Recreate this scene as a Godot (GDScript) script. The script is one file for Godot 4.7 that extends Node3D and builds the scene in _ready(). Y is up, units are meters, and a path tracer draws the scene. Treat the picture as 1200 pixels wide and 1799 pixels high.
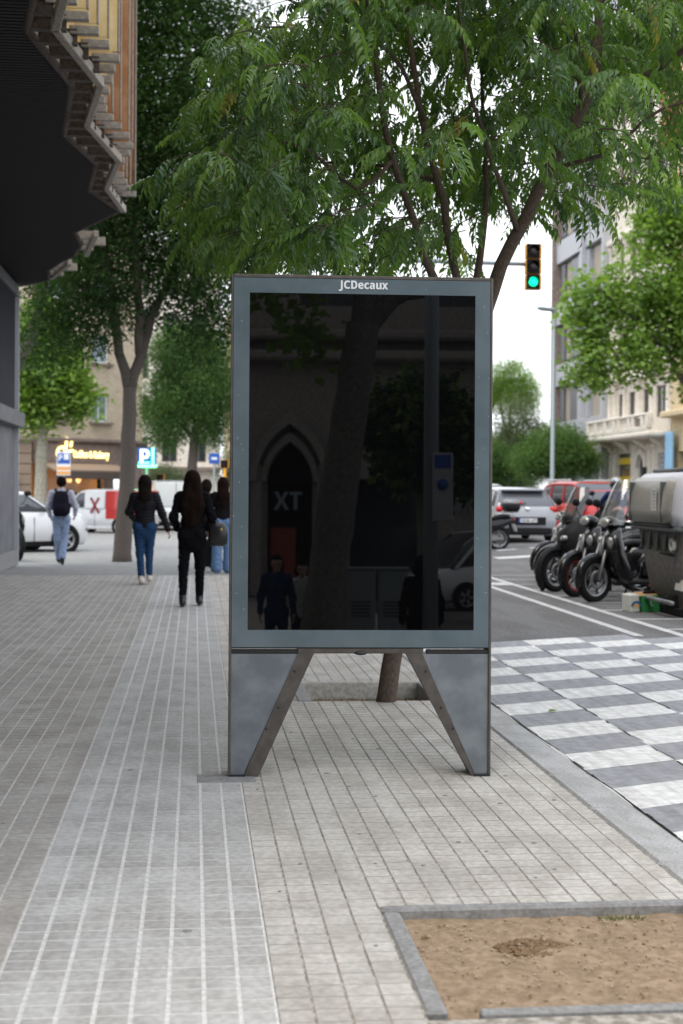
extends Node3D

var rng := RandomNumberGenerator.new()
var M := {}
const G0 := 0.0

func _ready() -> void:
	rng.seed = 4711
	# ---- camera
	var cam := Camera3D.new()
	cam.name = "camera"
	var lens := CameraAttributesPhysical.new()
	lens.frustum_focal_length = 24.0 / (2.0 * 0.359935)   # 39.6 degrees high
	lens.frustum_focus_distance = 7.5
	lens.frustum_near = 0.1
	lens.frustum_far = 900.0
	lens.exposure_aperture = 2.1
	cam.fov = 39.59
	cam.near = 0.1
	cam.far = 900.0
	cam.position = Vector3(0, 1.5, 0)
	cam.basis = Basis(Vector3.UP, -0.10284) * Basis(Vector3.RIGHT, -0.0158) * Basis(Vector3.BACK, 0.00785)
	cam.attributes = lens
	add_child(cam)
	cam.current = true
	# ---- overcast sky
	var we := WorldEnvironment.new()
	we.name = "overcast"
	var env := Environment.new()
	env.background_mode = Environment.BG_SKY
	var sm := ProceduralSkyMaterial.new()
	sm.sky_top_color = Color(0.93, 0.95, 0.99)
	sm.sky_horizon_color = Color(0.97, 0.98, 0.99)
	sm.sky_curve = 0.2
	sm.sky_energy_multiplier = 1.0
	sm.ground_bottom_color = Color(0.45, 0.44, 0.42)
	sm.ground_horizon_color = Color(0.6, 0.6, 0.6)
	sm.sun_angle_max = 1.0
	var sky := Sky.new()
	sky.sky_material = sm
	env.sky = sky
	env.tonemap_mode = Environment.TONE_MAPPER_LINEAR
	env.tonemap_exposure = 2.0
	env.sdfgi_enabled = true
	env.ssao_enabled = true
	env.ssil_enabled = true
	we.environment = env
	add_child(we)
	var sun := DirectionalLight3D.new()
	sun.name = "sun"
	sun.light_energy = 0.3
	sun.light_color = Color(1.0, 0.97, 0.92)
	sun.light_angular_distance = 25.0
	sun.shadow_enabled = true
	sun.sky_mode = DirectionalLight3D.SKY_MODE_LIGHT_ONLY
	sun.rotation_degrees = Vector3(-60, -40, 0)
	add_child(sun)
	materials()
	# ---- large structure
	street_ground()
	pavement()
	kerb()
	crossing()
	glass_corner_building()
	far_left_building()
	far_right_buildings()
	# ---- the board and what stands near it
	billboard()
	near_tree()
	far_trees()
	# ---- traffic and people
	parked_scooters()
	waste_container()
	cars()
	people()
	street_furniture()
	behind_the_camera()

# ------------------------------------------------------------------ materials
func mat(r: float, g: float, b: float, rough := 0.7, metal := 0.0) -> StandardMaterial3D:
	var m := StandardMaterial3D.new()
	m.albedo_color = Color(r, g, b).linear_to_srgb()
	m.roughness = rough
	m.metallic = metal
	return m

func noise_tex(freq: float, lo: Color, hi: Color, sd: int, size := 512, oct := 5, lift := 0.25, top := 0.75) -> NoiseTexture2D:
	var n := FastNoiseLite.new()
	n.noise_type = FastNoiseLite.TYPE_SIMPLEX_SMOOTH
	n.frequency = freq
	n.seed = sd
	n.fractal_octaves = oct
	n.fractal_gain = 0.55
	var g := Gradient.new()
	g.offsets = PackedFloat32Array([lift, top])
	g.colors = PackedColorArray([lo.linear_to_srgb(), hi.linear_to_srgb()])
	var t := NoiseTexture2D.new()
	t.width = size
	t.height = size
	t.seamless = true
	t.noise = n
	t.color_ramp = g
	return t

# a material whose colour wanders between two base colours, mapped in world metres
func nmat(lo: Color, hi: Color, freq: float, per_metre: float, rough := 0.8, metal := 0.0, sd := 1, bump := 0.0) -> StandardMaterial3D:
	var m := StandardMaterial3D.new()
	m.albedo_texture = noise_tex(freq, lo, hi, sd)
	m.roughness = rough
	m.metallic = metal
	m.uv1_triplanar = true
	m.uv1_world_triplanar = true
	m.uv1_scale = Vector3.ONE * per_metre
	if bump > 0.0:
		m.heightmap_enabled = true
		m.heightmap_texture = M.grain_tex
		m.heightmap_scale = bump
	return m

# large soft stains multiplied over a surface, laid in world metres
func dirty(m: StandardMaterial3D, tex: Texture2D, scale: Vector3) -> void:
	m.detail_enabled = true
	m.detail_albedo = tex
	m.detail_blend_mode = BaseMaterial3D.BLEND_MODE_MUL
	m.detail_uv_layer = BaseMaterial3D.DETAIL_UV_2
	m.uv2_triplanar = true
	m.uv2_world_triplanar = true
	m.uv2_scale = scale

func glass(alpha := 0.12, r := 0.6, g := 0.65, b := 0.66) -> StandardMaterial3D:
	var m := mat(r, g, b, 0.03)
	m.transparency = BaseMaterial3D.TRANSPARENCY_ALPHA
	m.albedo_color.a = alpha
	return m

func leafmat(r: float, g: float, b: float, br: float, bg: float, bb: float, rough := 0.42, spec := 0.45) -> StandardMaterial3D:
	var m := mat(r, g, b, rough)
	m.metallic_specular = spec
	m.backlight_enabled = true
	m.backlight = Color(br, bg, bb).linear_to_srgb()
	m.cull_mode = BaseMaterial3D.CULL_DISABLED
	return m

func lamp(r: float, g: float, b: float, e := 1.0) -> StandardMaterial3D:
	var m := mat(r * 0.5, g * 0.5, b * 0.5, 0.4)
	m.emission_enabled = true
	m.emission = Color(r, g, b).linear_to_srgb()
	m.emission_energy_multiplier = e
	return m

func materials() -> void:
	M.grain_tex = noise_tex(0.06, Color(0, 0, 0), Color(1, 1, 1), 77, 512, 4, 0.1, 0.9)
	M.asphalt = nmat(Color(0.115, 0.115, 0.118), Color(0.18, 0.179, 0.178), 0.09, 0.45, 0.9, 0.0, 3, 0.3)
	M.pale_road = nmat(Color(0.22, 0.22, 0.215), Color(0.29, 0.288, 0.28), 0.03, 0.25, 0.9, 0.0, 4)
	M.kerb = nmat(Color(0.33, 0.33, 0.33), Color(0.47, 0.47, 0.465), 0.12, 0.9, 0.85, 0.0, 5, 0.15)
	M.gutter = nmat(Color(0.36, 0.35, 0.32), Color(0.52, 0.5, 0.46), 0.05, 0.7, 0.9, 0.0, 6, 0.2)
	M.edging = nmat(Color(0.22, 0.22, 0.22), Color(0.31, 0.308, 0.3), 0.06, 1.1, 0.9, 0.0, 7, 0.1)
	M.white_paint = nmat(Color(0.58, 0.57, 0.55), Color(0.74, 0.735, 0.72), 0.03, 0.6, 0.8, 0.0, 8, 0.05)
	M.blue_paint = nmat(Color(0.235, 0.238, 0.255), Color(0.3, 0.303, 0.318), 0.03, 0.6, 0.8, 0.0, 9, 0.08)
	M.line_paint = nmat(Color(0.38, 0.38, 0.38), Color(0.62, 0.62, 0.61), 0.1, 1.4, 0.85, 0.0, 10)
	M.soil = nmat(Color(0.27, 0.195, 0.13), Color(0.36, 0.268, 0.185), 0.03, 1.3, 1.0, 0.0, 11, 0.22)
	M.soil_dark = nmat(Color(0.17, 0.11, 0.065), Color(0.27, 0.185, 0.115), 0.06, 2.0, 1.0, 0.0, 12, 0.8)
	M.pebble = mat(0.36, 0.28, 0.2, 0.95)
	M.gum = mat(0.24, 0.235, 0.225, 0.8)
	M.mortar_light = nmat(Color(0.5, 0.49, 0.47), Color(0.66, 0.65, 0.63), 0.05, 1.2, 0.95, 0.0, 13)
	M.mortar_brown = nmat(Color(0.2, 0.175, 0.14), Color(0.42, 0.39, 0.35), 0.025, 1.2, 0.95, 0.0, 14)
	M.mortar_tan = nmat(Color(0.42, 0.39, 0.35), Color(0.6, 0.58, 0.54), 0.05, 1.0, 0.95, 0.0, 15)
	# paving tiles: one texture, tinted per tile
	var pt := noise_tex(0.05, Color(0.78, 0.78, 0.78), Color(1, 1, 1), 16, 512, 5)
	var pads := []
	var stain := noise_tex(0.012, Color(0.83, 0.815, 0.8), Color(1, 1, 1), 61, 512, 5, 0.3, 0.65)
	for k in 24:
		var m := StandardMaterial3D.new()
		m.albedo_texture = pt
		m.uv1_triplanar = true
		m.uv1_world_triplanar = true
		m.uv1_scale = Vector3.ONE * 0.9
		m.roughness = 0.82
		m.heightmap_enabled = true
		m.heightmap_texture = M.grain_tex
		m.heightmap_scale = 0.045
		var z := k / 8     # 0 left, 1 pale band, 2 right
		var v := 1.0 + (float(k % 8) - 3.5) * 0.018
		var c: Color = [Color(0.405, 0.383, 0.353), Color(0.475, 0.465, 0.447), Color(0.525, 0.498, 0.455)][z]
		m.albedo_color = Color(c.r * v, c.g * v, c.b * v).linear_to_srgb()
		dirty(m, stain, Vector3(0.45, 0.45, 0.3))
		pads.append(m)
	M.pads = pads
	M.pad_stuff = pads[0].duplicate()
	M.pad_stuff.albedo_color = Color(1, 1, 1)
	M.pad_stuff.vertex_color_use_as_albedo = true
	var tyre := noise_tex(0.02, Color(0.82, 0.81, 0.8), Color(1, 1, 1), 62, 512, 4, 0.25, 0.62)
	dirty(M.white_paint, tyre, Vector3(1.1, 1.0, 0.07))
	dirty(M.blue_paint, tyre, Vector3(1.0, 1.0, 0.07))
	dirty(M.line_paint, tyre, Vector3(0.8, 1.0, 0.2))
	dirty(M.asphalt, stain, Vector3(0.25, 0.25, 0.06))
	dirty(M.kerb, stain, Vector3(0.7, 0.7, 0.4))
	dirty(M.soil, stain, Vector3(1.1, 1.1, 1.1))
	dirty(M.edging, stain, Vector3(1.3, 1.3, 1.3))
	M.steel = nmat(Color(0.088, 0.076, 0.066), Color(0.125, 0.108, 0.095), 0.012, 1.5, 0.45, 0.3, 17)
	M.frame_blue = nmat(Color(0.105, 0.14, 0.158), Color(0.13, 0.167, 0.186), 0.008, 0.7, 0.12, 0.0, 18)
	M.leg_blue = nmat(Color(0.15, 0.167, 0.185), Color(0.225, 0.247, 0.265), 0.007, 1.0, 0.42, 0.2, 19)
	M.screen = mat(0.0022, 0.0022, 0.0025, 0.01)
	M.scratch = mat(0.5, 0.52, 0.53, 0.7)
	M.white_letter = mat(0.82, 0.83, 0.84, 0.5)
	M.dark_clad = mat(0.06, 0.06, 0.07, 0.55)
	M.soffit = mat(0.06, 0.057, 0.06, 0.6)
	M.wall_grey = nmat(Color(0.15, 0.15, 0.16), Color(0.19, 0.19, 0.2), 0.01, 0.3, 0.5, 0.0, 20)
	M.rust_steel = nmat(Color(0.085, 0.07, 0.062), Color(0.14, 0.12, 0.105), 0.03, 1.0, 0.6, 0.0, 21)
	M.pale_steel = nmat(Color(0.29, 0.26, 0.225), Color(0.4, 0.36, 0.315), 0.03, 1.0, 0.5, 0.0, 22)
	M.gold = nmat(Color(0.76, 0.57, 0.27), Color(0.85, 0.7, 0.4), 0.01, 0.6, 0.3, 0.1, 23)
	M.orange = nmat(Color(0.4, 0.2, 0.095), Color(0.52, 0.29, 0.155), 0.01, 0.6, 0.25, 0.3, 24)
	M.bronze = nmat(Color(0.16, 0.075, 0.025), Color(0.26, 0.13, 0.05), 0.01, 0.6, 0.3, 0.3, 25)
	M.bark = nmat(Color(0.06, 0.045, 0.036), Color(0.155, 0.118, 0.095), 0.06, 1.6, 0.95, 0.0, 26, 0.35)
	M.bark.uv1_scale = Vector3(4.0, 0.7, 4.0)
	M.bark_far = nmat(Color(0.085, 0.072, 0.062), Color(0.19, 0.165, 0.145), 0.06, 1.0, 0.95, 0.0, 27, 1.5)
	M.plane_bark = nmat(Color(0.25, 0.23, 0.18), Color(0.42, 0.4, 0.33), 0.03, 0.5, 0.9, 0.0, 28)
	M.beige = nmat(Color(0.47, 0.39, 0.285), Color(0.57, 0.49, 0.375), 0.02, 0.2, 0.9, 0.0, 29)
	M.brown_stone = nmat(Color(0.2, 0.155, 0.135), Color(0.28, 0.22, 0.195), 0.02, 0.3, 0.9, 0.0, 30)
	M.cream = nmat(Color(0.68, 0.62, 0.53), Color(0.8, 0.75, 0.67), 0.02, 0.3, 0.85, 0.0, 31)
	M.yellow_wall = nmat(Color(0.58, 0.46, 0.28), Color(0.7, 0.58, 0.38), 0.02, 0.3, 0.85, 0.0, 32)
	M.grey_panel = mat(0.42, 0.43, 0.46, 0.5)
	M.tan_panel = mat(0.36, 0.31, 0.245, 0.6)
	M.dark_panel = mat(0.13, 0.135, 0.15, 0.4)
	M.brick = nmat(Color(0.36, 0.1, 0.08), Color(0.5, 0.17, 0.14), 0.1, 1.0, 0.9, 0.0, 33)
	M.window_dark = mat(0.035, 0.045, 0.05, 0.06)
	M.window_green = mat(0.16, 0.22, 0.21, 0.08)
	M.window_blue = mat(0.22, 0.29, 0.34, 0.1)
	M.black = mat(0.012, 0.012, 0.013, 0.5)
	M.gloss_black = mat(0.008, 0.008, 0.009, 0.12)
	M.gloss_black.clearcoat_enabled = true
	M.gloss_black.clearcoat = 0.4
	M.gloss_black.clearcoat_roughness = 0.12
	M.gloss_black.metallic_specular = 0.3
	M.matt_black = mat(0.017, 0.017, 0.018, 0.42)
	M.rubber = mat(0.018, 0.018, 0.018, 0.85)
	M.rim = mat(0.32, 0.32, 0.33, 0.35, 0.8)
	M.rim_dark = mat(0.03, 0.03, 0.03, 0.4, 0.3)
	M.chrome = mat(0.7, 0.7, 0.7, 0.15, 1.0)
	M.alloy = mat(0.2, 0.2, 0.205, 0.42, 0.6)
	M.red_plastic = mat(0.5, 0.01, 0.012, 0.15)
	M.orange_plastic = mat(0.7, 0.2, 0.01, 0.2)
	M.lens = mat(0.3, 0.3, 0.29, 0.06, 0.5)
	M.screen_clear = glass(0.22, 0.16, 0.18, 0.19)
	M.screen_smoke = glass(0.55, 0.05, 0.05, 0.055)
	M.car_grey = carpaint(0.27, 0.28, 0.305)
	M.car_white = carpaint(0.72, 0.73, 0.74)
	M.car_red = carpaint(0.5, 0.012, 0.012)
	M.car_dark = carpaint(0.03, 0.035, 0.04)
	M.car_glass = mat(0.12, 0.125, 0.14, 0.05, 0.3)
	M.plate = mat(0.75, 0.76, 0.78, 0.5)
	M.plate_blue = mat(0.03, 0.09, 0.45, 0.5)
	M.letter_dark = mat(0.03, 0.03, 0.035, 0.6)
	M.bin_lid = nmat(Color(0.2, 0.192, 0.17), Color(0.25, 0.24, 0.215), 0.03, 1.0, 0.42, 0.0, 34)
	M.bin_body = nmat(Color(0.095, 0.09, 0.085), Color(0.145, 0.138, 0.128), 0.02, 1.0, 0.5, 0.0, 35)
	M.bin_pale = mat(0.4, 0.4, 0.43, 0.4)
	M.bin_edge = mat(0.055, 0.065, 0.06, 0.5)
	M.sticker = mat(0.5, 0.49, 0.46, 0.6)
	M.card_green = mat(0.02, 0.2, 0.05, 0.7)
	M.card_white = nmat(Color(0.4, 0.42, 0.38), Color(0.68, 0.69, 0.64), 0.05, 3.0, 0.8, 0.0, 36)
	M.cardboard = mat(0.36, 0.21, 0.1, 0.85)
	M.card_blue = mat(0.03, 0.08, 0.3, 0.7)
	M.card_yellow = mat(0.7, 0.42, 0.05, 0.7)
	M.signal_yellow = mat(0.75, 0.34, 0.02, 0.5)
	M.lamp_grey = mat(0.26, 0.31, 0.33, 0.5, 0.2)
	M.sign_blue = mat(0.02, 0.1, 0.42, 0.5)
	M.sign_white = mat(0.75, 0.77, 0.8, 0.5)
	M.sign_orange = mat(0.75, 0.36, 0.1, 0.5)
	M.sign_red = mat(0.3, 0.025, 0.035, 0.5)
	M.sign_yellow = mat(0.8, 0.55, 0.01, 0.5)
	M.awning = mat(0.3, 0.23, 0.175, 0.9)
	M.skin = mat(0.42, 0.24, 0.17, 0.55)
	M.hair = mat(0.012, 0.008, 0.007, 0.42)
	M.hair_brown = mat(0.012, 0.007, 0.0055, 0.5)
	M.cloth_black = mat(0.0075, 0.0075, 0.009, 0.9)
	M.cloth_charcoal = mat(0.011, 0.011, 0.013, 0.85)
	M.puffer = mat(0.012, 0.012, 0.015, 0.42)
	M.denim = mat(0.02, 0.05, 0.11, 0.9)
	M.denim_pale = mat(0.24, 0.31, 0.44, 0.9)
	M.denim_light = mat(0.13, 0.22, 0.37, 0.9)
	M.shirt = mat(0.5, 0.5, 0.58, 0.9)
	M.navy = mat(0.012, 0.022, 0.07, 0.8)
	M.pack = mat(0.014, 0.013, 0.022, 0.8)
	M.shoe_pale = mat(0.55, 0.5, 0.43, 0.7)
	M.leather = mat(0.01, 0.01, 0.011, 0.3)
	M.old_stone = nmat(Color(0.27, 0.245, 0.215), Color(0.4, 0.37, 0.33), 0.03, 0.5, 0.9, 0.0, 37)
	M.grey_bark = nmat(Color(0.12, 0.11, 0.095), Color(0.24, 0.225, 0.195), 0.03, 0.8, 0.9, 0.0, 38)
	# cloth, rubber, dull metal and stone hardly shine
	for n in ["cloth_black", "cloth_charcoal", "denim", "denim_pale", "denim_light", "shirt", "navy", "pack", "rubber", "soffit", "dark_clad", "soil", "soil_dark", "asphalt", "bark", "bark_far", "grey_bark", "plane_bark", "old_stone", "wall_grey", "black", "matt_black", "hair", "hair_brown", "puffer", "bin_body", "rust_steel", "pale_steel", "awning", "gum"]:
		M[n].metallic_specular = 0.18
	for n in ["cloth_black", "cloth_charcoal", "hair", "hair_brown", "soffit", "rubber"]:
		M[n].metallic_specular = 0.08
	# leaves
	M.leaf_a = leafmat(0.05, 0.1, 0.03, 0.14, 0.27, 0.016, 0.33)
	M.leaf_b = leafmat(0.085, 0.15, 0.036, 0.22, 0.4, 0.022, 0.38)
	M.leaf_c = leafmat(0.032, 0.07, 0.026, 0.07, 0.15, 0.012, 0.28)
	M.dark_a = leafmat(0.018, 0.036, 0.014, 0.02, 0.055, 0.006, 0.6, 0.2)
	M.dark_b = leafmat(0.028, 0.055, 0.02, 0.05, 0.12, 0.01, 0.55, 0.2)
	M.plane_a = leafmat(0.13, 0.2, 0.045, 0.25, 0.42, 0.035, 0.5, 0.35)
	M.leaf_yellow = leafmat(0.25, 0.22, 0.04, 0.3, 0.3, 0.03, 0.5)
	M.plane_b = leafmat(0.085, 0.145, 0.034, 0.17, 0.3, 0.02, 0.5, 0.35)
	M.mid_a = leafmat(0.055, 0.105, 0.034, 0.08, 0.17, 0.02, 0.6, 0.25)
	M.mid_b = leafmat(0.085, 0.15, 0.048, 0.12, 0.22, 0.025, 0.6, 0.25)
	M.olive_a = leafmat(0.11, 0.14, 0.06, 0.08, 0.12, 0.03, 0.7)
	M.olive_b = leafmat(0.08, 0.105, 0.05, 0.06, 0.09, 0.02, 0.7)

func carpaint(r: float, g: float, b: float) -> StandardMaterial3D:
	var m := mat(r, g, b, 0.32, 0.1)
	m.clearcoat_enabled = true
	m.clearcoat = 1.0
	m.clearcoat_roughness = 0.05
	return m

# ------------------------------------------------------------------ building blocks
func sfc(smooth := false) -> SurfaceTool:
	var s := SurfaceTool.new()
	s.begin(Mesh.PRIMITIVE_TRIANGLES)
	s.set_smooth_group(0 if smooth else -1)
	return s

func tri(s: SurfaceTool, a: Vector3, b: Vector3, c: Vector3) -> void:
	s.add_vertex(a)
	s.add_vertex(b)
	s.add_vertex(c)

func quad(s: SurfaceTool, a: Vector3, b: Vector3, c: Vector3, d: Vector3) -> void:
	tri(s, a, b, c)
	tri(s, a, c, d)

func put(called: String, s, m: Material, parent: Node = self) -> MeshInstance3D:
	var o := MeshInstance3D.new()
	o.name = called
	if s is SurfaceTool:
		s.generate_normals()
		o.mesh = s.commit()
	else:
		o.mesh = s
	o.material_override = m
	parent.add_child(o, true)
	return o

func thing(called: String, label: String, category: String, at := Vector3.ZERO, turn := 0.0, group := "") -> Node3D:
	var o := Node3D.new()
	o.name = called
	add_child(o, true)
	o.position = at
	o.rotation.y = turn
	return tag(o, label, category, group)

func tag(o: Node3D, label: String, category: String, group := "") -> Node3D:
	o.set_meta("label", label)
	o.set_meta("category", category)
	if group:
		o.set_meta("group", group)
	return o

func part_node(called: String, parent: Node, at := Vector3.ZERO) -> Node3D:
	var o := Node3D.new()
	o.name = called
	o.position = at
	parent.add_child(o, true)
	return o

func struct(o: Node3D) -> Node3D:
	o.set_meta("kind", "structure")
	return o

func stuff(o: Node3D) -> Node3D:
	o.set_meta("kind", "stuff")
	return o

func copy_of(o: Node3D, at: Vector3, turn: float, label: String) -> Node3D:
	var c: Node3D = o.duplicate()
	c.name = o.name
	add_child(c, true)
	c.position = at
	c.rotation.y = turn
	c.set_meta("label", label)
	return c

# box with chamfered edges when ch > 0
func box(s: SurfaceTool, c: Vector3, size: Vector3, ch := 0.0, b := Basis()) -> void:
	var h := size * 0.5
	if ch <= 0.0:
		var p := []
		for i in 8:
			p.append(c + b * Vector3(h.x if i & 1 else -h.x, h.y if i & 2 else -h.y, h.z if i & 4 else -h.z))
		quad(s, p[0], p[1], p[3], p[2])
		quad(s, p[5], p[4], p[6], p[7])
		quad(s, p[4], p[0], p[2], p[6])
		quad(s, p[1], p[5], p[7], p[3])
		quad(s, p[2], p[3], p[7], p[6])
		quad(s, p[4], p[5], p[1], p[0])
		return
	var rings := []
	for k in [[-h.y, ch], [-h.y + ch, 0.0], [h.y - ch, 0.0], [h.y, ch]]:
		var y: float = k[0]
		var i: float = k[1]
		var x := h.x - i
		var z := h.z - i
		var r := PackedVector3Array()
		for q in [Vector2(-x, -z + ch), Vector2(-x + ch, -z), Vector2(x - ch, -z), Vector2(x, -z + ch), Vector2(x, z - ch), Vector2(x - ch, z), Vector2(-x + ch, z), Vector2(-x, z - ch)]:
			r.append(c + b * Vector3(q.x, y, q.y))
		rings.append(r)
	loft(s, rings)

func loft(s: SurfaceTool, rings: Array, caps := true, closed := true) -> void:
	var n: int = rings[0].size()
	for i in rings.size() - 1:
		var a: PackedVector3Array = rings[i]
		var b: PackedVector3Array = rings[i + 1]
		for j in (n if closed else n - 1):
			var k := (j + 1) % n
			quad(s, a[j], a[k], b[k], b[j])
	if caps and closed:
		for e in [0, rings.size() - 1]:
			var r: PackedVector3Array = rings[e]
			var mid := Vector3.ZERO
			for p in r:
				mid += p
			mid /= n
			for j in n:
				if e == 0:
					tri(s, mid, r[(j + 1) % n], r[j])
				else:
					tri(s, mid, r[j], r[(j + 1) % n])

func tube(s: SurfaceTool, pts: Array, radii, sides := 8, caps := true, squash := 1.0) -> void:
	var rings := []
	var n := pts.size()
	var up := Vector3.UP
	var t0: Vector3 = (pts[1] - pts[0]).normalized()
	if absf(t0.dot(up)) > 0.9:
		up = Vector3.RIGHT
	var side := t0.cross(up).normalized()
	for i in n:
		var t: Vector3 = (pts[mini(i + 1, n - 1)] - pts[maxi(i - 1, 0)]).normalized()
		side = (side - t * side.dot(t)).normalized()
		var other := side.cross(t)
		var r: float = radii[i] if radii is Array else radii
		var ring := PackedVector3Array()
		for j in sides:
			var a := TAU * j / sides
			ring.append(pts[i] + (side * cos(a) + other * sin(a) * squash) * r)
		rings.append(ring)
	loft(s, rings, caps)

func prism(s: SurfaceTool, poly: PackedVector2Array, depth: float, xf := Transform3D()) -> void:
	var idx := Geometry2D.triangulate_polygon(poly)
	var d := depth * 0.5
	for k in range(0, idx.size(), 3):
		var a := poly[idx[k]]
		var b := poly[idx[k + 1]]
		var c := poly[idx[k + 2]]
		tri(s, xf * Vector3(a.x, a.y, d), xf * Vector3(b.x, b.y, d), xf * Vector3(c.x, c.y, d))
		tri(s, xf * Vector3(a.x, a.y, -d), xf * Vector3(c.x, c.y, -d), xf * Vector3(b.x, b.y, -d))
	var n := poly.size()
	for j in n:
		var p := poly[j]
		var q := poly[(j + 1) % n]
		quad(s, xf * Vector3(p.x, p.y, -d), xf * Vector3(q.x, q.y, -d), xf * Vector3(q.x, q.y, d), xf * Vector3(p.x, p.y, d))

# profile of (radius, height) turned about the y axis of xf
func lathe(s: SurfaceTool, prof: PackedVector2Array, sides := 24, xf := Transform3D(), closed := false) -> void:
	var n := prof.size()
	for i in (n if closed else n - 1):
		var p := prof[i]
		var q := prof[(i + 1) % n]
		for j in sides:
			var a := TAU * j / sides
			var b := TAU * (j + 1) / sides
			quad(s, xf * Vector3(cos(a) * p.x, p.y, sin(a) * p.x), xf * Vector3(cos(b) * p.x, p.y, sin(b) * p.x), xf * Vector3(cos(b) * q.x, q.y, sin(b) * q.x), xf * Vector3(cos(a) * q.x, q.y, sin(a) * q.x))

func ball(s: SurfaceTool, c: Vector3, r: Vector3, n := 12, b := Basis()) -> void:
	var prof := PackedVector2Array()
	for i in n / 2 + 1:
		var a := PI * i / (n / 2) - PI / 2
		prof.append(Vector2(cos(a), sin(a)))
	lathe(s, prof, n, Transform3D(b * Basis.from_scale(r), c))

func rect_pts(w: float, h: float, r: float, n := 4) -> PackedVector2Array:
	var p := PackedVector2Array()
	for k in 4:
		var c := Vector2((w / 2 - r) * (1 if k in [0, 3] else -1), (h / 2 - r) * (1 if k < 2 else -1))
		for i in n + 1:
			var a := PI / 2 * (k + float(i) / n)
			p.append(c + Vector2(cos(a), sin(a)) * r)
	return p

func letters(called: String, what: String, height: float, m: Material, parent: Node, xf: Transform3D, depth := 0.01, font_name := "Droid Sans", bold := true) -> MeshInstance3D:
	var t := TextMesh.new()
	var f := SystemFont.new()
	f.font_names = PackedStringArray([font_name])
	f.font_weight = 700 if bold else 400
	var v := FontVariation.new()
	v.base_font = f
	v.variation_embolden = 0.25 if what.begins_with("JC") else 0.0
	v.spacing_glyph = -1 if what.begins_with("JC") else 0
	t.font = v
	t.text = what
	t.font_size = 48
	t.pixel_size = height / 34.0
	t.depth = depth
	t.curve_step = 2.0
	var o := put(called, t, m, parent)
	o.transform = xf
	return o

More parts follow.
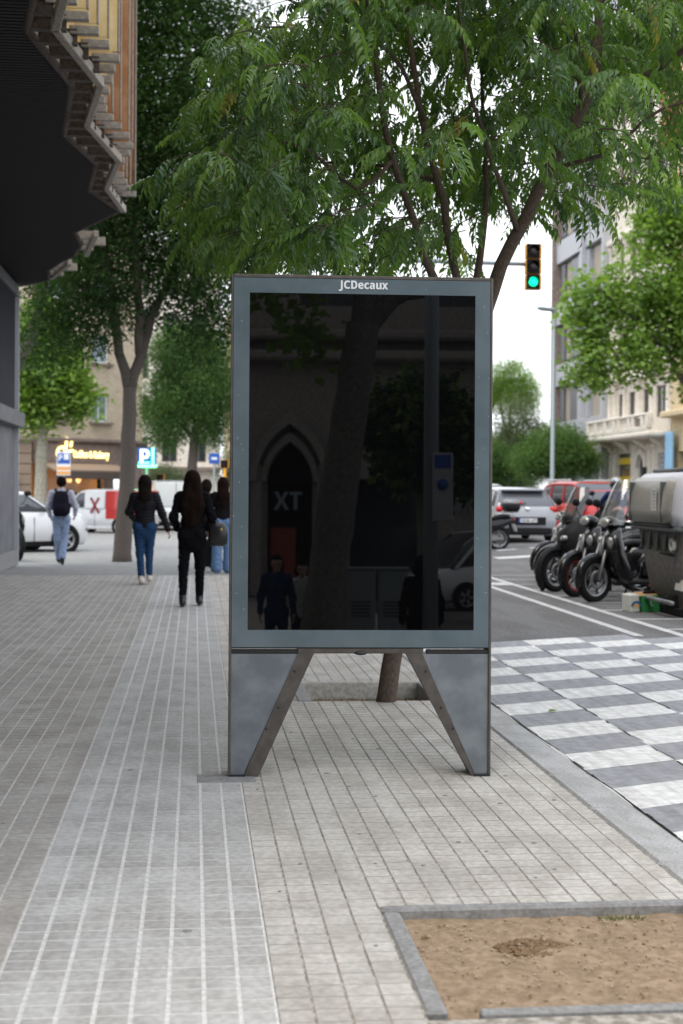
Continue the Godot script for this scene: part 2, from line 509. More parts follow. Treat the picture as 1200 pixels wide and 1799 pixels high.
# a smooth skin round tapered bones: [from, to, radius, radius, depth scale]
func flesh(bones: Array, cell: float, k := 0.04, ripple := 0.0, ripple_freq := 90.0, folds := 0.0) -> Array:
	var crease := FastNoiseLite.new()
	crease.seed = 21
	crease.frequency = 9.0
	crease.fractal_octaves = 2
	var lo := Vector3.ONE * 1e9
	var hi := -lo
	for b in bones:
		var r: float = maxf(b[2], b[3]) + k + cell * 2.0
		lo = lo.min(b[0] - Vector3.ONE * r).min(b[1] - Vector3.ONE * r)
		hi = hi.max(b[0] + Vector3.ONE * r).max(b[1] + Vector3.ONE * r)
	var n := Vector3i(((hi - lo) / cell).ceil()) + Vector3i.ONE
	var sy := n.x
	var sz := n.x * n.y
	var f := PackedFloat32Array()
	f.resize(n.x * n.y * n.z)
	f.fill(1.0)
	for b in bones:
		var flat: float = b[4] if b.size() > 4 else 1.0
		var a: Vector3 = b[0]
		var e: Vector3 = b[1]
		var ba := Vector3(e.x - a.x, e.y - a.y, (e.z - a.z) / flat)
		var bb := maxf(ba.dot(ba), 1e-9)
		var ra: float = b[2]
		var rb: float = b[3]
		var r := maxf(ra, rb) + k + cell
		var i0 := Vector3i(((a.min(e) - Vector3.ONE * r - lo) / cell).floor()).max(Vector3i.ZERO)
		var i1 := Vector3i(((a.max(e) + Vector3.ONE * r - lo) / cell).ceil()).min(n - Vector3i.ONE)
		for z in range(i0.z, i1.z + 1):
			for y in range(i0.y, i1.y + 1):
				var at := i0.x + y * sy + z * sz
				for x in range(i0.x, i1.x + 1):
					var p := Vector3(lo.x + x * cell - a.x, lo.y + y * cell - a.y, (lo.z + z * cell - a.z) / flat)
					var h := clampf(p.dot(ba) / bb, 0.0, 1.0)
					var d := (p - ba * h).length() - ra - (rb - ra) * h
					if ripple > 0.0:
						d -= ripple * absf(sin((lo.y + y * cell) * ripple_freq))
					if folds > 0.0 and absf(d) < k + cell:
						d -= folds * (0.5 - absf(crease.get_noise_3d(lo.x + x * cell, (lo.y + y * cell) * 1.9, lo.z + z * cell)) * 2.0)
					var v := f[at]
					var q := maxf(k - absf(v - d), 0.0) / k
					f[at] = minf(v, d) - q * q * k * 0.25
					at += 1
	var ids := PackedInt32Array()
	ids.resize(f.size())
	ids.fill(-1)
	var vs := PackedVector3Array()
	var ns := PackedVector3Array()
	var offs := [0, 1, sy, sy + 1, sz, sz + 1, sz + sy, sz + sy + 1]
	var lim := cell * 2.5
	for z in n.z - 1:
		for y in n.y - 1:
			for x in n.x - 1:
				var at := x + y * sy + z * sz
				var v0 := f[at]
				if v0 > lim or v0 < -lim:
					continue
				var inside := 0
				for o in offs:
					if f[at + o] < 0.0:
						inside += 1
				if inside == 0 or inside == 8:
					continue
				var sum := Vector3.ZERO
				var cnt := 0
				for i in 8:
					for ax in 3:
						var bit := 1 << ax
						if i & bit:
							continue
						var va := f[at + offs[i]]
						var vb := f[at + offs[i | bit]]
						if (va < 0.0) != (vb < 0.0):
							var t := va / (va - vb)
							var p := Vector3(i & 1, (i >> 1) & 1, (i >> 2) & 1)
							p[ax] += t
							sum += p
							cnt += 1
				var g := Vector3(f[at + 1] + f[at + sy + 1] + f[at + sz + 1] + f[at + sz + sy + 1] - f[at] - f[at + sy] - f[at + sz] - f[at + sz + sy], f[at + sy] + f[at + sy + 1] + f[at + sz + sy] + f[at + sz + sy + 1] - f[at] - f[at + 1] - f[at + sz] - f[at + sz + 1], f[at + sz] + f[at + sz + 1] + f[at + sz + sy] + f[at + sz + sy + 1] - f[at] - f[at + 1] - f[at + sy] - f[at + sy + 1])
				ids[at] = vs.size()
				vs.append(lo + (Vector3(x, y, z) + sum / cnt) * cell)
				ns.append(g.normalized())
	var idx := PackedInt32Array()
	for z in range(1, n.z - 1):
		for y in range(1, n.y - 1):
			for x in range(1, n.x - 1):
				var at := x + y * sy + z * sz
				if ids[at] < 0 and f[at] > lim:
					continue
				var neg := f[at] < 0.0
				var steps := [1, sy, sz]
				for ax in 3:
					if neg == (f[at + steps[ax]] < 0.0):
						continue
					var u: int = steps[(ax + 1) % 3]
					var w: int = steps[(ax + 2) % 3]
					var a := ids[at]
					var b := ids[at - u]
					var c := ids[at - u - w]
					var d := ids[at - w]
					if a < 0 or b < 0 or c < 0 or d < 0:
						continue
					if neg:
						idx.append_array(PackedInt32Array([a, c, b, a, d, c]))
					else:
						idx.append_array(PackedInt32Array([a, b, c, a, c, d]))
	var arr := []
	arr.resize(Mesh.ARRAY_MAX)
	arr[Mesh.ARRAY_VERTEX] = vs
	arr[Mesh.ARRAY_NORMAL] = ns
	arr[Mesh.ARRAY_INDEX] = idx
	return arr

func flesh_mesh(sets: Array) -> ArrayMesh:
	var m := ArrayMesh.new()
	for a in sets:
		m.add_surface_from_arrays(Mesh.PRIMITIVE_TRIANGLES, a)
	return m

# ------------------------------------------------------------------ ground
func ease_between(a: float, b: float, v: float) -> float:
	var t := clampf((v - a) / (b - a), 0.0, 1.0)
	return t * t * (3.0 - 2.0 * t)

func road_y(x: float, z: float) -> float:
	var right := -0.1 + 0.16 * ease_between(6.2, 9.6, x) * ease_between(-25.0, -33.0, z)
	right -= 0.02 * ease_between(-60.0, -90.0, z)
	if x >= 2.2:
		return right
	var left := -0.16 * ease_between(-25.0, -36.0, z) - 0.24 * ease_between(-36.0, -64.0, z)
	return lerpf(left, right, ease_between(0.3, 2.2, x))

func sheet(called: String, xs: Array, zs: Array, m: Material, lift := 0.0, parent: Node = self) -> MeshInstance3D:
	var s := sfc(true)
	for i in xs.size() - 1:
		for j in zs.size() - 1:
			var p := []
			for k in [[i, j], [i + 1, j], [i + 1, j + 1], [i, j + 1]]:
				var x: float = xs[k[0]]
				var z: float = zs[k[1]]
				p.append(Vector3(x, road_y(x, z) + lift, z))
			quad(s, p[3], p[2], p[1], p[0])
	return put(called, s, m, parent)

func flat_rect(s: SurfaceTool, x0: float, x1: float, z0: float, z1: float, y: float) -> void:
	quad(s, Vector3(x0, y, z0), Vector3(x0, y, z1), Vector3(x1, y, z1), Vector3(x1, y, z0))

func span(a: float, b: float, n: int) -> Array:
	var r := []
	for i in n + 1:
		r.append(lerpf(a, b, float(i) / n))
	return r

func street_ground() -> void:
	var xs := [2.2, 3.5, 5.0, 6.2, 6.9, 7.6, 8.3, 9.0, 9.6, 12.0, 16.0, 20.5, 40.0, 90.0, 200.0]
	var zs := span(60.0, -24.7, 10) + span(-27.0, -70.0, 20) + [-90.0, -140.0, -250.0, -420.0]
	struct(sheet("road", xs, zs, M.asphalt))
	var xl := [-200.0, -90.0, -40.0, -20.0, -10.0, -5.0, -2.0, 0.3, 0.8, 1.3, 1.8, 2.2]
	struct(sheet("side_street", xl, span(-24.7, -70.0, 24) + [-90.0, -140.0, -250.0, -420.0], M.pale_road))
	# the far pavement on the other side of the road
	var s := sfc()
	box(s, Vector3(25.0, 0.0, -60.0), Vector3(8.0, 0.14, 160.0), 0.02)
	struct(put("far_pavement", s, M.pale_road))
	# earth below everything
	s = sfc()
	flat_rect(s, -400.0, 400.0, 200.0, -700.0, -0.9)
	struct(put("ground", s, M.pale_road))
	# drain strip that ends the tiled pavement
	s = sfc()
	box(s, Vector3(-0.8, -0.02, -24.86), Vector3(5.4, 0.04, 0.3), 0.005)
	struct(put("pavement_edge_strip", s, M.edging))

func pad_mesh(long_gap: float, cross_gap: float, sd: int) -> ArrayMesh:
	var r := RandomNumberGenerator.new()
	r.seed = sd
	var s := sfc()
	var w := 0.209 / 2
	var d := 0.198 / 2
	for i in 2:
		for j in 2:
			var x0 := -0.1045 + i * w + long_gap / 2
			var x1 := -0.1045 + (i + 1) * w - long_gap / 2
			var z0 := -0.099 + j * d + cross_gap / 2
			var z1 := -0.099 + (j + 1) * d - cross_gap / 2
			var y := r.randf_range(-0.0004, 0.0004)
			var e := 0.0022
			var lo := [Vector3(x0, -0.012, z0), Vector3(x1, -0.012, z0), Vector3(x1, -0.012, z1), Vector3(x0, -0.012, z1)]
			var hi := [Vector3(x0 + e, y, z0 + e), Vector3(x1 - e, y, z0 + e), Vector3(x1 - e, y, z1 - e), Vector3(x0 + e, y, z1 - e)]
			for k in 4:
				hi[k].y += r.randf_range(-0.0002, 0.0002)
				quad(s, lo[k], lo[(k + 1) % 4], hi[(k + 1) % 4], hi[k])
			quad(s, hi[0], hi[1], hi[2], hi[3])
	s.generate_normals()
	return s.commit()

var planters := [Rect2(0.668, -5.06, 1.2, 1.1), Rect2(0.735, -11.03, 1.08, 1.05)]

func in_planter(x: float, z: float) -> bool:
	for p in planters:
		if x > p.position.x - 0.02 and x < p.end.x + 0.02 and z > p.position.y - 0.02 and z < p.end.y + 0.02:
			return true
	return false

func pavement() -> void:
	var pav := struct(Node3D.new())
	pav.name = "pavement"
	add_child(pav)
	# mortar bed, cut round the tree pits
	var s := sfc()
	flat_rect(s, -3.6, -0.59, 4.0, -24.7, -0.0022)
	put("mortar_bed", s, M.mortar_tan, pav)
	s = sfc()
	flat_rect(s, -0.59, 0.246, 4.0, -24.7, -0.0016)
	put("mortar_bed", s, M.mortar_light, pav)
	s = sfc()
	flat_rect(s, 0.246, 0.668, 4.0, -24.7, -0.0028)
	var z := 4.0
	for p in planters:
		flat_rect(s, 0.668, 1.87, z, p.end.y, -0.0028)
		flat_rect(s, 0.668, p.position.x, p.end.y, p.position.y, -0.0028)
		flat_rect(s, p.end.x, 1.87, p.end.y, p.position.y, -0.0028)
		z = p.position.y
	flat_rect(s, 0.668, 1.87, z, -24.7, -0.0028)
	put("mortar_bed", s, M.mortar_brown, pav)
	# behind the viewer the pavement goes on
	s = sfc()
	flat_rect(s, -9.0, 1.87, 40.0, 4.0, 0.0)
	put("paving", s, M.pads[2], pav)
	# tiles
	var kinds := []
	for k in 3:
		kinds.append([pad_mesh(0.0075, 0.003, 100 + k), pad_mesh(0.0105, 0.008, 200 + k), pad_mesh(0.005, 0.003, 300 + k)])
	var all := []
	var eye := Vector3(0, 1.5, 0)
	for row in 122:
		var tz := -0.6 - 0.198 * row
		for col in range(-14, 12):
			var zone := 0 if col < 0 else (1 if col < 4 else 2)
			var x := -0.4855 + 0.209 * col
			var sx := 1.0
			if zone == 2:
				if col == 11:
					sx = 0.74
					x -= 0.0275
				if in_planter(x, tz):
					# tiles cut to fit against the edging
					continue
			var seen: Vector3 = Vector3(x, 0, tz) - eye
			var ang := atan2(seen.x, -seen.z) - 0.1029
			var score := 0.0
			if absf(ang) < 0.245 and tz < -3.8:
				score = 1.0 / pow(-tz, 3.0)
			all.append([score, x, tz, zone, sx, rng.randi() % 8, rng.randi() % 3])
	all.sort_custom(func(a, b): return a[0] > b[0])
	var rest := []
	for i in all.size():
		var t = all[i]
		var xf := Transform3D(Basis.from_scale(Vector3(t[4], 1, 1)), Vector3(t[1], rng.randf_range(-0.0004, 0.0004), t[2]))
		var tone: int = t[5]
		if (t[3] == 2 and t[1] < 0.45 and absf(t[2] + 5.75) < 0.1):
			xf.origin.y += 0.001
			tone = 7
		if t[1] > -0.05 and t[1] < 0.42 and absf(t[2] + 7.35) < 0.28 and t[3] > 0:
			tone = 0
		if i < 300:
			var o := put("paving_tile", kinds[t[6]][t[3]], M.pads[t[3] * 8 + tone], pav)
			o.transform = xf
		else:
			rest.append([xf, t[3], tone, t[6]])
	for zone in 3:
		for v in 3:
			var mine := rest.filter(func(q): return q[1] == zone and q[3] == v)
			var mm := MultiMesh.new()
			mm.transform_format = MultiMesh.TRANSFORM_3D
			mm.use_colors = true
			mm.mesh = kinds[v][zone]
			mm.instance_count = mine.size()
			for i in mine.size():
				mm.set_instance_transform(i, mine[i][0])
				var c: Color = M.pads[zone * 8 + mine[i][2]].albedo_color.srgb_to_linear()
				mm.set_instance_color(i, c)
			var mi := MultiMeshInstance3D.new()
			mi.name = "paving_tiles"
			mi.multimesh = mm
			mi.material_override = M.pad_stuff
			stuff(mi)
			pav.add_child(mi, true)
	# gum spots and crumbs trodden into the tiles
	s = sfc()
	for i in 42:
		var x := rng.randf_range(0.3, 1.8)
		var gz := rng.randf_range(-4.0, -9.0)
		if i > 36:
			x = rng.randf_range(-1.5, 0.2)
		if in_planter(x, gz):
			continue
		var r := rng.randf_range(0.005, 0.014)
		lathe(s, PackedVector2Array([Vector2(r, 0.0), Vector2(r * 0.8, 0.003), Vector2(0.0, 0.0035)]), 8, Transform3D(Basis.from_scale(Vector3(rng.randf_range(0.8, 1.5), 1, 1)), Vector3(x, 0.0005, gz)))
	stuff(put("gum_spots", s, M.gum, pav))
	# tree pits
	for k in 2:
		var r: Rect2 = planters[k]
		var e := 0.065 if k == 0 else 0.1
		var pit := thing("tree_pit", ["sandy empty tree pit with grey stone edging, nearest at bottom right", "sunken tree pit behind the advertising board, holding the leaning tree"][k], "tree pit", Vector3(r.get_center().x, 0, r.get_center().y))
		var w := r.size.x
		var d := r.size.y
		var sink := -0.035 if k == 0 else -0.13
		s = sfc(true)
		var n := 28
		var nz := FastNoiseLite.new()
		nz.seed = 9 + k
		nz.frequency = 1.6
		for i in n:
			for j in n:
				var p := []
				for q in [[0, 0], [1, 0], [1, 1], [0, 1]]:
					var x := lerpf(-w / 2 + e * 0.7, w / 2 - e * 0.7, float(i + q[0]) / n)
					var zz := lerpf(-d / 2 + e * 0.5, d / 2 - e * 0.5, float(j + q[1]) / n)
					p.append(Vector3(x, sink + nz.get_noise_2d(x * 3.0, zz * 3.0) * 0.014, zz))
				quad(s, p[3], p[2], p[1], p[0])
		put("soil", s, M.soil, pit)
		s = sfc()
		box(s, Vector3(-w / 2 + e / 2, -0.095, 0.02), Vector3(e, 0.2, d - 0.13), 0.008)
		put("edging_stone", s, M.edging, pit)
		s = sfc()
		box(s, Vector3(0, -0.095, -d / 2 + 0.03), Vector3(w, 0.2, 0.055), 0.01)
		put("edging_stone", s, M.edging if k == 0 else M.gutter, pit)
		s = sfc()
		box(s, Vector3(w / 2 - 0.045, -0.09, 0.02), Vector3(0.085, 0.19, d - 0.13), 0.008)
		put("edging_stone", s, M.edging, pit)
		if k == 0:
			for q in [[-0.09, 0.62], [0.5, 0.5]]:
				s = sfc()
				box(s, Vector3(q[0] - 0.05, -0.09, d / 2 - 0.03), Vector3(q[1] - 0.01, 0.2, 0.045), 0.006)
				put("edging_stone", s, M.edging, pit)
			# damp patch, pebbles, weeds
			s = sfc(true)
			for i in 90:
				var a := rng.randf() * TAU
				var q := Vector2(cos(a), sin(a)) * sqrt(rng.randf())
				ball(s, Vector3(-0.13 + q.x * 0.11, -0.036, -0.16 + q.y * 0.085), Vector3(rng.randf_range(0.008, 0.03), rng.randf_range(0.003, 0.009), rng.randf_range(0.008, 0.026)), 6)
			stuff(put("dark_clods", s, M.soil_dark, pit))
			s = sfc()
			for i in 420:
				var rr := rng.randf_range(0.002, 0.007)
				ball(s, Vector3(rng.randf_range(-w / 2 + e, w / 2 - e), sink + rng.randf_range(0.0, 0.012), rng.randf_range(-d / 2 + 0.1, d / 2 - 0.08)), Vector3(rr * 1.3, rr * 0.8, rr), 4, Basis(Vector3.UP, rng.randf() * TAU))
			stuff(put("pebbles", s, M.pebble, pit))
			s = sfc()
			for i in 110:
				var rr := rng.randf_range(0.002, 0.007)
				ball(s, Vector3(rng.randf_range(-w / 2 + e, w / 2 - e), sink + rng.randf_range(0.0, 0.012), rng.randf_range(-d / 2 + 0.1, d / 2 - 0.08)), Vector3(rr * 1.5, rr * 0.7, rr), 4, Basis(Vector3.UP, rng.randf() * TAU))
			stuff(put("soil_crumbs", s, M.soil_dark, pit))
		else:
			s = sfc()
			box(s, Vector3(0, -0.1, d / 2 - 0.02), Vector3(w, 0.18, 0.03), 0.004)
			put("edging_stone", s, M.edging, pit)
		s = sfc()
		for i in (60 if k == 0 else 150):
			var gx := rng.randf_range(0.18, 0.34) if k == 0 else rng.randf_range(-0.4, 0.5)
			var gp := Vector3(gx, sink, -d / 2 + rng.randf_range(0.09, 0.13))
			var up := Vector3(rng.randf_range(-0.025, 0.025), rng.randf_range(0.008, 0.028), rng.randf_range(-0.01, 0.03))
			var sd := Vector3(0.002, 0, 0.001)
			quad(s, gp - sd, gp + sd, gp + up * 0.7 + sd * 0.7, gp + up)
		stuff(put("weeds", s, M.olive_a, pit))

func kerb() -> void:
	var k := struct(Node3D.new())
	k.name = "kerb"
	add_child(k)
	var z := 3.0
	while z > -24.6:
		var l := 0.99 if int(z * 7.0) % 3 else 0.8
		var s := sfc()
		box(s, Vector3(1.985, -0.1, z - l / 2), Vector3(0.215, 0.2 + rng.randf_range(0.0, 0.006), l - 0.006), 0.012)
		put("kerb_stone", s, M.kerb, k)
		z -= l
	# sloping concrete apron down to the road
	var g := sfc(true)
	for i in 80:
		var a := lerpf(3.0, -24.6, i / 80.0)
		var b := lerpf(3.0, -24.6, (i + 1) / 80.0)
		var wa := 2.2 + 0.02 * sin(a * 5.0) + 0.012 * sin(a * 17.0)
		var wb := 2.2 + 0.02 * sin(b * 5.0) + 0.012 * sin(b * 17.0)
		quad(g, Vector3(2.09, -0.004, a), Vector3(wa, -0.086, a), Vector3(wb, -0.086, b), Vector3(2.09, -0.004, b))
		quad(g, Vector3(wa, -0.086, a), Vector3(wa + 0.008, -0.12, a), Vector3(wb + 0.008, -0.12, b), Vector3(wb, -0.086, b))
	put("apron", g, M.gutter, k)
	g = sfc()
	flat_rect(g, 1.86, 1.9, 3.0, -24.6, -0.05)
	put("joint", g, M.black, k)

func crossing() -> void:
	var c := struct(Node3D.new())
	c.name = "pedestrian_crossing"
	add_child(c)
	var xs := [2.235, 2.855, 3.49, 4.14, 4.79, 5.42]
	for col in 5:
		for r in range(-11, 13):
			var white := (r + col) % 2 == 0
			if col == 4 and r > 11:
				continue
			var z0 := -7.945 - 0.492 * r
			var s := sfc()
			var p := []
			# edges wander a little, as hand-laid paint does
			var n := 6
			var a := PackedVector3Array()
			var b := PackedVector3Array()
			for i in n + 1:
				var x := lerpf(xs[col], xs[col + 1], float(i) / n)
				var zz := z0 - 0.45 * (x - 2.27)
				a.append(Vector3(x, -0.096, zz + rng.randf_range(-0.004, 0.004)))
				b.append(Vector3(x, -0.096, zz - 0.489 + rng.randf_range(-0.004, 0.004)))
			for i in n:
				quad(s, a[i], b[i], b[i + 1], a[i + 1])
			put("white_square" if white else "grey_square", s, M.white_paint if white else M.blue_paint, c)
	# cracks along the joints
	var s := sfc()
	for col in range(0, 5):
		var x: float = xs[col]
		var z := -3.0
		while z > -14.0:
			var w := rng.randf_range(0.002, 0.007)
			var dx := rng.randf_range(-0.012, 0.012)
			var l := rng.randf_range(0.06, 0.25)
			if rng.randf() < 0.75:
				quad(s, Vector3(x + dx - w, -0.093, z), Vector3(x - w, -0.093, z - l), Vector3(x + w, -0.093, z - l), Vector3(x + dx + w, -0.093, z))
			z -= l
	stuff(put("cracks", s, M.black, c))
	# road lines
	var lines := struct(Node3D.new())
	lines.name = "road_markings"
	add_child(lines)
	for q in [[4.85, -15.3, -36.0], [5.36, -13.6, -36.0]]:
		s = sfc()
		for i in 30:
			var a := lerpf(q[1], q[2], i / 30.0)
			var b := lerpf(q[1], q[2], (i + 1) / 30.0)
			flat_rect(s, q[0], q[0] + 0.115, a, b, -0.0955)
		put("parking_line", s, M.line_paint, lines)
	for k in 9:
		s = sfc()
		flat_rect(s, 5.48, 7.4, -16.0 - 1.3 * k, -16.09 - 1.3 * k, -0.0955)
		put("bay_line", s, M.line_paint, lines)
	for q in [[4.98, 5.36, -24.3, -23.6], [2.4, 4.7, -33.6, -33.1], [7.0, 9.4, -33.0, -32.2]]:
		put("stop_line", null_rect(q), M.line_paint, lines)
	for k in 5:
		put("dash", null_rect([5.9 + k * 0.9, 6.4 + k * 0.9, -35.6 - k * 0.2, -35.2 - k * 0.2]), M.line_paint, lines)
	for k in 3:
		put("lane_line", null_rect([13.0, 13.12, -20.0 - 9.0 * k, -24.0 - 9.0 * k]), M.line_paint, lines)
	# a fallen leaf on the crossing
	s = sfc()
	for i in 5:
		var a := -0.9 + 0.45 * i
		var tip := Vector3(cos(a) * 0.07, 0.006, sin(a) * 0.045)
		quad(s, Vector3.ZERO, tip * 0.5 + Vector3(0, 0.008, -0.012), tip, tip * 0.5 + Vector3(0, 0.008, 0.012))
	var leaf := put("fallen_leaf", s, M.plane_a)
	leaf.position = Vector3(2.55, -0.09, -10.05)
	tag(leaf, "small green leaf lying on a grey square of the crossing", "leaf")

func null_rect(q: Array) -> SurfaceTool:
	var s := sfc()
	for i in 6:
		var x0 := lerpf(q[0], q[1], i / 6.0)
		var x1 := lerpf(q[0], q[1], (i + 1) / 6.0)
		quad(s, Vector3(x0, road_y(x0, q[2]) + 0.006, q[2]), Vector3(x0, road_y(x0, q[3]) + 0.006, q[3]), Vector3(x1, road_y(x1, q[3]) + 0.006, q[3]), Vector3(x1, road_y(x1, q[2]) + 0.006, q[2]))
	return s

# ------------------------------------------------------------------ the advertising board
func billboard() -> void:
	var d := Vector3(1.376, 0, 0.059).normalized()
	var b := thing("advertising_board", "tall freestanding steel advertising board with a blank black poster", "advertising board", Vector3(0.179, 0, -7.399))
	b.basis = Basis(d, Vector3.UP, d.cross(Vector3.UP)) * Basis(Vector3.RIGHT, -0.024)
	var W := 1.378
	var H := 2.622
	# steel case
	var s := sfc()
	box(s, Vector3(W / 2, 0.665 + (H - 0.665) / 2, -0.09), Vector3(W - 0.01, H - 0.667, 0.15), 0.01)
	put("case", s, M.steel, b)
	s = sfc()
	for x in [0.007, W - 0.007]:
		box(s, Vector3(x, H / 2, -0.082), Vector3(0.014, H - 0.002, 0.176), 0.003)
	box(s, Vector3(W / 2, H - 0.009, -0.082), Vector3(W - 0.028, 0.018, 0.176), 0.003)
	put("frame", s, M.steel, b)
	# glass front: painted border round the poster
	var x0 := 0.098
	var x1 := 1.284
	var y0 := 0.7655
	var y1 := 2.5255
	s = sfc()
	box(s, Vector3(W / 2, 0.5 * (0.675 + y0), 0.0), Vector3(W - 0.03, y0 - 0.675, 0.012))
	box(s, Vector3(W / 2, 0.5 * (y1 + H - 0.019), 0.0), Vector3(W - 0.03, H - 0.019 - y1, 0.012))
	box(s, Vector3(0.5 * (0.015 + x0), 0.5 * (y0 + y1), 0.0), Vector3(x0 - 0.015, y1 - y0, 0.012))
	box(s, Vector3(0.5 * (x1 + W - 0.015), 0.5 * (y0 + y1), 0.0), Vector3(W - 0.015 - x1, y1 - y0, 0.012))
	put("glass_border", s, M.frame_blue, b)
	s = sfc()
	box(s, Vector3(0.5 * (x0 + x1), 0.5 * (y0 + y1), -0.002), Vector3(x1 - x0, y1 - y0, 0.012))
	put("poster_pane", s, M.screen, b)
	letters("lettering", "JCDecaux", 0.0415, M.white_letter, b, Transform3D(Basis.from_scale(Vector3(0.98, 1, 1)), Vector3(0.694, 2.572, 0.0075)), 0.004)
	# scuffs on the glass
	s = sfc()
	for i in 26:
		var p := Vector3(rng.randf_range(0.02, W - 0.02), rng.randf_range(0.7, H - 0.03), 0.0066)
		if p.x > x0 - 0.01 and p.x < x1 + 0.01 and p.y > y0 - 0.01 and p.y < y1 + 0.01:
			p.x = rng.randf_range(0.02, 0.085) if rng.randf() < 0.5 else rng.randf_range(1.3, 1.36)
		var a := rng.randf() * TAU
		var l := rng.randf_range(0.002, 0.007)
		var v := Vector3(cos(a), sin(a), 0) * l
		var w := Vector3(-sin(a), cos(a), 0) * 0.0011
		quad(s, p - v - w, p - v + w, p + v + w * 0.3, p + v - w * 0.3)
	stuff(put("scuffs", s, M.scratch, b))
	# rail under the glass
	s = sfc()
	box(s, Vector3(0.19, 0.652, -0.02), Vector3(0.36, 0.022, 0.03), 0.003)
	box(s, Vector3(1.2, 0.652, -0.02), Vector3(0.33, 0.022, 0.03), 0.003)
	put("rail", s, M.rim_dark, b)
	s = sfc()
	box(s, Vector3(0.69, 0.657, -0.07), Vector3(0.66, 0.03, 0.14), 0.004)
	put("rail", s, M.steel, b)
	s = sfc(true)
	ball(s, Vector3(0.69, 0.645, 0.0), Vector3(0.035, 0.012, 0.014), 10)
	put("lock_catch", s, M.rim_dark, b)
	# legs
	for side in 2:
		var leg := part_node("leg", b)
		var mir := func(p: Array) -> PackedVector2Array:
			var r := PackedVector2Array()
			for q in p:
				r.append(Vector2(q[0] if side == 0 else W - q[0], q[1]))
			return r
		s = sfc()
		prism(s, mir.call([[0.0145, 0.004], [0.08, 0.004], [0.362, 0.64], [0.0145, 0.64]]), 0.16, Transform3D(Basis(), Vector3(0, 0, -0.086)))
		put("side_panel", s, M.leg_blue, leg)
		s = sfc()
		prism(s, mir.call([[0.0815, 0.0], [0.158 if side == 0 else 0.1, 0.0], [0.446, 0.645], [0.364, 0.645]]), 0.172, Transform3D(Basis(), Vector3(0, 0, -0.084)))
		put("slanted_bar", s, M.steel, leg)
		s = sfc()
		prism(s, mir.call([[0.0035, 0.0], [0.09, 0.0], [0.09, 0.012], [0.0035, 0.012]]), 0.19, Transform3D(Basis(), Vector3(0, 0, -0.084)))
		put("foot_plate", s, M.rim_dark, leg)
		s = sfc(true)
		for q in [[0.345, 0.55], [0.262, 0.36], [0.2, 0.25]]:
			var px: float = q[0] if side == 0 else W - q[0]
			lathe(s, PackedVector2Array([Vector2(0.007, 0.0), Vector2(0.005, 0.003), Vector2(0, 0.0032)]), 8, Transform3D(Basis(Vector3.RIGHT, PI / 2), Vector3(px, q[1], 0.003)))
		put("bolts", s, M.rim_dark, leg)
	# grey repair patch below the left foot
	s = sfc()
	box(s, Vector3(0.17, -0.003, -7.36), Vector3(0.3, 0.012, 0.2), 0.003)
	struct(put("pavement_patch", s, M.edging))

# ------------------------------------------------------------------ the corner building with gilded fins
func line_at(pts: Array, z: float) -> float:
	for i in pts.size() - 1:
		if z <= pts[i].y and z >= pts[i + 1].y:
			return lerpf(pts[i].x, pts[i + 1].x, (z - pts[i].y) / (pts[i + 1].y - pts[i].y))
	return pts[-1].x

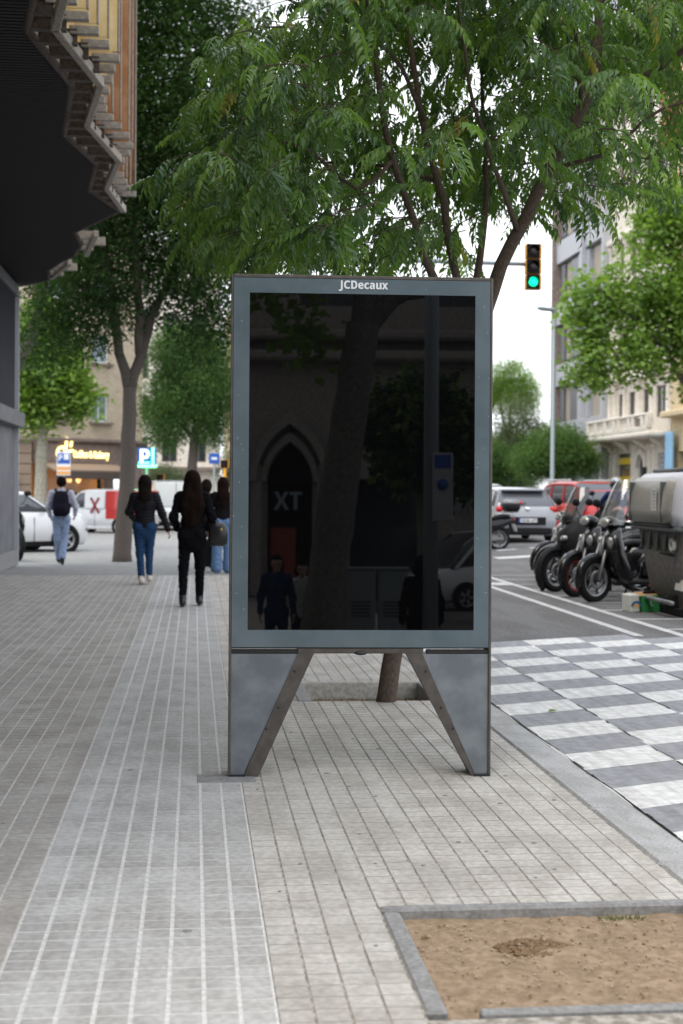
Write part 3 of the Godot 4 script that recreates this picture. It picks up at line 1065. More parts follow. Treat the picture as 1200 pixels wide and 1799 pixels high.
func glass_corner_building() -> void:
	var b := thing("office_building", "dark office building overhanging the pavement, with gilded vertical fins above", "building", Vector3(0, 0, 0))
	var h := 5.42
	# plan of the overhanging soffit: x against z, saw-toothed
	var edge := []
	var tubes := []
	var k := 0
	var z := -2.6
	while z > -12.0:
		edge.append(Vector2([-1.47, -1.22, -1.34][k % 3], z))
		z -= [1.64, 0.92, 0.9][k % 3]
		k += 1
	edge += [Vector2(-1.47, -12.54), Vector2(-1.23, -14.18), Vector2(-1.34, -15.1), Vector2(-1.48, -16.2), Vector2(-1.22, -17.55), Vector2(-1.42, -19.18), Vector2(-1.08, -20.5), Vector2(-1.87, -22.3), Vector2(-1.85, -23.4), Vector2(-2.05, -24.5), Vector2(-2.4, -25.4), Vector2(-2.68, -26.3), Vector2(-2.75, -27.4), Vector2(-3.43, -28.4)]
	tubes = [Vector2(-0.94, -7.4), Vector2(-1.2, -9.3), Vector2(-0.94, -10.9), Vector2(-1.21, -12.4), Vector2(-0.94, -14.07), Vector2(-1.18, -15.62), Vector2(-0.93, -17.27), Vector2(-1.17, -18.85), Vector2(-1.03, -20.4)]
	# soffit of narrow ribs
	var s := sfc()
	z = -2.6
	while z > -28.3:
		var x := line_at(edge, z) - 0.03
		box(s, Vector3((x - 3.43) / 2, h + 0.02, z), Vector3(x + 3.43, 0.05, 0.045))
		z -= 0.085
	stuff(put("soffit_ribs", s, M.soffit, b))
	s = sfc()
	for i in edge.size() - 1:
		var p: Vector2 = edge[i]
		var q: Vector2 = edge[i + 1]
		for y in [h + 0.03, h + 0.5]:
			quad(s, Vector3(-3.6, y, p.y), Vector3(p.x - 0.04, y, p.y), Vector3(q.x - 0.04, y, q.y), Vector3(-3.6, y, q.y))
	put("soffit", s, M.soffit, b)
	# rounded lip along the soffit edge, and the pale fascia above it
	for i in edge.size() - 1:
		var p := Vector3(edge[i].x, h + 0.03, edge[i].y)
		var q := Vector3(edge[i + 1].x, h + 0.03, edge[i + 1].y)
		if edge[i].y > -6.0:
			continue
		s = sfc(true)
		tube(s, [p, q], 0.04, 8)
		put("soffit_lip", s, M.rust_steel, b)
		s = sfc()
		box(s, (p + q) / 2 + Vector3(-0.035, 0.26, 0), Vector3(0.03, 0.44, p.distance_to(q)), 0.0, Basis(Vector3.UP, atan2(q.x - p.x, q.z - p.z)))
		put("fascia", s, M.pale_steel, b)
	# saw-toothed rail carried in front
	s = sfc()
	for i in tubes.size() - 1:
		var p := Vector3(tubes[i].x, h + 0.02, tubes[i].y)
		var q := Vector3(tubes[i + 1].x, h + 0.02, tubes[i + 1].y)
		box(s, (p + q) / 2, Vector3(0.075, 0.1, p.distance_to(q) + 0.04), 0.008, Basis(Vector3.UP, atan2(q.x - p.x, q.z - p.z)))
	put("rail", s, M.pale_steel, b)
	# brackets and fins
	var ends := []
	z = -7.4
	k = 0
	while z > -11.3:
		ends.append(Vector2(-0.95 + 0.11 * (1.0 - absf(fmod(z * -1.0 - 10.5 + 30.0, 3.2) / 1.6 - 1.0)) * 2.0, z))
		z -= 0.4
	ends += [Vector2(-1.06, -11.65), Vector2(-1.0, -12.06), Vector2(-0.93, -12.47), Vector2(-0.87, -12.85), Vector2(-0.8, -13.23), Vector2(-0.73, -13.64), Vector2(-0.79, -13.98), Vector2(-0.84, -14.36), Vector2(-0.89, -14.75), Vector2(-0.96, -15.12), Vector2(-0.96, -15.46), Vector2(-0.91, -15.82), Vector2(-0.84, -16.17), Vector2(-0.77, -16.6), Vector2(-0.75, -17.08), Vector2(-0.81, -17.44), Vector2(-0.89, -17.87), Vector2(-0.99, -18.3), Vector2(-0.94, -18.7), Vector2(-0.91, -19.1), Vector2(-0.88, -19.48), Vector2(-0.83, -19.86)]
	for e in ends:
		var inner := line_at(edge, e.y) + 0.01
		var w: float = e.x - inner
		# the bracket is an I-beam: two flanges and a web
		s = sfc()
		box(s, Vector3(inner + w / 2 - 0.09, h + 0.005, e.y), Vector3(w - 0.2, 0.014, 0.09), 0.0)
		box(s, Vector3(inner + w / 2 - 0.09, h + 0.125, e.y), Vector3(w - 0.2, 0.014, 0.09), 0.0)
		box(s, Vector3(inner + w / 2 - 0.09, h + 0.065, e.y), Vector3(w - 0.2, 0.106, 0.012), 0.0)
		put("bracket", s, M.rust_steel, b)
		s = sfc()
		box(s, Vector3(e.x - 0.13, h + 0.13, e.y), Vector3(0.26, 0.075, 0.075), 0.006)
		put("fin_shoe", s, M.pale_steel, b)
		var fin := part_node("fin", b)
		var m: Material = M.gold if e.y > -15.6 else (M.orange if e.y > -19.2 else M.bronze)
		s = sfc()
		box(s, Vector3(e.x - 0.17, h + 3.4, e.y), Vector3(0.3, 6.4, 0.018))
		put("fin_plate", s, m, fin)
		s = sfc()
		box(s, Vector3(e.x - 0.012, h + 3.4, e.y), Vector3(0.02, 6.42, 0.036), 0.004)
		put("fin_edge", s, M.pale_steel, fin)
	# glazed wall behind the fins
	s = sfc()
	for i in edge.size() - 1:
		var p := Vector3(edge[i].x - 0.1, h + 0.5, edge[i].y)
		var q := Vector3(edge[i + 1].x - 0.1, h + 0.5, edge[i + 1].y)
		quad(s, p, q, q + Vector3(0, 6.5, 0), p + Vector3(0, 6.5, 0))
	put("curtain_wall", s, M.gold, b)
	# stubs of the brackets round the far corner
	for e in [Vector2(-1.72, -22.9), Vector2(-1.62, -23.4), Vector2(-1.85, -23.9), Vector2(-2.38, -25.8), Vector2(-2.3, -26.2), Vector2(-2.6, -26.8), Vector2(-2.95, -27.6)]:
		s = sfc()
		box(s, Vector3(e.x - 0.1, h + 0.07, e.y), Vector3(0.5, 0.13, 0.1), 0.006)
		put("bracket", s, M.pale_steel, b)
		s = sfc()
		box(s, Vector3(e.x - 0.3, h + 0.45, e.y), Vector3(0.03, 0.7, 0.09), 0.004)
		put("bracket_post", s, M.rust_steel, b)
	s = sfc()
	for q in [[Vector3(-1.55, 0, -22.4), Vector3(-1.85, 0, -24.4)], [Vector3(-2.2, 0, -25.3), Vector3(-2.7, 0, -27.2)]]:
		var p: Vector3 = q[0] + Vector3(0, h + 0.02, 0)
		var r: Vector3 = q[1] + Vector3(0, h + 0.02, 0)
		box(s, (p + r) / 2, Vector3(0.08, 0.1, p.distance_to(r)), 0.008, Basis(Vector3.UP, atan2(r.x - p.x, r.z - p.z)))
	put("rail", s, M.pale_steel, b)
	# ground floor wall
	var x := -3.43
	s = sfc()
	box(s, Vector3(x - 0.3, h / 2, -11.5), Vector3(0.56, h + 0.02, 32.6))
	put("wall", s, M.wall_grey, b)
	s = sfc()
	z = -14.0
	while z > -27.6:
		box(s, Vector3(x - 0.005, 4.02, z), Vector3(0.05, 2.2, 0.045))
		z -= 0.1
	stuff(put("wall_ribs", s, M.dark_clad, b))
	s = sfc()
	box(s, Vector3(x + 0.03, 2.77, -14.0), Vector3(0.3, 0.28, 27.6), 0.01)
	put("band_course", s, M.wall_grey, b)
	s = sfc()
	box(s, Vector3(x + 0.01, 5.24, -14.0), Vector3(0.1, 0.2, 27.6), 0.005)
	put("frieze", s, M.wall_grey, b)
	s = sfc()
	box(s, Vector3(x + 0.015, 0.15, -14.0), Vector3(0.08, 0.3, 27.6), 0.006)
	put("plinth", s, M.edging, b)
	s = sfc()
	box(s, Vector3(x + 0.02, 2.6, -27.83), Vector3(0.09, 5.2, 0.05), 0.005)
	put("corner_trim", s, M.grey_panel, b)
	# the storeys above, out of the frame
	s = sfc()
	box(s, Vector3(-6.5, h + 3.6, -14.0), Vector3(8.6, 6.4, 17.0))
	put("upper_storeys", s, M.wall_grey, b)

# ------------------------------------------------------------------ facades
# wall of a facade in its own plane (x along, y up), with rectangular openings left free
func pierced(w: float, h: float, holes: Array, depth: float) -> SurfaceTool:
	var s := sfc()
	var xs := [0.0, w]
	var ys := [0.0, h]
	for o in holes:
		for v in [o.position.x, o.end.x]:
			if not xs.has(v):
				xs.append(v)
		for v in [o.position.y, o.end.y]:
			if not ys.has(v):
				ys.append(v)
	xs.sort()
	ys.sort()
	for i in xs.size() - 1:
		var j := 0
		while j < ys.size() - 1:
			var c := Vector2((xs[i] + xs[i + 1]) / 2, (ys[j] + ys[j + 1]) / 2)
			var free := false
			for o in holes:
				if o.has_point(c):
					free = true
			if not free:
				box(s, Vector3(c.x, c.y, -depth / 2), Vector3(xs[i + 1] - xs[i] - 0.001, ys[j + 1] - ys[j] - 0.001, depth))
			j += 1
	return s

func window_in(parent: Node, o: Rect2, back: float, frame: Material, pane: Material, mullions := 1, sill: Material = null, surround := 0.0) -> Node3D:
	var win := part_node("window", parent, Vector3(o.position.x, o.position.y, 0))
	var w := o.size.x
	var h := o.size.y
	var t := 0.07
	var s := sfc()
	box(s, Vector3(w / 2, t / 2, -back), Vector3(w, t, 0.07))
	box(s, Vector3(w / 2, h - t / 2, -back), Vector3(w, t, 0.07))
	for x in [t / 2, w - t / 2]:
		box(s, Vector3(x, h / 2, -back), Vector3(t, h - 2 * t, 0.07))
	for i in mullions:
		box(s, Vector3(w * (i + 1) / (mullions + 1), h / 2, -back), Vector3(0.05, h - 2 * t, 0.068))
	put("window_frame", s, frame, win)
	s = sfc()
	box(s, Vector3(w / 2, h / 2, -back - 0.02), Vector3(w - 0.02, h - 0.02, 0.02))
	put("pane", s, pane, win)
	if sill:
		s = sfc()
		box(s, Vector3(w / 2, -0.07, 0.06), Vector3(w + 0.3, 0.12, 0.3), 0.015)
		put("sill", s, sill, win)
	if surround > 0.0:
		s = sfc()
		for x in [-surround / 2, w + surround / 2]:
			box(s, Vector3(x, h / 2, 0.02), Vector3(surround, h, 0.1), 0.01)
		box(s, Vector3(w / 2, h + surround / 2, 0.03), Vector3(w + surround * 2.0, surround, 0.12), 0.01)
		put("surround", s, sill, win)
	return win

func far_left_building() -> void:
	# chamfered corner block with the coffee shop
	var b := thing("apartment_building", "beige corner apartment building with a coffee shop on its ground floor", "building", Vector3(-7.4, -0.45, -69.9), 0.75)
	var W := 6.4
	var gh := 4.3
	var H := 22.0
	var holes := []
	var wins := []
	for row in 5:
		for col in 2:
			var r := Rect2(0.35 + col * 2.75, gh + 0.95 + row * 2.95, 1.1, 1.45)
			holes.append(r)
			wins.append(r)
	var s := pierced(W, H - gh, holes.map(func(r): return Rect2(r.position - Vector2(0, gh), r.size)), 0.5)
	var wall := put("wall", s, M.beige, b)
	wall.position.y = gh
	for r in wins:
		window_in(b, r, 0.22, M.sign_white, M.window_blue, 1, M.brown_stone, 0.0)
	# ground floor with two shop openings
	var shop := [Rect2(0.12, 0.0, 3.8, 3.1), Rect2(4.5, 0.0, 1.2, 2.8)]
	put("ground_floor", pierced(W, gh, shop, 0.6), M.brown_stone, b)
	s = sfc()
	box(s, Vector3(W / 2, gh, 0.08), Vector3(W + 0.1, 0.16, 0.4), 0.02)
	put("cornice", s, M.brown_stone, b)
	s = sfc()
	box(s, Vector3(2.4, 3.62, 0.02), Vector3(4.4, 0.95, 0.06), 0.01)
	put("sign_board", s, M.brown_stone, b)
	s = sfc()
	prism(s, PackedVector2Array([Vector2(0, 3.15), Vector2(0, 3.05), Vector2(1.15, 2.72), Vector2(1.15, 2.8)]), 4.6, Transform3D(Basis(Vector3.UP, -PI / 2), Vector3(2.3, 0, 0.0)))
	put("awning", s, M.awning, b)
	s = sfc()
	box(s, Vector3(2.3, 2.55, 1.15), Vector3(4.6, 0.36, 0.02))
	put("awning_valance", s, mat(0.1, 0.078, 0.065, 0.9), b)
	# warm lit interior of the shop
	s = sfc()
	box(s, Vector3(2.0, 1.5, -3.0), Vector3(4.4, 3.2, 0.1))
	box(s, Vector3(2.0, 0.0, -1.8), Vector3(4.4, 0.06, 2.5))
	box(s, Vector3(2.0, 3.15, -1.8), Vector3(4.4, 0.06, 2.5))
	for x in [-0.2, 4.2]:
		box(s, Vector3(x, 1.5, -1.8), Vector3(0.06, 3.2, 2.5))
	put("shop_interior", s, mat(0.34, 0.24, 0.14, 0.8), b)
	s = sfc()
	for x in [0.16, 1.5, 1.62, 3.85]:
		box(s, Vector3(x, 1.55, -0.4), Vector3(0.09, 3.1, 0.1))
	box(s, Vector3(2.0, 3.0, -0.4), Vector3(3.9, 0.1, 0.1))
	put("shop_frame", s, M.black, b)
	s = sfc()
	box(s, Vector3(2.0, 1.5, -0.42), Vector3(3.8, 2.9, 0.012))
	put("shop_window", s, glass(0.1), b)
	s = sfc(true)
	for x in [0.9, 2.7, 3.3]:
		ball(s, Vector3(x, 2.35, -1.3), Vector3(0.14, 0.17, 0.14), 10)
	put("pendant_lamp", s, lamp(1.0, 0.62, 0.25, 0.8), b)
	for x in [0.9, 3.0]:
		var l := OmniLight3D.new()
		l.name = "shop_light"
		l.light_color = Color(1.0, 0.75, 0.45)
		l.light_energy = 0.6
		l.light_size = 0.2
		l.omni_range = 8.0
		l.omni_attenuation = 2.0
		l.shadow_enabled = true
		l.position = Vector3(x, 2.1, -1.1)
		b.add_child(l, true)
	s = sfc()
	for q in [[0.7, 0.9], [3.2, 0.75], [2.2, 1.05]]:
		box(s, Vector3(q[0], q[1] / 2, -1.7), Vector3(0.8, q[1], 0.5), 0.02)
	put("shop_counter", s, M.cardboard, b)
	# neon lettering and flower-like emblem
	var neon := lamp(1.0, 0.78, 0.3, 1.5)
	letters("sign_lettering", "Coffee & Bakery", 0.33, neon, b, Transform3D(Basis.from_scale(Vector3(0.62, 1, 1)), Vector3(3.0, 3.58, 0.09)), 0.04)
	s = sfc(true)
	var ring := []
	for i in 17:
		ring.append(Vector3(1.15 + cos(TAU * i / 16.0) * 0.26, 3.62 + sin(TAU * i / 16.0) * 0.29, 0.1))
	tube(s, ring, 0.065, 6)
	for q in [[0.25, 0.28, 0.33, 0.85], [0.55, 0.4, 0.62, 0.66], [0.33, 0.15, 0.7, 0.22], [0.02, 0.3, 0.06, 0.42]]:
		tube(s, [Vector3(1.15 + q[0], 3.55 + q[1], 0.1), Vector3(1.15 + q[2], 3.55 + q[3], 0.1)], 0.065, 6)
	put("sign_emblem", s, neon, b)
	# side wing running away down the street
	var side := part_node("side_wing", b, Vector3(W, 0, 0))
	side.rotation.y = 0.9
	var hs := []
	for row in 6:
		for col in 6:
			hs.append(Rect2(0.9 + col * 2.3, 1.0 + row * 3.2, 1.0, 1.9))
	var sw := pierced(15.0, H, hs, 0.5)
	put("wall", sw, M.beige, side)
	s = sfc()
	for r in hs:
		box(s, Vector3(r.get_center().x, r.get_center().y, -0.3), Vector3(r.size.x, r.size.y, 0.04))
	put("windows", s, M.window_dark, side)
	s = sfc()
	box(s, Vector3(W / 2, H + 0.15, 0.1), Vector3(W + 0.4, 0.3, 0.9), 0.03)
	put("roof_cornice", s, M.brown_stone, b)
	s = sfc()
	box(s, Vector3(W / 2 - 1.0, H / 2, -7.0), Vector3(W + 2.0, H - 0.2, 6.5))
	put("back_block", s, M.beige, b)

	# the stone-faced neighbour seen between wall and plane tree
	var n := thing("stone_building", "brown stone building with shuttered ground floor beside the dark office corner", "building", Vector3(-15.4, -0.45, -66.5), 0.36)
	var nh := []
	for row in 4:
		for col in 3:
			nh.append(Rect2(0.9 + col * 2.6, 4.8 + row * 3.2, 1.1, 1.9))
	put("wall", pierced(8.1, 18.0, nh, 0.5), M.beige, n)
	for r in nh:
		window_in(n, r, 0.22, M.sign_white, M.window_dark, 1, M.brown_stone)
	for i in 8:
		s = sfc()
		box(s, Vector3(4.05, 0.3 + i * 0.5, 0.05), Vector3(8.1, 0.46, 0.2), 0.03)
		put("stone_course", s, M.awning, n)
	s = sfc()
	box(s, Vector3(4.05, 4.3, 0.12), Vector3(8.3, 0.24, 0.5), 0.03)
	put("cornice", s, M.brown_stone, n)
	s = sfc()
	box(s, Vector3(6.9, 2.3, 0.3), Vector3(1.0, 0.6, 0.4), 0.1)
	put("red_awning", s, mat(0.35, 0.01, 0.03, 0.7), n)

	# pale blocks farther down the side street
	for q in [[-5.2, -104.0, 7.0, 20.0, 0.0, "pale cream block seen past the leaning pavement tree"], [2.6, -126.0, 9.0, 16.0, 0.0, "pinkish far block closing the street behind the green tree"]]:
		var p := thing("far_building", q[5], "building", Vector3(q[0], -0.5, q[1]), q[4], "far blocks at the end of the street")
		var fh := []
		for row in 5:
			for col in 3:
				fh.append(Rect2(0.7 + col * 2.1, 3.9 + row * 3.0, 1.1, 1.8))
		put("wall", pierced(q[2], q[3], fh, 0.5), M.cream if q[0] < 0 else M.yellow_wall, p)
		for r in fh:
			window_in(p, r, 0.25, M.brown_stone, M.window_dark, 1)
		s = sfc()
		box(s, Vector3(q[2] / 2, 3.4, 0.4), Vector3(q[2], 0.3, 0.9), 0.04)
		put("shop_canopy", s, M.brown_stone, p)
		s = sfc()
		box(s, Vector3(q[2] / 2, q[3] / 2, -3.0), Vector3(q[2] - 0.1, q[3], 4.9))
		put("block", s, M.cream, p)

func far_right_buildings() -> void:
	var turn := -PI / 2     # facades face the road: local x runs from far to near (world +z)
	# ornate cream house with its stone balcony
	var b := thing("ornate_house", "ornate cream stone house with a carved balcony over its ground floor", "building", Vector3(22.0, 0.07, -74.2), turn)
	var W := 9.9
	var gf := [Rect2(1.7, 0.0, 2.1, 3.4), Rect2(5.2, 0.0, 1.25, 3.3), Rect2(8.0, 0.0, 1.6, 3.3)]
	put("ground_floor", pierced(W, 4.1, gf, 0.7), M.cream, b)
	var up := []
	for row in 5:
		for q in [[1.6, 0.8], [3.4, 1.2], [5.7, 1.1], [7.7, 1.6]]:
			up.append(Rect2(q[0], 0.9 + row * 3.7, q[1], 2.1 if row else 1.5))
	var wall := put("wall", pierced(W, 20.2, up, 0.7), M.cream, b)
	wall.position.y = 4.1
	for r in up:
		var rr := Rect2(r.position + Vector2(0, 4.1), r.size)
		window_in(b, rr, 0.12, M.brown_stone, M.window_dark, 1)
	# arched door
	var s := sfc()
	box(s, Vector3(5.82, 1.6, -0.1), Vector3(1.24, 3.3, 0.08))
	put("door", s, M.window_dark, b)
	s = sfc()
	var arch := PackedVector2Array()
	for i in 13:
		var a := PI * i / 12
		arch.append(Vector2(5.825 + cos(a) * 0.62, 2.65 + sin(a) * 0.62))
	for i in 13:
		var a := PI - PI * i / 12
		arch.append(Vector2(5.825 + cos(a) * 0.9, 2.65 + sin(a) * 0.9))
	prism(s, arch, 0.3, Transform3D(Basis(), Vector3(0, 0, 0.05)))
	put("door_arch", s, M.cream, b)
	# shutter and shop
	for i in 14:
		s = sfc()
		box(s, Vector3(8.8, 0.12 + i * 0.235, -0.12), Vector3(1.6, 0.21, 0.05), 0.01)
		put("shutter_slat", s, M.grey_panel, b)
	s = sfc()
	box(s, Vector3(2.75, 1.7, -0.12), Vector3(2.1, 3.4, 0.05))
	put("shop_window", s, M.window_dark, b)
	for q in [[3.0, 0.34], [1.95, 0.55], [0.5, 0.3]]:
		s = sfc()
		box(s, Vector3(2.75, q[0], -0.03), Vector3(2.0, q[1], 0.06), 0.01)
		put("yellow_sign", s, M.sign_yellow, b)
	# pilasters with capitals
	for x in [0.4, 1.35, 4.3, 4.95, 6.9, 7.6, 9.65]:
		s = sfc()
		box(s, Vector3(x, 1.8, 0.03), Vector3(0.38, 3.5, 0.1), 0.03)
		box(s, Vector3(x, 3.65, 0.06), Vector3(0.52, 0.3, 0.2), 0.05)
		box(s, Vector3(x, 0.2, 0.05), Vector3(0.5, 0.4, 0.16), 0.03)
		put("pilaster", s, M.cream, b)
	for x in [1.0, 3.5, 6.6, 9.2]:
		s = sfc(true)
		tube(s, [Vector3(x, 3.45, 0.05), Vector3(x, 3.75, 0.3), Vector3(x, 4.0, 0.75)], [0.08, 0.12, 0.13], 8)
		put("corbel", s, M.cream, b)
	# balcony: slab, parapet panels, posts, balusters
	s = sfc()
	box(s, Vector3(W / 2 + 0.1, 4.14, 0.6), Vector3(W + 0.5, 0.28, 1.3), 0.08)
	put("balcony_slab", s, M.cream, b)
	s = sfc()
	box(s, Vector3(W / 2 + 0.1, 5.05, 1.1), Vector3(W + 0.3, 0.14, 0.3), 0.04)
	box(s, Vector3(W / 2 + 0.1, 4.4, 1.1), Vector3(W + 0.2, 0.22, 0.22), 0.03)
	put("balcony_rail", s, M.cream, b)
	for x in [0.05, 1.6, 3.2, 4.8, 5.6, 7.2, 7.9, 9.3, 10.0]:
		s = sfc()
		box(s, Vector3(x, 4.72, 1.1), Vector3(0.34, 0.6, 0.26), 0.03)
		put("balcony_post", s, M.cream, b)
	for q in [[0.8, 1.2], [2.4, 1.2], [4.0, 1.2], [8.6, 1.0]]:
		s = sfc()
		box(s, Vector3(q[0], 4.7, 1.07), Vector3(q[1], 0.42, 0.1), 0.02)
		put("parapet_panel", s, M.brown_stone if q[0] > 8 else M.cream, b)
	for i in 9:
		s = sfc(true)
		var x := 5.95 + i * 0.13
		lathe(s, PackedVector2Array([Vector2(0.03, 4.5), Vector2(0.055, 4.62), Vector2(0.025, 4.8), Vector2(0.04, 4.98)]), 8, Transform3D(Basis(), Vector3(x, 0, 1.1)))
		put("baluster", s, M.cream, b)
	# columns of the gallery and string courses above
	for row in 4:
		for x in [0.25, 1.15, 2.9, 5.0, 5.3, 7.2, 9.7]:
			s = sfc(true)
			lathe(s, PackedVector2Array([Vector2(0.17, 0.0), Vector2(0.13, 0.12), Vector2(0.11, 1.6), Vector2(0.18, 1.72), Vector2(0.2, 1.95)]), 10, Transform3D(Basis(), Vector3(x, 5.0 + row * 3.7, 0.06)))
			put("column", s, M.cream, b)
		s = sfc()
		box(s, Vector3(W / 2, 7.15 + row * 3.7, 0.1), Vector3(W + 0.2, 0.32, 0.4), 0.07)
		put("string_course", s, M.cream, b)
	s = sfc()
	box(s, Vector3(W / 2, 24.4, 0.4), Vector3(W + 0.5, 0.5, 1.3), 0.12)
	put("roof_cornice", s, M.cream, b)
	s = sfc()
	box(s, Vector3(W / 2, 12.0, -4.6), Vector3(W - 0.1, 23.9, 7.8))
	put("back_block", s, M.cream, b)
	s = sfc()
	box(s, Vector3(W + 0.3, 19.8, 0.35), Vector3(0.9, 4.6, 0.5), 0.02)
	put("brick_pier", s, M.brick, b)

	# grey modern block
	var g := thing("modern_block", "grey panelled modern block with a red shop sign at its foot", "building", Vector3(22.0, 0.07, -85.0), turn)
	var gw := 10.7
	s = sfc()
	box(s, Vector3(gw / 2, 14.5, -4.0), Vector3(gw, 29.0, 7.4))
	put("block", s, M.grey_panel, g)
	for row in 6:
		for q in [[0.7, 0.9, 1], [1.7, 1.2, 0], [3.0, 1.6, 1], [4.9, 1.5, 2], [6.6, 0.5, 2], [7.4, 2.1, 0], [9.7, 1.0, 1]]:
			s = sfc()
			box(s, Vector3(q[0] + q[1] / 2, 6.6 + row * 3.7, -0.18 + 0.1 * q[2]), Vector3(q[1] - 0.05, 2.0, 0.3), 0.01)
			put(["panel", "window", "panel"][q[2]], s, [M.tan_panel, M.dark_panel, M.grey_panel][q[2]], g)
		s = sfc()
		box(s, Vector3(gw / 2, 8.4 + row * 3.7, 0.0), Vector3(gw, 1.3, 0.5), 0.02)
		put("spandrel", s, M.grey_panel, g)
	for x in [0.0, 6.4, gw]:
		s = sfc()
		box(s, Vector3(x, 14.4, 0.1), Vector3(0.4, 28.8, 0.7), 0.02)
		put("mullion", s, M.grey_panel if x > 0 else M.brown_stone, g)
	s = sfc()
	box(s, Vector3(gw / 2, 5.0, 0.1), Vector3(gw, 1.0, 0.8), 0.02)
	put("spandrel", s, M.grey_panel, g)
	for q in [[2.3, 1.5], [6.0, 2.1], [9.0, 2.7]]:
		s = sfc()
		box(s, Vector3(q[0], 1.35, -0.02), Vector3(q[1], 2.7, 0.62))
		put("shop_window", s, M.window_green, g)
		s = sfc()
		box(s, Vector3(q[0], 3.6, 0.06), Vector3(q[1] + 0.3, 1.0, 0.12), 0.02)
		put("shop_sign", s, M.sign_red, g)
		for x in [-0.5, 0.5]:
			s = sfc()
			box(s, Vector3(q[0] + x * q[1], 1.35, -0.1), Vector3(0.1, 2.7, 0.16))
			put("window_frame", s, M.dark_panel, g)
	letters("sign_lettering", "PADL", 0.62, M.white_letter, g, Transform3D(Basis(), Vector3(9.1, 3.65, 0.14)), 0.02)

	# yellow house nearest on that side
	var y := thing("yellow_house", "yellow rendered house at the right edge beside the ornate house", "building", Vector3(22.0, 0.07, -64.2), turn)
	var yh := []
	for row in 5:
		for col in 4:
			yh.append(Rect2(1.2 + col * 2.6, 5.4 + row * 3.6, 1.1, 2.2))
	yh += [Rect2(0.9, 0.0, 2.2, 3.3), Rect2(4.0, 0.0, 2.4, 3.3), Rect2(7.4, 0.0, 2.4, 3.3)]
	put("wall", pierced(11.5, 22.5, yh, 0.6), M.yellow_wall, y)
	for r in yh:
		window_in(y, r, 0.35, M.brown_stone, M.window_dark, 1)
	for row in 5:
		s = sfc()
		box(s, Vector3(5.75, 5.0 + row * 3.6, 0.25), Vector3(11.5, 0.3, 0.7), 0.06)
		put("string_course", s, M.yellow_wall, y)
	s = sfc()
	box(s, Vector3(5.75, 11.2, -4.5), Vector3(11.4, 22.4, 7.6))
	put("back_block", s, M.yellow_wall, y)
	s = sfc()
	box(s, Vector3(0.75, 2.9, 0.35), Vector3(0.9, 2.6, 0.12), 0.02)
	put("blue_poster", s, mat(0.3, 0.55, 0.8, 0.5), y)

# ------------------------------------------------------------------ trees
# one compound leaf: a bending stalk with pairs of drooping leaflets, 40 cm long
func pinnate_leaf(sd: int, pairs: int, length: float, droop: float) -> ArrayMesh:
	var r := RandomNumberGenerator.new()
	r.seed = sd
	var s := sfc()
	var pts := []
	for i in 8:
		var t := i / 7.0
		pts.append(Vector3(sin(t * 2.0) * 0.012, -droop * t * t * length, -t * length * (1.0 - 0.25 * droop * t)))
	for i in 7:
		var w := 0.0022
		quad(s, pts[i] + Vector3(-w, 0, 0), pts[i] + Vector3(w, 0, 0), pts[i + 1] + Vector3(w, 0, 0), pts[i + 1] + Vector3(-w, 0, 0))
	for k in pairs + 1:
		var t := lerpf(0.22, 1.0, float(k) / pairs)
		var f := t * 7.0
		var i := mini(int(f), 6)
		var at: Vector3 = pts[i].lerp(pts[i + 1], f - i)
		var fwd: Vector3 = (pts[i + 1] - pts[i]).normalized()
		for side in ([-1.0, 1.0] if k < pairs else [0.0]):
			var len := r.randf_range(0.056, 0.075) * (0.8 + 0.35 * sin(t * PI))
			var wid := len * r.randf_range(0.38, 0.47)
			var dir := (Vector3(side, 0, 0) * 1.0 + fwd * (0.75 if side != 0.0 else 1.5) + Vector3(0, -r.randf_range(0.15, 0.8), 0)).normalized()
			var nrm := Vector3.UP + Vector3(r.randf_range(-0.4, 0.4), 0, r.randf_range(-0.4, 0.4))
			var cr := dir.cross(nrm).normalized()
			var nn := cr.cross(dir).normalized()
			var base := at + dir * 0.004
			var a := base + dir * len * 0.3 + cr * wid * 0.5 + nn * 0.004
			var b := base + dir * len * 0.3 - cr * wid * 0.5 + nn * 0.004
			var m := base + dir * len * 0.35 - nn * 0.003
			var c := base + dir * len * 0.7 + cr * wid * 0.36 - nn * 0.002
			var d := base + dir * len * 0.7 - cr * wid * 0.36 - nn * 0.002
			var m2 := base + dir * len * 0.72 - nn * 0.009
			var tip := base + dir * len - nn * 0.022 + Vector3(0, -0.006, 0)
			tri(s, base, m, a)
			quad(s, a, m, m2, c)
			tri(s, c, m2, tip)
			tri(s, base, b, m)
			quad(s, b, d, m2, m)
			tri(s, d, tip, m2)
	s.generate_normals()
	return s.commit()

# a loose clump of simple leaves
func leaf_clump(sd: int, n: int, spread: float, size: float, shape := 0.6) -> ArrayMesh:
	var r := RandomNumberGenerator.new()
	r.seed = sd
	var s := sfc()
	for i in n:
		var p := Vector3(r.randfn(), r.randfn(), r.randfn()) * spread * 0.5
		var dir := Vector3(r.randf_range(-1, 1), r.randf_range(-0.9, 0.25), r.randf_range(-1, 1)).normalized()
		var nrm := (Vector3.UP + Vector3(r.randf_range(-0.8, 0.8), 0, r.randf_range(-0.8, 0.8))).normalized()
		var cr := dir.cross(nrm).normalized()
		var nn := cr.cross(dir)
		var l := size * r.randf_range(0.7, 1.25)
		var w := l * shape * 0.5
		var mid := p + dir * l * 0.45
		tri(s, p, p + dir * l, mid + cr * w + nn * l * 0.12)
		tri(s, p, mid - cr * w + nn * l * 0.12, p + dir * l)
	s.generate_normals()
	return s.commit()

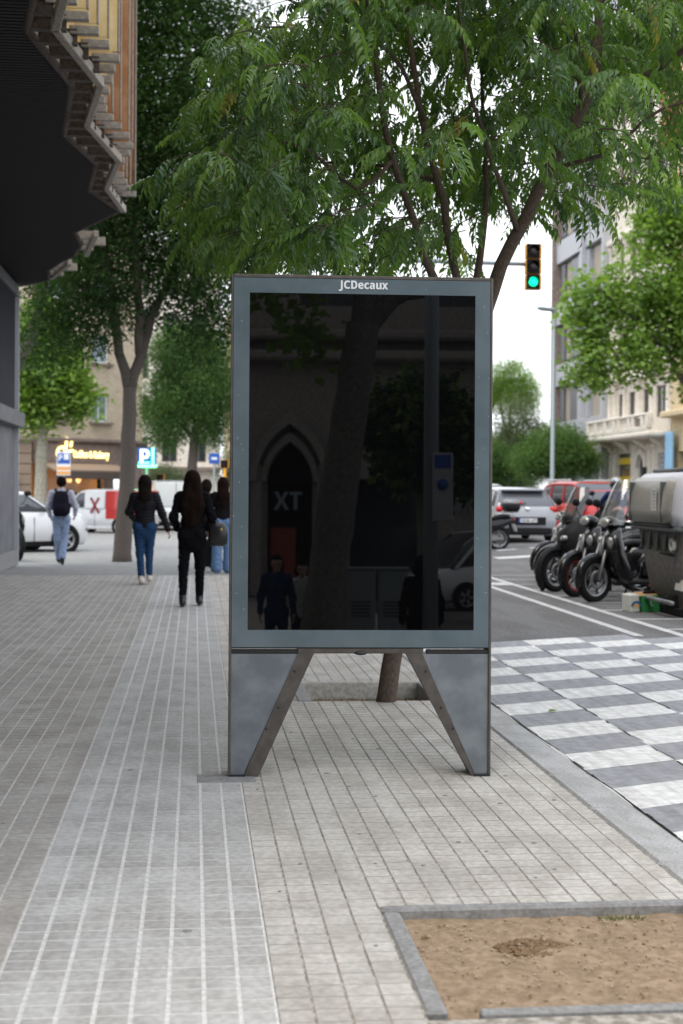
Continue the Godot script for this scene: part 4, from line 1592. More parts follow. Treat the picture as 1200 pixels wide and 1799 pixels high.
func scatter(called: String, mesh: Mesh, m: Material, xfs: Array, parent: Node) -> void:
	if xfs.is_empty():
		return
	var mm := MultiMesh.new()
	mm.transform_format = MultiMesh.TRANSFORM_3D
	mm.mesh = mesh
	mm.instance_count = xfs.size()
	for i in xfs.size():
		mm.set_instance_transform(i, xfs[i])
	var o := MultiMeshInstance3D.new()
	o.name = called
	o.multimesh = mm
	o.material_override = m
	stuff(o)
	parent.add_child(o, true)

func wobble(pts: Array, amount: float, n: int) -> Array:
	# a smooth, slightly crooked line through the points
	var c := Curve3D.new()
	for i in pts.size():
		var t: Vector3 = (pts[mini(i + 1, pts.size() - 1)] - pts[maxi(i - 1, 0)]) * 0.18
		c.add_point(pts[i], -t, t)
	var r := []
	var len := c.get_baked_length()
	for i in n + 1:
		var p := c.sample_baked(len * i / n)
		if i > 0 and i < n:
			p += Vector3(rng.randf_range(-1, 1), rng.randf_range(-1, 1), rng.randf_range(-1, 1)) * amount
		r.append(p)
	return r

func limb(called: String, pts: Array, r0: float, r1: float, m: Material, parent: Node, n := 14, crook := 0.01, sides := 9) -> Array:
	var line := wobble(pts, crook, n)
	var radii := []
	for i in line.size():
		var t := float(i) / (line.size() - 1)
		radii.append(lerpf(r0, r1, t) * rng.randf_range(0.94, 1.06) * (1.0 + 0.25 * exp(-t * 14.0) * (1.0 if called == "trunk" else 0.2)))
	var s := sfc(true)
	tube(s, line, radii, sides)
	put(called, s, m, parent)
	return line

func look_xf(at: Vector3, dir: Vector3, roll: float, size: float) -> Transform3D:
	var up := Vector3.UP if absf(dir.normalized().y) < 0.97 else Vector3.RIGHT
	var b := Basis.looking_at(dir, up) * Basis(Vector3.BACK, roll)
	return Transform3D(b.scaled_local(Vector3.ONE * size), at)

func near_tree() -> void:
	var t := thing("pavement_tree", "leaning tree with long feathery green leaves rising behind the advertising board", "tree", Vector3(1.345, 0, -10.0))
	var o := Vector3(1.345, 0, -10.0)
	var w := func(x: float, y: float, z: float) -> Vector3: return Vector3(x, y, z) - o
	var lines := []
	lines.append(limb("trunk", [w.call(1.34, -0.15, -10.0), w.call(1.41, 0.34, -10.0), w.call(1.62, 1.2, -10.0), w.call(1.9, 2.2, -10.0)], 0.066, 0.058, M.bark, t, 12, 0.006, 12))
	var main := limb("branch", [w.call(1.9, 2.18, -10.0), w.call(2.12, 3.01, -10.0), w.call(2.26, 3.3, -10.0), w.call(2.59, 3.97, -10.0), w.call(2.81, 4.42, -10.0), w.call(2.86, 5.02, -10.0), w.call(2.84, 6.2, -10.1)], 0.058, 0.03, M.bark, t, 22, 0.01, 10)
	lines.append(main)
	lines.append(limb("branch", [w.call(2.8, 4.4, -10.0), w.call(3.06, 4.42, -10.0), w.call(3.27, 4.52, -9.9), w.call(3.6, 4.75, -9.8), w.call(4.4, 5.2, -9.6)], 0.03, 0.012, M.bark, t, 12, 0.008))
	lines.append(limb("branch", [w.call(1.9, 2.18, -10.05), w.call(2.02, 2.76, -10.3), w.call(2.07, 3.09, -10.4), w.call(2.21, 3.88, -10.8), w.call(2.26, 5.0, -11.3)], 0.036, 0.012, M.bark, t, 14, 0.01))
	lines.append(limb("branch", [w.call(1.89, 2.16, -10.0), w.call(1.9, 2.73, -10.1), w.call(1.85, 3.06, -10.1), w.call(1.72, 3.71, -10.1), w.call(1.59, 4.27, -10.2), w.call(1.5, 5.4, -10.4)], 0.038, 0.014, M.bark, t, 14, 0.012))
	lines.append(limb("branch", [w.call(1.88, 2.15, -9.98), w.call(1.78, 2.71, -9.9), w.call(1.6, 3.06, -9.8), w.call(1.49, 3.34, -9.7), w.call(1.31, 3.81, -9.6), w.call(1.16, 4.52, -9.4), w.call(1.1, 5.4, -9.3)], 0.034, 0.012, M.bark, t, 16, 0.012))
	lines.append(limb("branch", [w.call(1.33, 3.75, -9.62), w.call(1.2, 3.58, -9.5), w.call(1.02, 3.5, -9.4), w.call(0.69, 3.71, -9.2), w.call(0.2, 3.75, -9.0)], 0.017, 0.006, M.bark, t, 10, 0.008, 6))
	lines.append(limb("branch", [w.call(1.62, 4.15, -10.1), w.call(1.38, 4.4, -9.7), w.call(0.97, 4.64, -9.4), w.call(0.62, 4.62, -9.2), w.call(0.2, 4.8, -9.0)], 0.02, 0.006, M.bark, t, 12, 0.008, 6))
	lines.append(limb("branch", [w.call(2.5, 3.8, -10.0), w.call(2.8, 3.85, -9.7), w.call(3.15, 4.1, -9.4), w.call(3.5, 4.1, -9.2)], 0.02, 0.006, M.bark, t, 10, 0.008, 6))
	lines.append(limb("branch", [w.call(2.28, 3.35, -10.0), w.call(2.0, 3.6, -9.4), w.call(1.7, 4.0, -8.8), w.call(1.5, 4.4, -8.2)], 0.022, 0.007, M.bark, t, 10, 0.01, 6))
	lines.append(limb("branch", [w.call(2.75, 4.25, -10.0), w.call(2.5, 4.6, -9.3), w.call(2.3, 4.9, -8.6), w.call(2.1, 5.1, -8.0)], 0.022, 0.007, M.bark, t, 10, 0.01, 6))
	lines.append(limb("branch", [w.call(1.72, 3.71, -10.1), w.call(1.4, 3.95, -10.7), w.call(0.9, 4.1, -11.3), w.call(0.3, 4.2, -11.8)], 0.02, 0.006, M.bark, t, 10, 0.01, 6))
	lines.append(limb("branch", [w.call(2.24, 4.0, -10.9), w.call(2.7, 4.2, -11.6), w.call(3.2, 4.5, -12.2)], 0.018, 0.006, M.bark, t, 10, 0.01, 6))
	# sprays: a twig with drooping compound leaves
	var outline := PackedVector2Array([Vector2(0.06, 3.15), Vector2(-0.08, 3.6), Vector2(0.0, 4.3), Vector2(0.15, 4.5), Vector2(0.36, 4.52), Vector2(0.45, 4.9), Vector2(0.8, 5.3), Vector2(1.5, 6.3), Vector2(3.2, 6.6), Vector2(4.6, 6.0), Vector2(4.7, 4.9), Vector2(4.2, 4.5), Vector2(3.62, 4.25), Vector2(3.42, 3.9), Vector2(3.1, 3.72), Vector2(2.85, 3.62), Vector2(2.62, 3.34), Vector2(2.3, 3.3), Vector2(1.9, 3.35), Vector2(1.55, 3.2), Vector2(0.9, 3.05)])
	var xfs := [[], [], [], [], [], [], [], []]
	var near := []
	var twigs := sfc()
	var gaps := FastNoiseLite.new()
	gaps.seed = 5
	gaps.frequency = 1.15
	var made := 0
	var tries := 0
	while made < 740 and tries < 20000:
		tries += 1
		var p := Vector3(rng.randf_range(-0.3, 4.7), rng.randf_range(3.0, 6.5), rng.randf_range(-12.4, -7.9))
		# the crown is a rounded mass: narrower towards its front and back
		var dz := (p.z + 10.1) / 2.4
		var shrink := 1.0 + 0.35 * dz * dz
		var q := Vector2((p.x - 2.0) * shrink + 2.0, (p.y - 4.6) * shrink + 4.6)
		# seen from the street the outline hardly changes with depth
		q = q.lerp(Vector2(p.x * 10.0 / -p.z, 1.5 + (p.y - 1.5) * 10.0 / -p.z), 0.6)
		if not Geometry2D.is_point_in_polygon(q, outline):
			continue
		if gaps.get_noise_3d(p.x, p.y * 1.3, p.z * 0.7) < -0.16:
			continue
		# thin lower middle, where the stems and the sky show
		if q.y < 3.75 and q.x > 0.95 and q.x < 2.75 and rng.randf() < 0.42:
			continue
		# the stems stand clear at the front of the crown
		if p.z > -10.5:
			var near_stem := false
			for li in [1, 2, 3, 4]:
				for v in lines[li]:
					var wv: Vector3 = v + o
					var dv := Vector2(p.x / -p.z - wv.x / -wv.z, (p.y - 1.5) / -p.z - (wv.y - 1.5) / -wv.z)
					if dv.length() < (0.03 if li < 3 else 0.02):
						near_stem = true
			if near_stem and rng.randf() < 0.85:
				continue
		made += 1
		var out := Vector3(p.x - 1.9, 0, p.z + 10.0)
		out = (out.normalized() * minf(out.length(), 1.0) + Vector3(rng.randf_range(-0.8, 0.8), 0, rng.randf_range(-0.8, 0.8))).normalized()
		var dir := (out + Vector3(0, rng.randf_range(-0.35, 0.3), 0)).normalized()
		var twig := []
		var len := rng.randf_range(0.3, 0.55)
		for i in 5:
			var f := i / 4.0
			twig.append(p - o + dir * len * (f - 0.5) + Vector3(0, -0.1 * f * f, 0))
		tube(twigs, twig, [0.006, 0.005, 0.004, 0.003, 0.002], 4, false)
		var n := rng.randi_range(6, 9)
		for i in n:
			var f := (i + 0.5) / n
			var at := p - o + dir * len * (f - 0.5) + Vector3(0, -0.1 * f * f, 0)
			var side := dir.cross(Vector3.UP).normalized() * (1.0 if i % 2 else -1.0)
			var d := (dir * rng.randf_range(0.2, 0.9) + side * rng.randf_range(0.3, 1.0) + Vector3(0, rng.randf_range(-0.55, 0.2), 0)).normalized()
			var tone := 2 if rng.randf() < 0.3 else (1 if rng.randf() < 0.4 else 0)
			if rng.randf() < 0.012:
				tone = 3
			var sh := rng.randi() % 2
			var xf := look_xf(at, d, rng.randf_range(-0.5, 0.5), rng.randf_range(0.75, 1.2))
			var wp := at + o
			var px := wp.x / -wp.z
			var py := (wp.y - 1.5) / -wp.z
			var inside := px > -0.02 and px < 0.36 and py < 0.36
			near.append([(-wp.z if inside else 99.0), xf, tone, sh])
	near.sort_custom(func(a, b): return a[0] < b[0])
	var meshes := [pinnate_leaf(31, 6, 0.29, 0.5), pinnate_leaf(32, 5, 0.24, 0.7)]
	var mats := [M.leaf_a, M.leaf_b, M.leaf_c, M.leaf_yellow]
	for i in near.size():
		var q = near[i]
		if i < 300:
			var l := put("leaf", meshes[q[3]], mats[q[2]], t)
			l.transform = q[1]
		else:
			xfs[q[2] * 2 + q[3]].append(q[1])
	for k in 8:
		scatter("foliage", meshes[k % 2], mats[k / 2], xfs[k], t)
	stuff(put("twigs", twigs, M.bark, t))

# crown made of leaf clumps filling some rounded lobes: [centre, radii]
func crown(parent: Node, lobes: Array, n: int, clumps: Array, mats: Array, gap := -0.25, freq := 0.6, sd := 1) -> void:
	var noise := FastNoiseLite.new()
	noise.seed = sd
	noise.frequency = freq
	var total := 0.0
	for l in lobes:
		total += l[1].x * l[1].y * l[1].z
	var xfs := []
	for k in mats.size() * clumps.size():
		xfs.append([])
	for l in lobes:
		var cnt := int(n * l[1].x * l[1].y * l[1].z / total)
		for i in cnt:
			var v := Vector3(rng.randfn(), rng.randfn(), rng.randfn()).normalized() * pow(rng.randf(), 0.42)
			var p: Vector3 = l[0] + v * l[1] * rng.randf_range(0.9, 1.08)
			if noise.get_noise_3d(p.x, p.y * 1.4, p.z) < gap:
				continue
			var tone := noise.get_noise_3d(p.x * 1.7 + 40.0, p.y * 1.7, p.z * 1.7) + rng.randf_range(-0.3, 0.3)
			var k := clampi(int((tone + 0.5) * mats.size()), 0, mats.size() - 1)
			var b := Basis(Vector3.UP, rng.randf() * TAU) * Basis(Vector3.RIGHT, rng.randf_range(-0.5, 0.5))
			xfs[k * clumps.size() + rng.randi() % clumps.size()].append(Transform3D(b.scaled_local(Vector3.ONE * rng.randf_range(0.7, 1.25)), p))
	for k in xfs.size():
		scatter("foliage", clumps[k % clumps.size()], mats[k / clumps.size()], xfs[k], parent)

func far_trees() -> void:
	# dark tree on the left pavement
	var t := thing("pavement_tree", "tall dark leafed tree with a thick forked trunk on the left pavement", "tree", Vector3(-1.54, -0.04, -30.8))
	limb("trunk", [Vector3(0, -0.1, 0), Vector3(0.02, 0.5, 0), Vector3(0.1, 2.0, 0), Vector3(0.14, 3.7, 0)], 0.19, 0.145, M.bark_far, t, 14, 0.012, 14)
	limb("branch", [Vector3(0.14, 3.6, 0), Vector3(-0.1, 4.5, 0), Vector3(-0.21, 5.35, 0), Vector3(-0.4, 6.7, 0.3), Vector3(-0.9, 8.5, 0.5)], 0.12, 0.05, M.bark_far, t, 12, 0.03)
	limb("branch", [Vector3(0.14, 3.6, 0), Vector3(0.45, 4.7, 0), Vector3(0.62, 5.3, 0.0), Vector3(1.0, 6.1, -0.2), Vector3(1.6, 7.2, -0.5)], 0.13, 0.05, M.bark_far, t, 12, 0.03)
	limb("branch", [Vector3(0.35, 4.4, 0), Vector3(0.3, 6.0, 0.3), Vector3(0.26, 7.6, 0.5), Vector3(0.6, 8.7, 0.7), Vector3(0.95, 9.3, 0.7), Vector3(1.4, 11.0, 0.7)], 0.1, 0.04, M.bark_far, t, 16, 0.04)
	limb("branch", [Vector3(0.9, 6.0, -0.1), Vector3(1.7, 6.4, 0.6), Vector3(2.4, 6.6, 0.9)], 0.06, 0.02, M.bark_far, t, 8, 0.02)
	limb("branch", [Vector3(-0.2, 5.3, 0), Vector3(-1.2, 6.0, 0.4), Vector3(-1.9, 6.3, 0.6)], 0.06, 0.02, M.bark_far, t, 8, 0.02)
	var clumps := [leaf_clump(51, 12, 0.3, 0.13, 0.42), leaf_clump(52, 10, 0.34, 0.12, 0.42)]
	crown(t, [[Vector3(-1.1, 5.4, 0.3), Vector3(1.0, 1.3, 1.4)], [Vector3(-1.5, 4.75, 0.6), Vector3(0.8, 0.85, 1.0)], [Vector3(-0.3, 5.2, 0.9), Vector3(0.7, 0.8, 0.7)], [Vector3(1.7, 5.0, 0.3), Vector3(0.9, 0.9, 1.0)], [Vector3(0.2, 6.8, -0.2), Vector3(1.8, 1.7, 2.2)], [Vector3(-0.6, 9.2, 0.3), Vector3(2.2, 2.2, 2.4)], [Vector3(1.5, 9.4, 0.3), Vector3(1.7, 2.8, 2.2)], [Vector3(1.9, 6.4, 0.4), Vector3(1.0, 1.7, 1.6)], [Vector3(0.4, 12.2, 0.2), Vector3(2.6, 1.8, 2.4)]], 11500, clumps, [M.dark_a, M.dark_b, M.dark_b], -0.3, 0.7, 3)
	# its neighbour, of which a dark limb shows by the wall
	t = thing("pavement_tree", "tree whose dark crooked limb shows beside the office wall", "tree", Vector3(-5.2, -0.12, -36.5))
	limb("trunk", [Vector3(0, 0, 0), Vector3(0.1, 2.0, 0), Vector3(0.35, 4.3, 0.1)], 0.22, 0.17, M.bark_far, t, 10, 0.02)
	limb("branch", [Vector3(0.35, 4.2, 0.1), Vector3(0.8, 4.8, 0.2), Vector3(1.16, 5.5, 0.3), Vector3(1.4, 6.6, 0.3), Vector3(1.7, 7.8, 0.2)], 0.17, 0.07, M.bark_far, t, 12, 0.03)
	limb("branch", [Vector3(0.35, 4.2, 0.1), Vector3(-0.4, 5.8, 0.2), Vector3(-0.9, 7.6, 0.3)], 0.14, 0.06, M.bark_far, t, 10, 0.03)
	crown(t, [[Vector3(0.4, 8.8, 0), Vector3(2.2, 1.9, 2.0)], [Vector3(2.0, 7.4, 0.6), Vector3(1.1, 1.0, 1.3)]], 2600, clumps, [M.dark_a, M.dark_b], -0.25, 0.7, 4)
	# small bright plane tree before the beige building
	var plane := [leaf_clump(61, 9, 0.42, 0.24, 0.85), leaf_clump(62, 8, 0.4, 0.26, 0.85)]
	t = thing("plane_tree", "young bright green plane tree with a pale trunk before the beige building", "tree", Vector3(-6.2, -0.36, -58.0))
	limb("trunk", [Vector3(0, 0, 0), Vector3(0.02, 1.6, 0), Vector3(0.14, 4.1, 0), Vector3(0.45, 6.0, 0)], 0.3, 0.14, M.plane_bark, t, 12, 0.02)
	limb("branch", [Vector3(0.14, 4.0, 0), Vector3(-0.5, 5.2, 0.1), Vector3(-0.9, 6.4, 0.1)], 0.1, 0.04, M.plane_bark, t, 8, 0.02)
	limb("branch", [Vector3(0.2, 4.4, 0), Vector3(1.0, 5.4, -0.1), Vector3(1.5, 6.3, 0.1)], 0.09, 0.03, M.plane_bark, t, 8, 0.02)
	crown(t, [[Vector3(0.5, 6.3, 0), Vector3(1.6, 1.8, 1.5)], [Vector3(-0.3, 5.2, 0.1), Vector3(1.0, 1.0, 1.2)], [Vector3(1.5, 5.5, 0), Vector3(0.9, 0.9, 1.1)], [Vector3(0.1, 8.0, 0), Vector3(1.3, 1.3, 1.2)], [Vector3(-0.8, 7.4, 0), Vector3(0.7, 1.5, 1.0)]], 2000, plane, [M.plane_b, M.plane_a, M.plane_a], -0.22, 0.8, 5)
	# green street tree in the middle distance, left of the board
	var fine := [leaf_clump(71, 14, 0.42, 0.15, 0.4), leaf_clump(72, 12, 0.4, 0.16, 0.4)]
	t = thing("street_tree", "soft green street tree just left of the board, beyond the crossing", "tree", Vector3(-0.15, -0.35, -66.0))
	limb("trunk", [Vector3(0, 0, 0), Vector3(0.02, 2.6, 0), Vector3(0.1, 4.2, 0), Vector3(0.5, 6.4, 0)], 0.3, 0.15, M.bark_far, t, 12, 0.03)
	limb("branch", [Vector3(0.1, 4.0, 0), Vector3(-0.8, 5.4, 0.1), Vector3(-1.4, 6.8, 0)], 0.12, 0.05, M.bark_far, t, 8, 0.03)
	crown(t, [[Vector3(-1.1, 5.5, 0), Vector3(1.3, 2.0, 1.6)], [Vector3(0.6, 6.6, 0), Vector3(1.7, 2.3, 1.9)], [Vector3(-0.3, 8.2, 0), Vector3(1.8, 1.3, 1.8)], [Vector3(1.0, 4.6, 0.2), Vector3(0.9, 1.0, 1.0)]], 4600, fine, [M.mid_a, M.mid_a, M.mid_b], -0.42, 0.6, 6)
	# low shrubs and trees closing the street behind
	for q in [[3.2, -82.0, 1.9, 2.4, 1.4, 0, "yellowish bushy tree beside the blue bus sign"], [5.6, -88.0, 2.4, 4.0, 3.0, 1, "green tree hidden behind the board in the distance"], [-1.9, -92.0, 1.7, 1.4, 1.0, 0, "low olive shrubs behind the white van"]]:
		t = thing("street_tree", q[6], "tree", Vector3(q[0], -0.4, q[1]))
		limb("trunk", [Vector3(0, 0, 0), Vector3(0.1, q[3] * 0.6, 0), Vector3(0, q[3] + 0.5, 0)], 0.16, 0.08, M.bark_far, t, 8, 0.02)
		crown(t, [[Vector3(0, q[3] + 0.6, 0), Vector3(q[2], q[4] + 0.4, q[2])], [Vector3(q[2] * 0.6, q[3] - 0.2, 0.2), Vector3(q[2] * 0.7, q[4], q[2] * 0.7)]], 1500, fine, [M.olive_a, M.olive_b] if q[5] == 0 else [M.mid_a, M.mid_b], -0.25, 0.6, 7)
	# big plane tree over the right side of the road
	for q in [[17.5, -106.0, 2.2, "low dark bushes at the end of the road, left clump"], [21.5, -108.0, 2.4, "low dark bushes at the end of the road, middle clump"], [25.0, -112.0, 2.2, "low dark bushes at the end of the road, right clump"]]:
		t = thing("bush", q[3], "bush", Vector3(q[0], 0.0, q[1]))
		crown(t, [[Vector3(0, 1.1, 0), Vector3(q[2], 1.5, 1.4)], [Vector3(0.8, 2.0, 0.2), Vector3(1.5, 1.2, 1.2)]], 1500, fine, [M.dark_b, M.mid_a], -0.5, 0.6, 14)
	t = thing("plane_tree", "large spreading plane tree over the right side of the road", "tree", Vector3(17.9, 0.05, -48.5))
	limb("trunk", [Vector3(0, 0, 0), Vector3(-0.05, 2.0, 0), Vector3(-0.3, 4.6, 0), Vector3(-0.6, 7.0, 0)], 0.3, 0.2, M.plane_bark, t, 12, 0.02)
	limb("branch", [Vector3(-0.3, 4.4, 0), Vector3(-1.5, 6.2, 0.2), Vector3(-2.9, 7.6, 0.3), Vector3(-4.2, 8.6, 0.3)], 0.13, 0.04, M.bark_far, t, 12, 0.05)
	limb("branch", [Vector3(-0.5, 6.4, 0), Vector3(-1.1, 8.6, 0), Vector3(-1.9, 11.0, 0)], 0.12, 0.04, M.bark_far, t, 12, 0.05)
	limb("branch", [Vector3(-0.2, 5.0, 0), Vector3(0.9, 7.4, 0.2), Vector3(1.6, 9.4, 0.2)], 0.12, 0.04, M.bark_far, t, 12, 0.05)
	crown(t, [[Vector3(-4.2, 7.9, 0), Vector3(1.1, 1.3, 1.5)], [Vector3(-3.0, 6.5, 0.2), Vector3(1.4, 1.3, 1.6)], [Vector3(-2.2, 8.8, 0), Vector3(1.5, 1.5, 1.9)], [Vector3(-0.7, 7.0, 0.2), Vector3(1.5, 2.4, 1.8)], [Vector3(-1.5, 11.2, 0), Vector3(1.4, 1.5, 1.7)], [Vector3(0.8, 10.2, 0.2), Vector3(1.7, 2.3, 1.9)], [Vector3(-4.4, 6.0, 0.1), Vector3(0.8, 1.4, 1.0)], [Vector3(1.0, 7.0, 0), Vector3(1.2, 1.9, 1.5)]], 3900, [leaf_clump(81, 9, 0.42, 0.21, 0.85), leaf_clump(82, 8, 0.4, 0.22, 0.85)], [M.plane_b, M.plane_a, M.plane_a], -0.14, 0.5, 8)
	# the trees that close the view on the right
	for q in [[21.2, -95.0, 1.8, 8.6, 2.0, [M.plane_b, M.plane_a], "bright green round treetop, farthest right of the board", 1900, 0.0], [19.6, -85.0, 1.7, 4.8, 2.6, [M.olive_a, M.olive_b], "greyish olive tree between the lamp and the board", 2000, 0.0], [18.6, -72.0, 1.9, 3.5, 1.5, [M.mid_a, M.mid_b, M.mid_b], "low feathery green tree in front of the tall street lamp", 2300, 1.0], [16.6, -80.0, 1.6, 2.9, 1.7, [M.mid_a, M.mid_a], "dark green low tree behind the parked grey car", 1500, 0.0], [23.4, -110.0, 2.6, 3.6, 2.4, [M.olive_b, M.mid_a], "far green tree at the end of the road", 1700, 0.0], [14.2, -118.0, 3.0, 3.0, 2.4, [M.mid_a, M.olive_b], "distant tree hidden behind the board", 1500, 0.0]]:
		t = thing("street_tree", q[6], "tree", Vector3(q[0], 0.0, q[1]))
		limb("trunk", [Vector3(0, 0, 0), Vector3(0.06, q[3] * 0.55, 0), Vector3(0, q[3] + 0.4, 0)], 0.15, 0.07, M.bark_far, t, 8, 0.03)
		limb("branch", [Vector3(0.05, q[3] * 0.55, 0), Vector3(-q[2] * 0.6, q[3] + 0.3, 0)], 0.08, 0.03, M.bark_far, t, 6, 0.03)
		var lobes := [[Vector3(0, q[3], 0), Vector3(q[2], q[4], q[2])], [Vector3(-q[2] * 0.55, q[3] - q[4] * 0.3, 0.3), Vector3(q[2] * 0.75, q[4] * 0.6, q[2] * 0.8)], [Vector3(q[2] * 0.7, q[3] - q[4] * 0.25, -0.2), Vector3(q[2] * 0.65, q[4] * 0.6, q[2] * 0.7)]]
		crown(t, lobes, q[7], fine, q[5], -0.28, 0.6, 9)

# ------------------------------------------------------------------ wheels, scooters
func wheel(called: String, parent: Node, at: Vector3, R: float, w: float, rim: Material, spokes: int, steer := 0.0, disc := true, ratio := 0.7) -> Node3D:
	var n := part_node(called, parent, at)
	n.rotation.y = steer
	var up := Transform3D(Basis(Vector3.RIGHT, PI / 2), Vector3.ZERO)
	var rr := R * ratio
	var s := sfc(true)
	lathe(s, PackedVector2Array([Vector2(rr, -w * 0.36), Vector2(rr + (R - rr) * 0.5, -w * 0.5), Vector2(R - 0.012, -w * 0.42), Vector2(R, -w * 0.2), Vector2(R, w * 0.2), Vector2(R - 0.012, w * 0.42), Vector2(rr + (R - rr) * 0.5, w * 0.5), Vector2(rr, w * 0.36)]), 32, up, true)
	put("tyre", s, M.rubber, n)
	s = sfc(true)
	lathe(s, PackedVector2Array([Vector2(rr + 0.004, -w * 0.4), Vector2(rr - 0.022, -w * 0.36), Vector2(rr - 0.03, 0), Vector2(rr - 0.022, w * 0.36), Vector2(rr + 0.004, w * 0.4)]), 32, up)
	put("rim", s, rim, n)
	for i in spokes:
		s = sfc()
		var b := Basis(Vector3.BACK, TAU * (i + 0.25) / spokes)
		box(s, b * Vector3(0, rr * 0.55, w * 0.14), Vector3(0.028 if disc else 0.07, rr * 0.82, w * 0.3), 0.005, b)
		put("spoke", s, rim if not disc else M.rim_dark, n)
	s = sfc(true)
	lathe(s, PackedVector2Array([Vector2(0, -w * 0.45), Vector2(0.045, -w * 0.4), Vector2(0.05, w * 0.4), Vector2(0.02, w * 0.5), Vector2(0, w * 0.5)]), 14, up)
	put("hub", s, M.rim_dark, n)
	if disc:
		s = sfc(true)
		lathe(s, PackedVector2Array([Vector2(R * 0.24, w * 0.5), Vector2(R * 0.42, w * 0.5), Vector2(R * 0.42, w * 0.55), Vector2(R * 0.24, w * 0.55)]), 24, up, true)
		put("brake_disc", s, M.alloy, n)
	return n

func oval_ring(c: Vector3, rx: float, rz: float, n := 12, p := 2.6) -> PackedVector3Array:
	var r := PackedVector3Array()
	for i in n:
		var a := TAU * i / n
		r.append(c + Vector3(signf(cos(a)) * pow(absf(cos(a)), 2.0 / p) * rx, 0, signf(sin(a)) * pow(absf(sin(a)), 2.0 / p) * rz))
	return r

func side_ring(x: float, y0: float, y1: float, w: float, n := 14, p := 2.8) -> PackedVector3Array:
	var r := PackedVector3Array()
	for i in n:
		var a := TAU * i / n
		r.append(Vector3(x, (y0 + y1) / 2 + signf(sin(a)) * pow(absf(sin(a)), 2.0 / p) * (y1 - y0) / 2, signf(cos(a)) * pow(absf(cos(a)), 2.0 / p) * w))
	return r

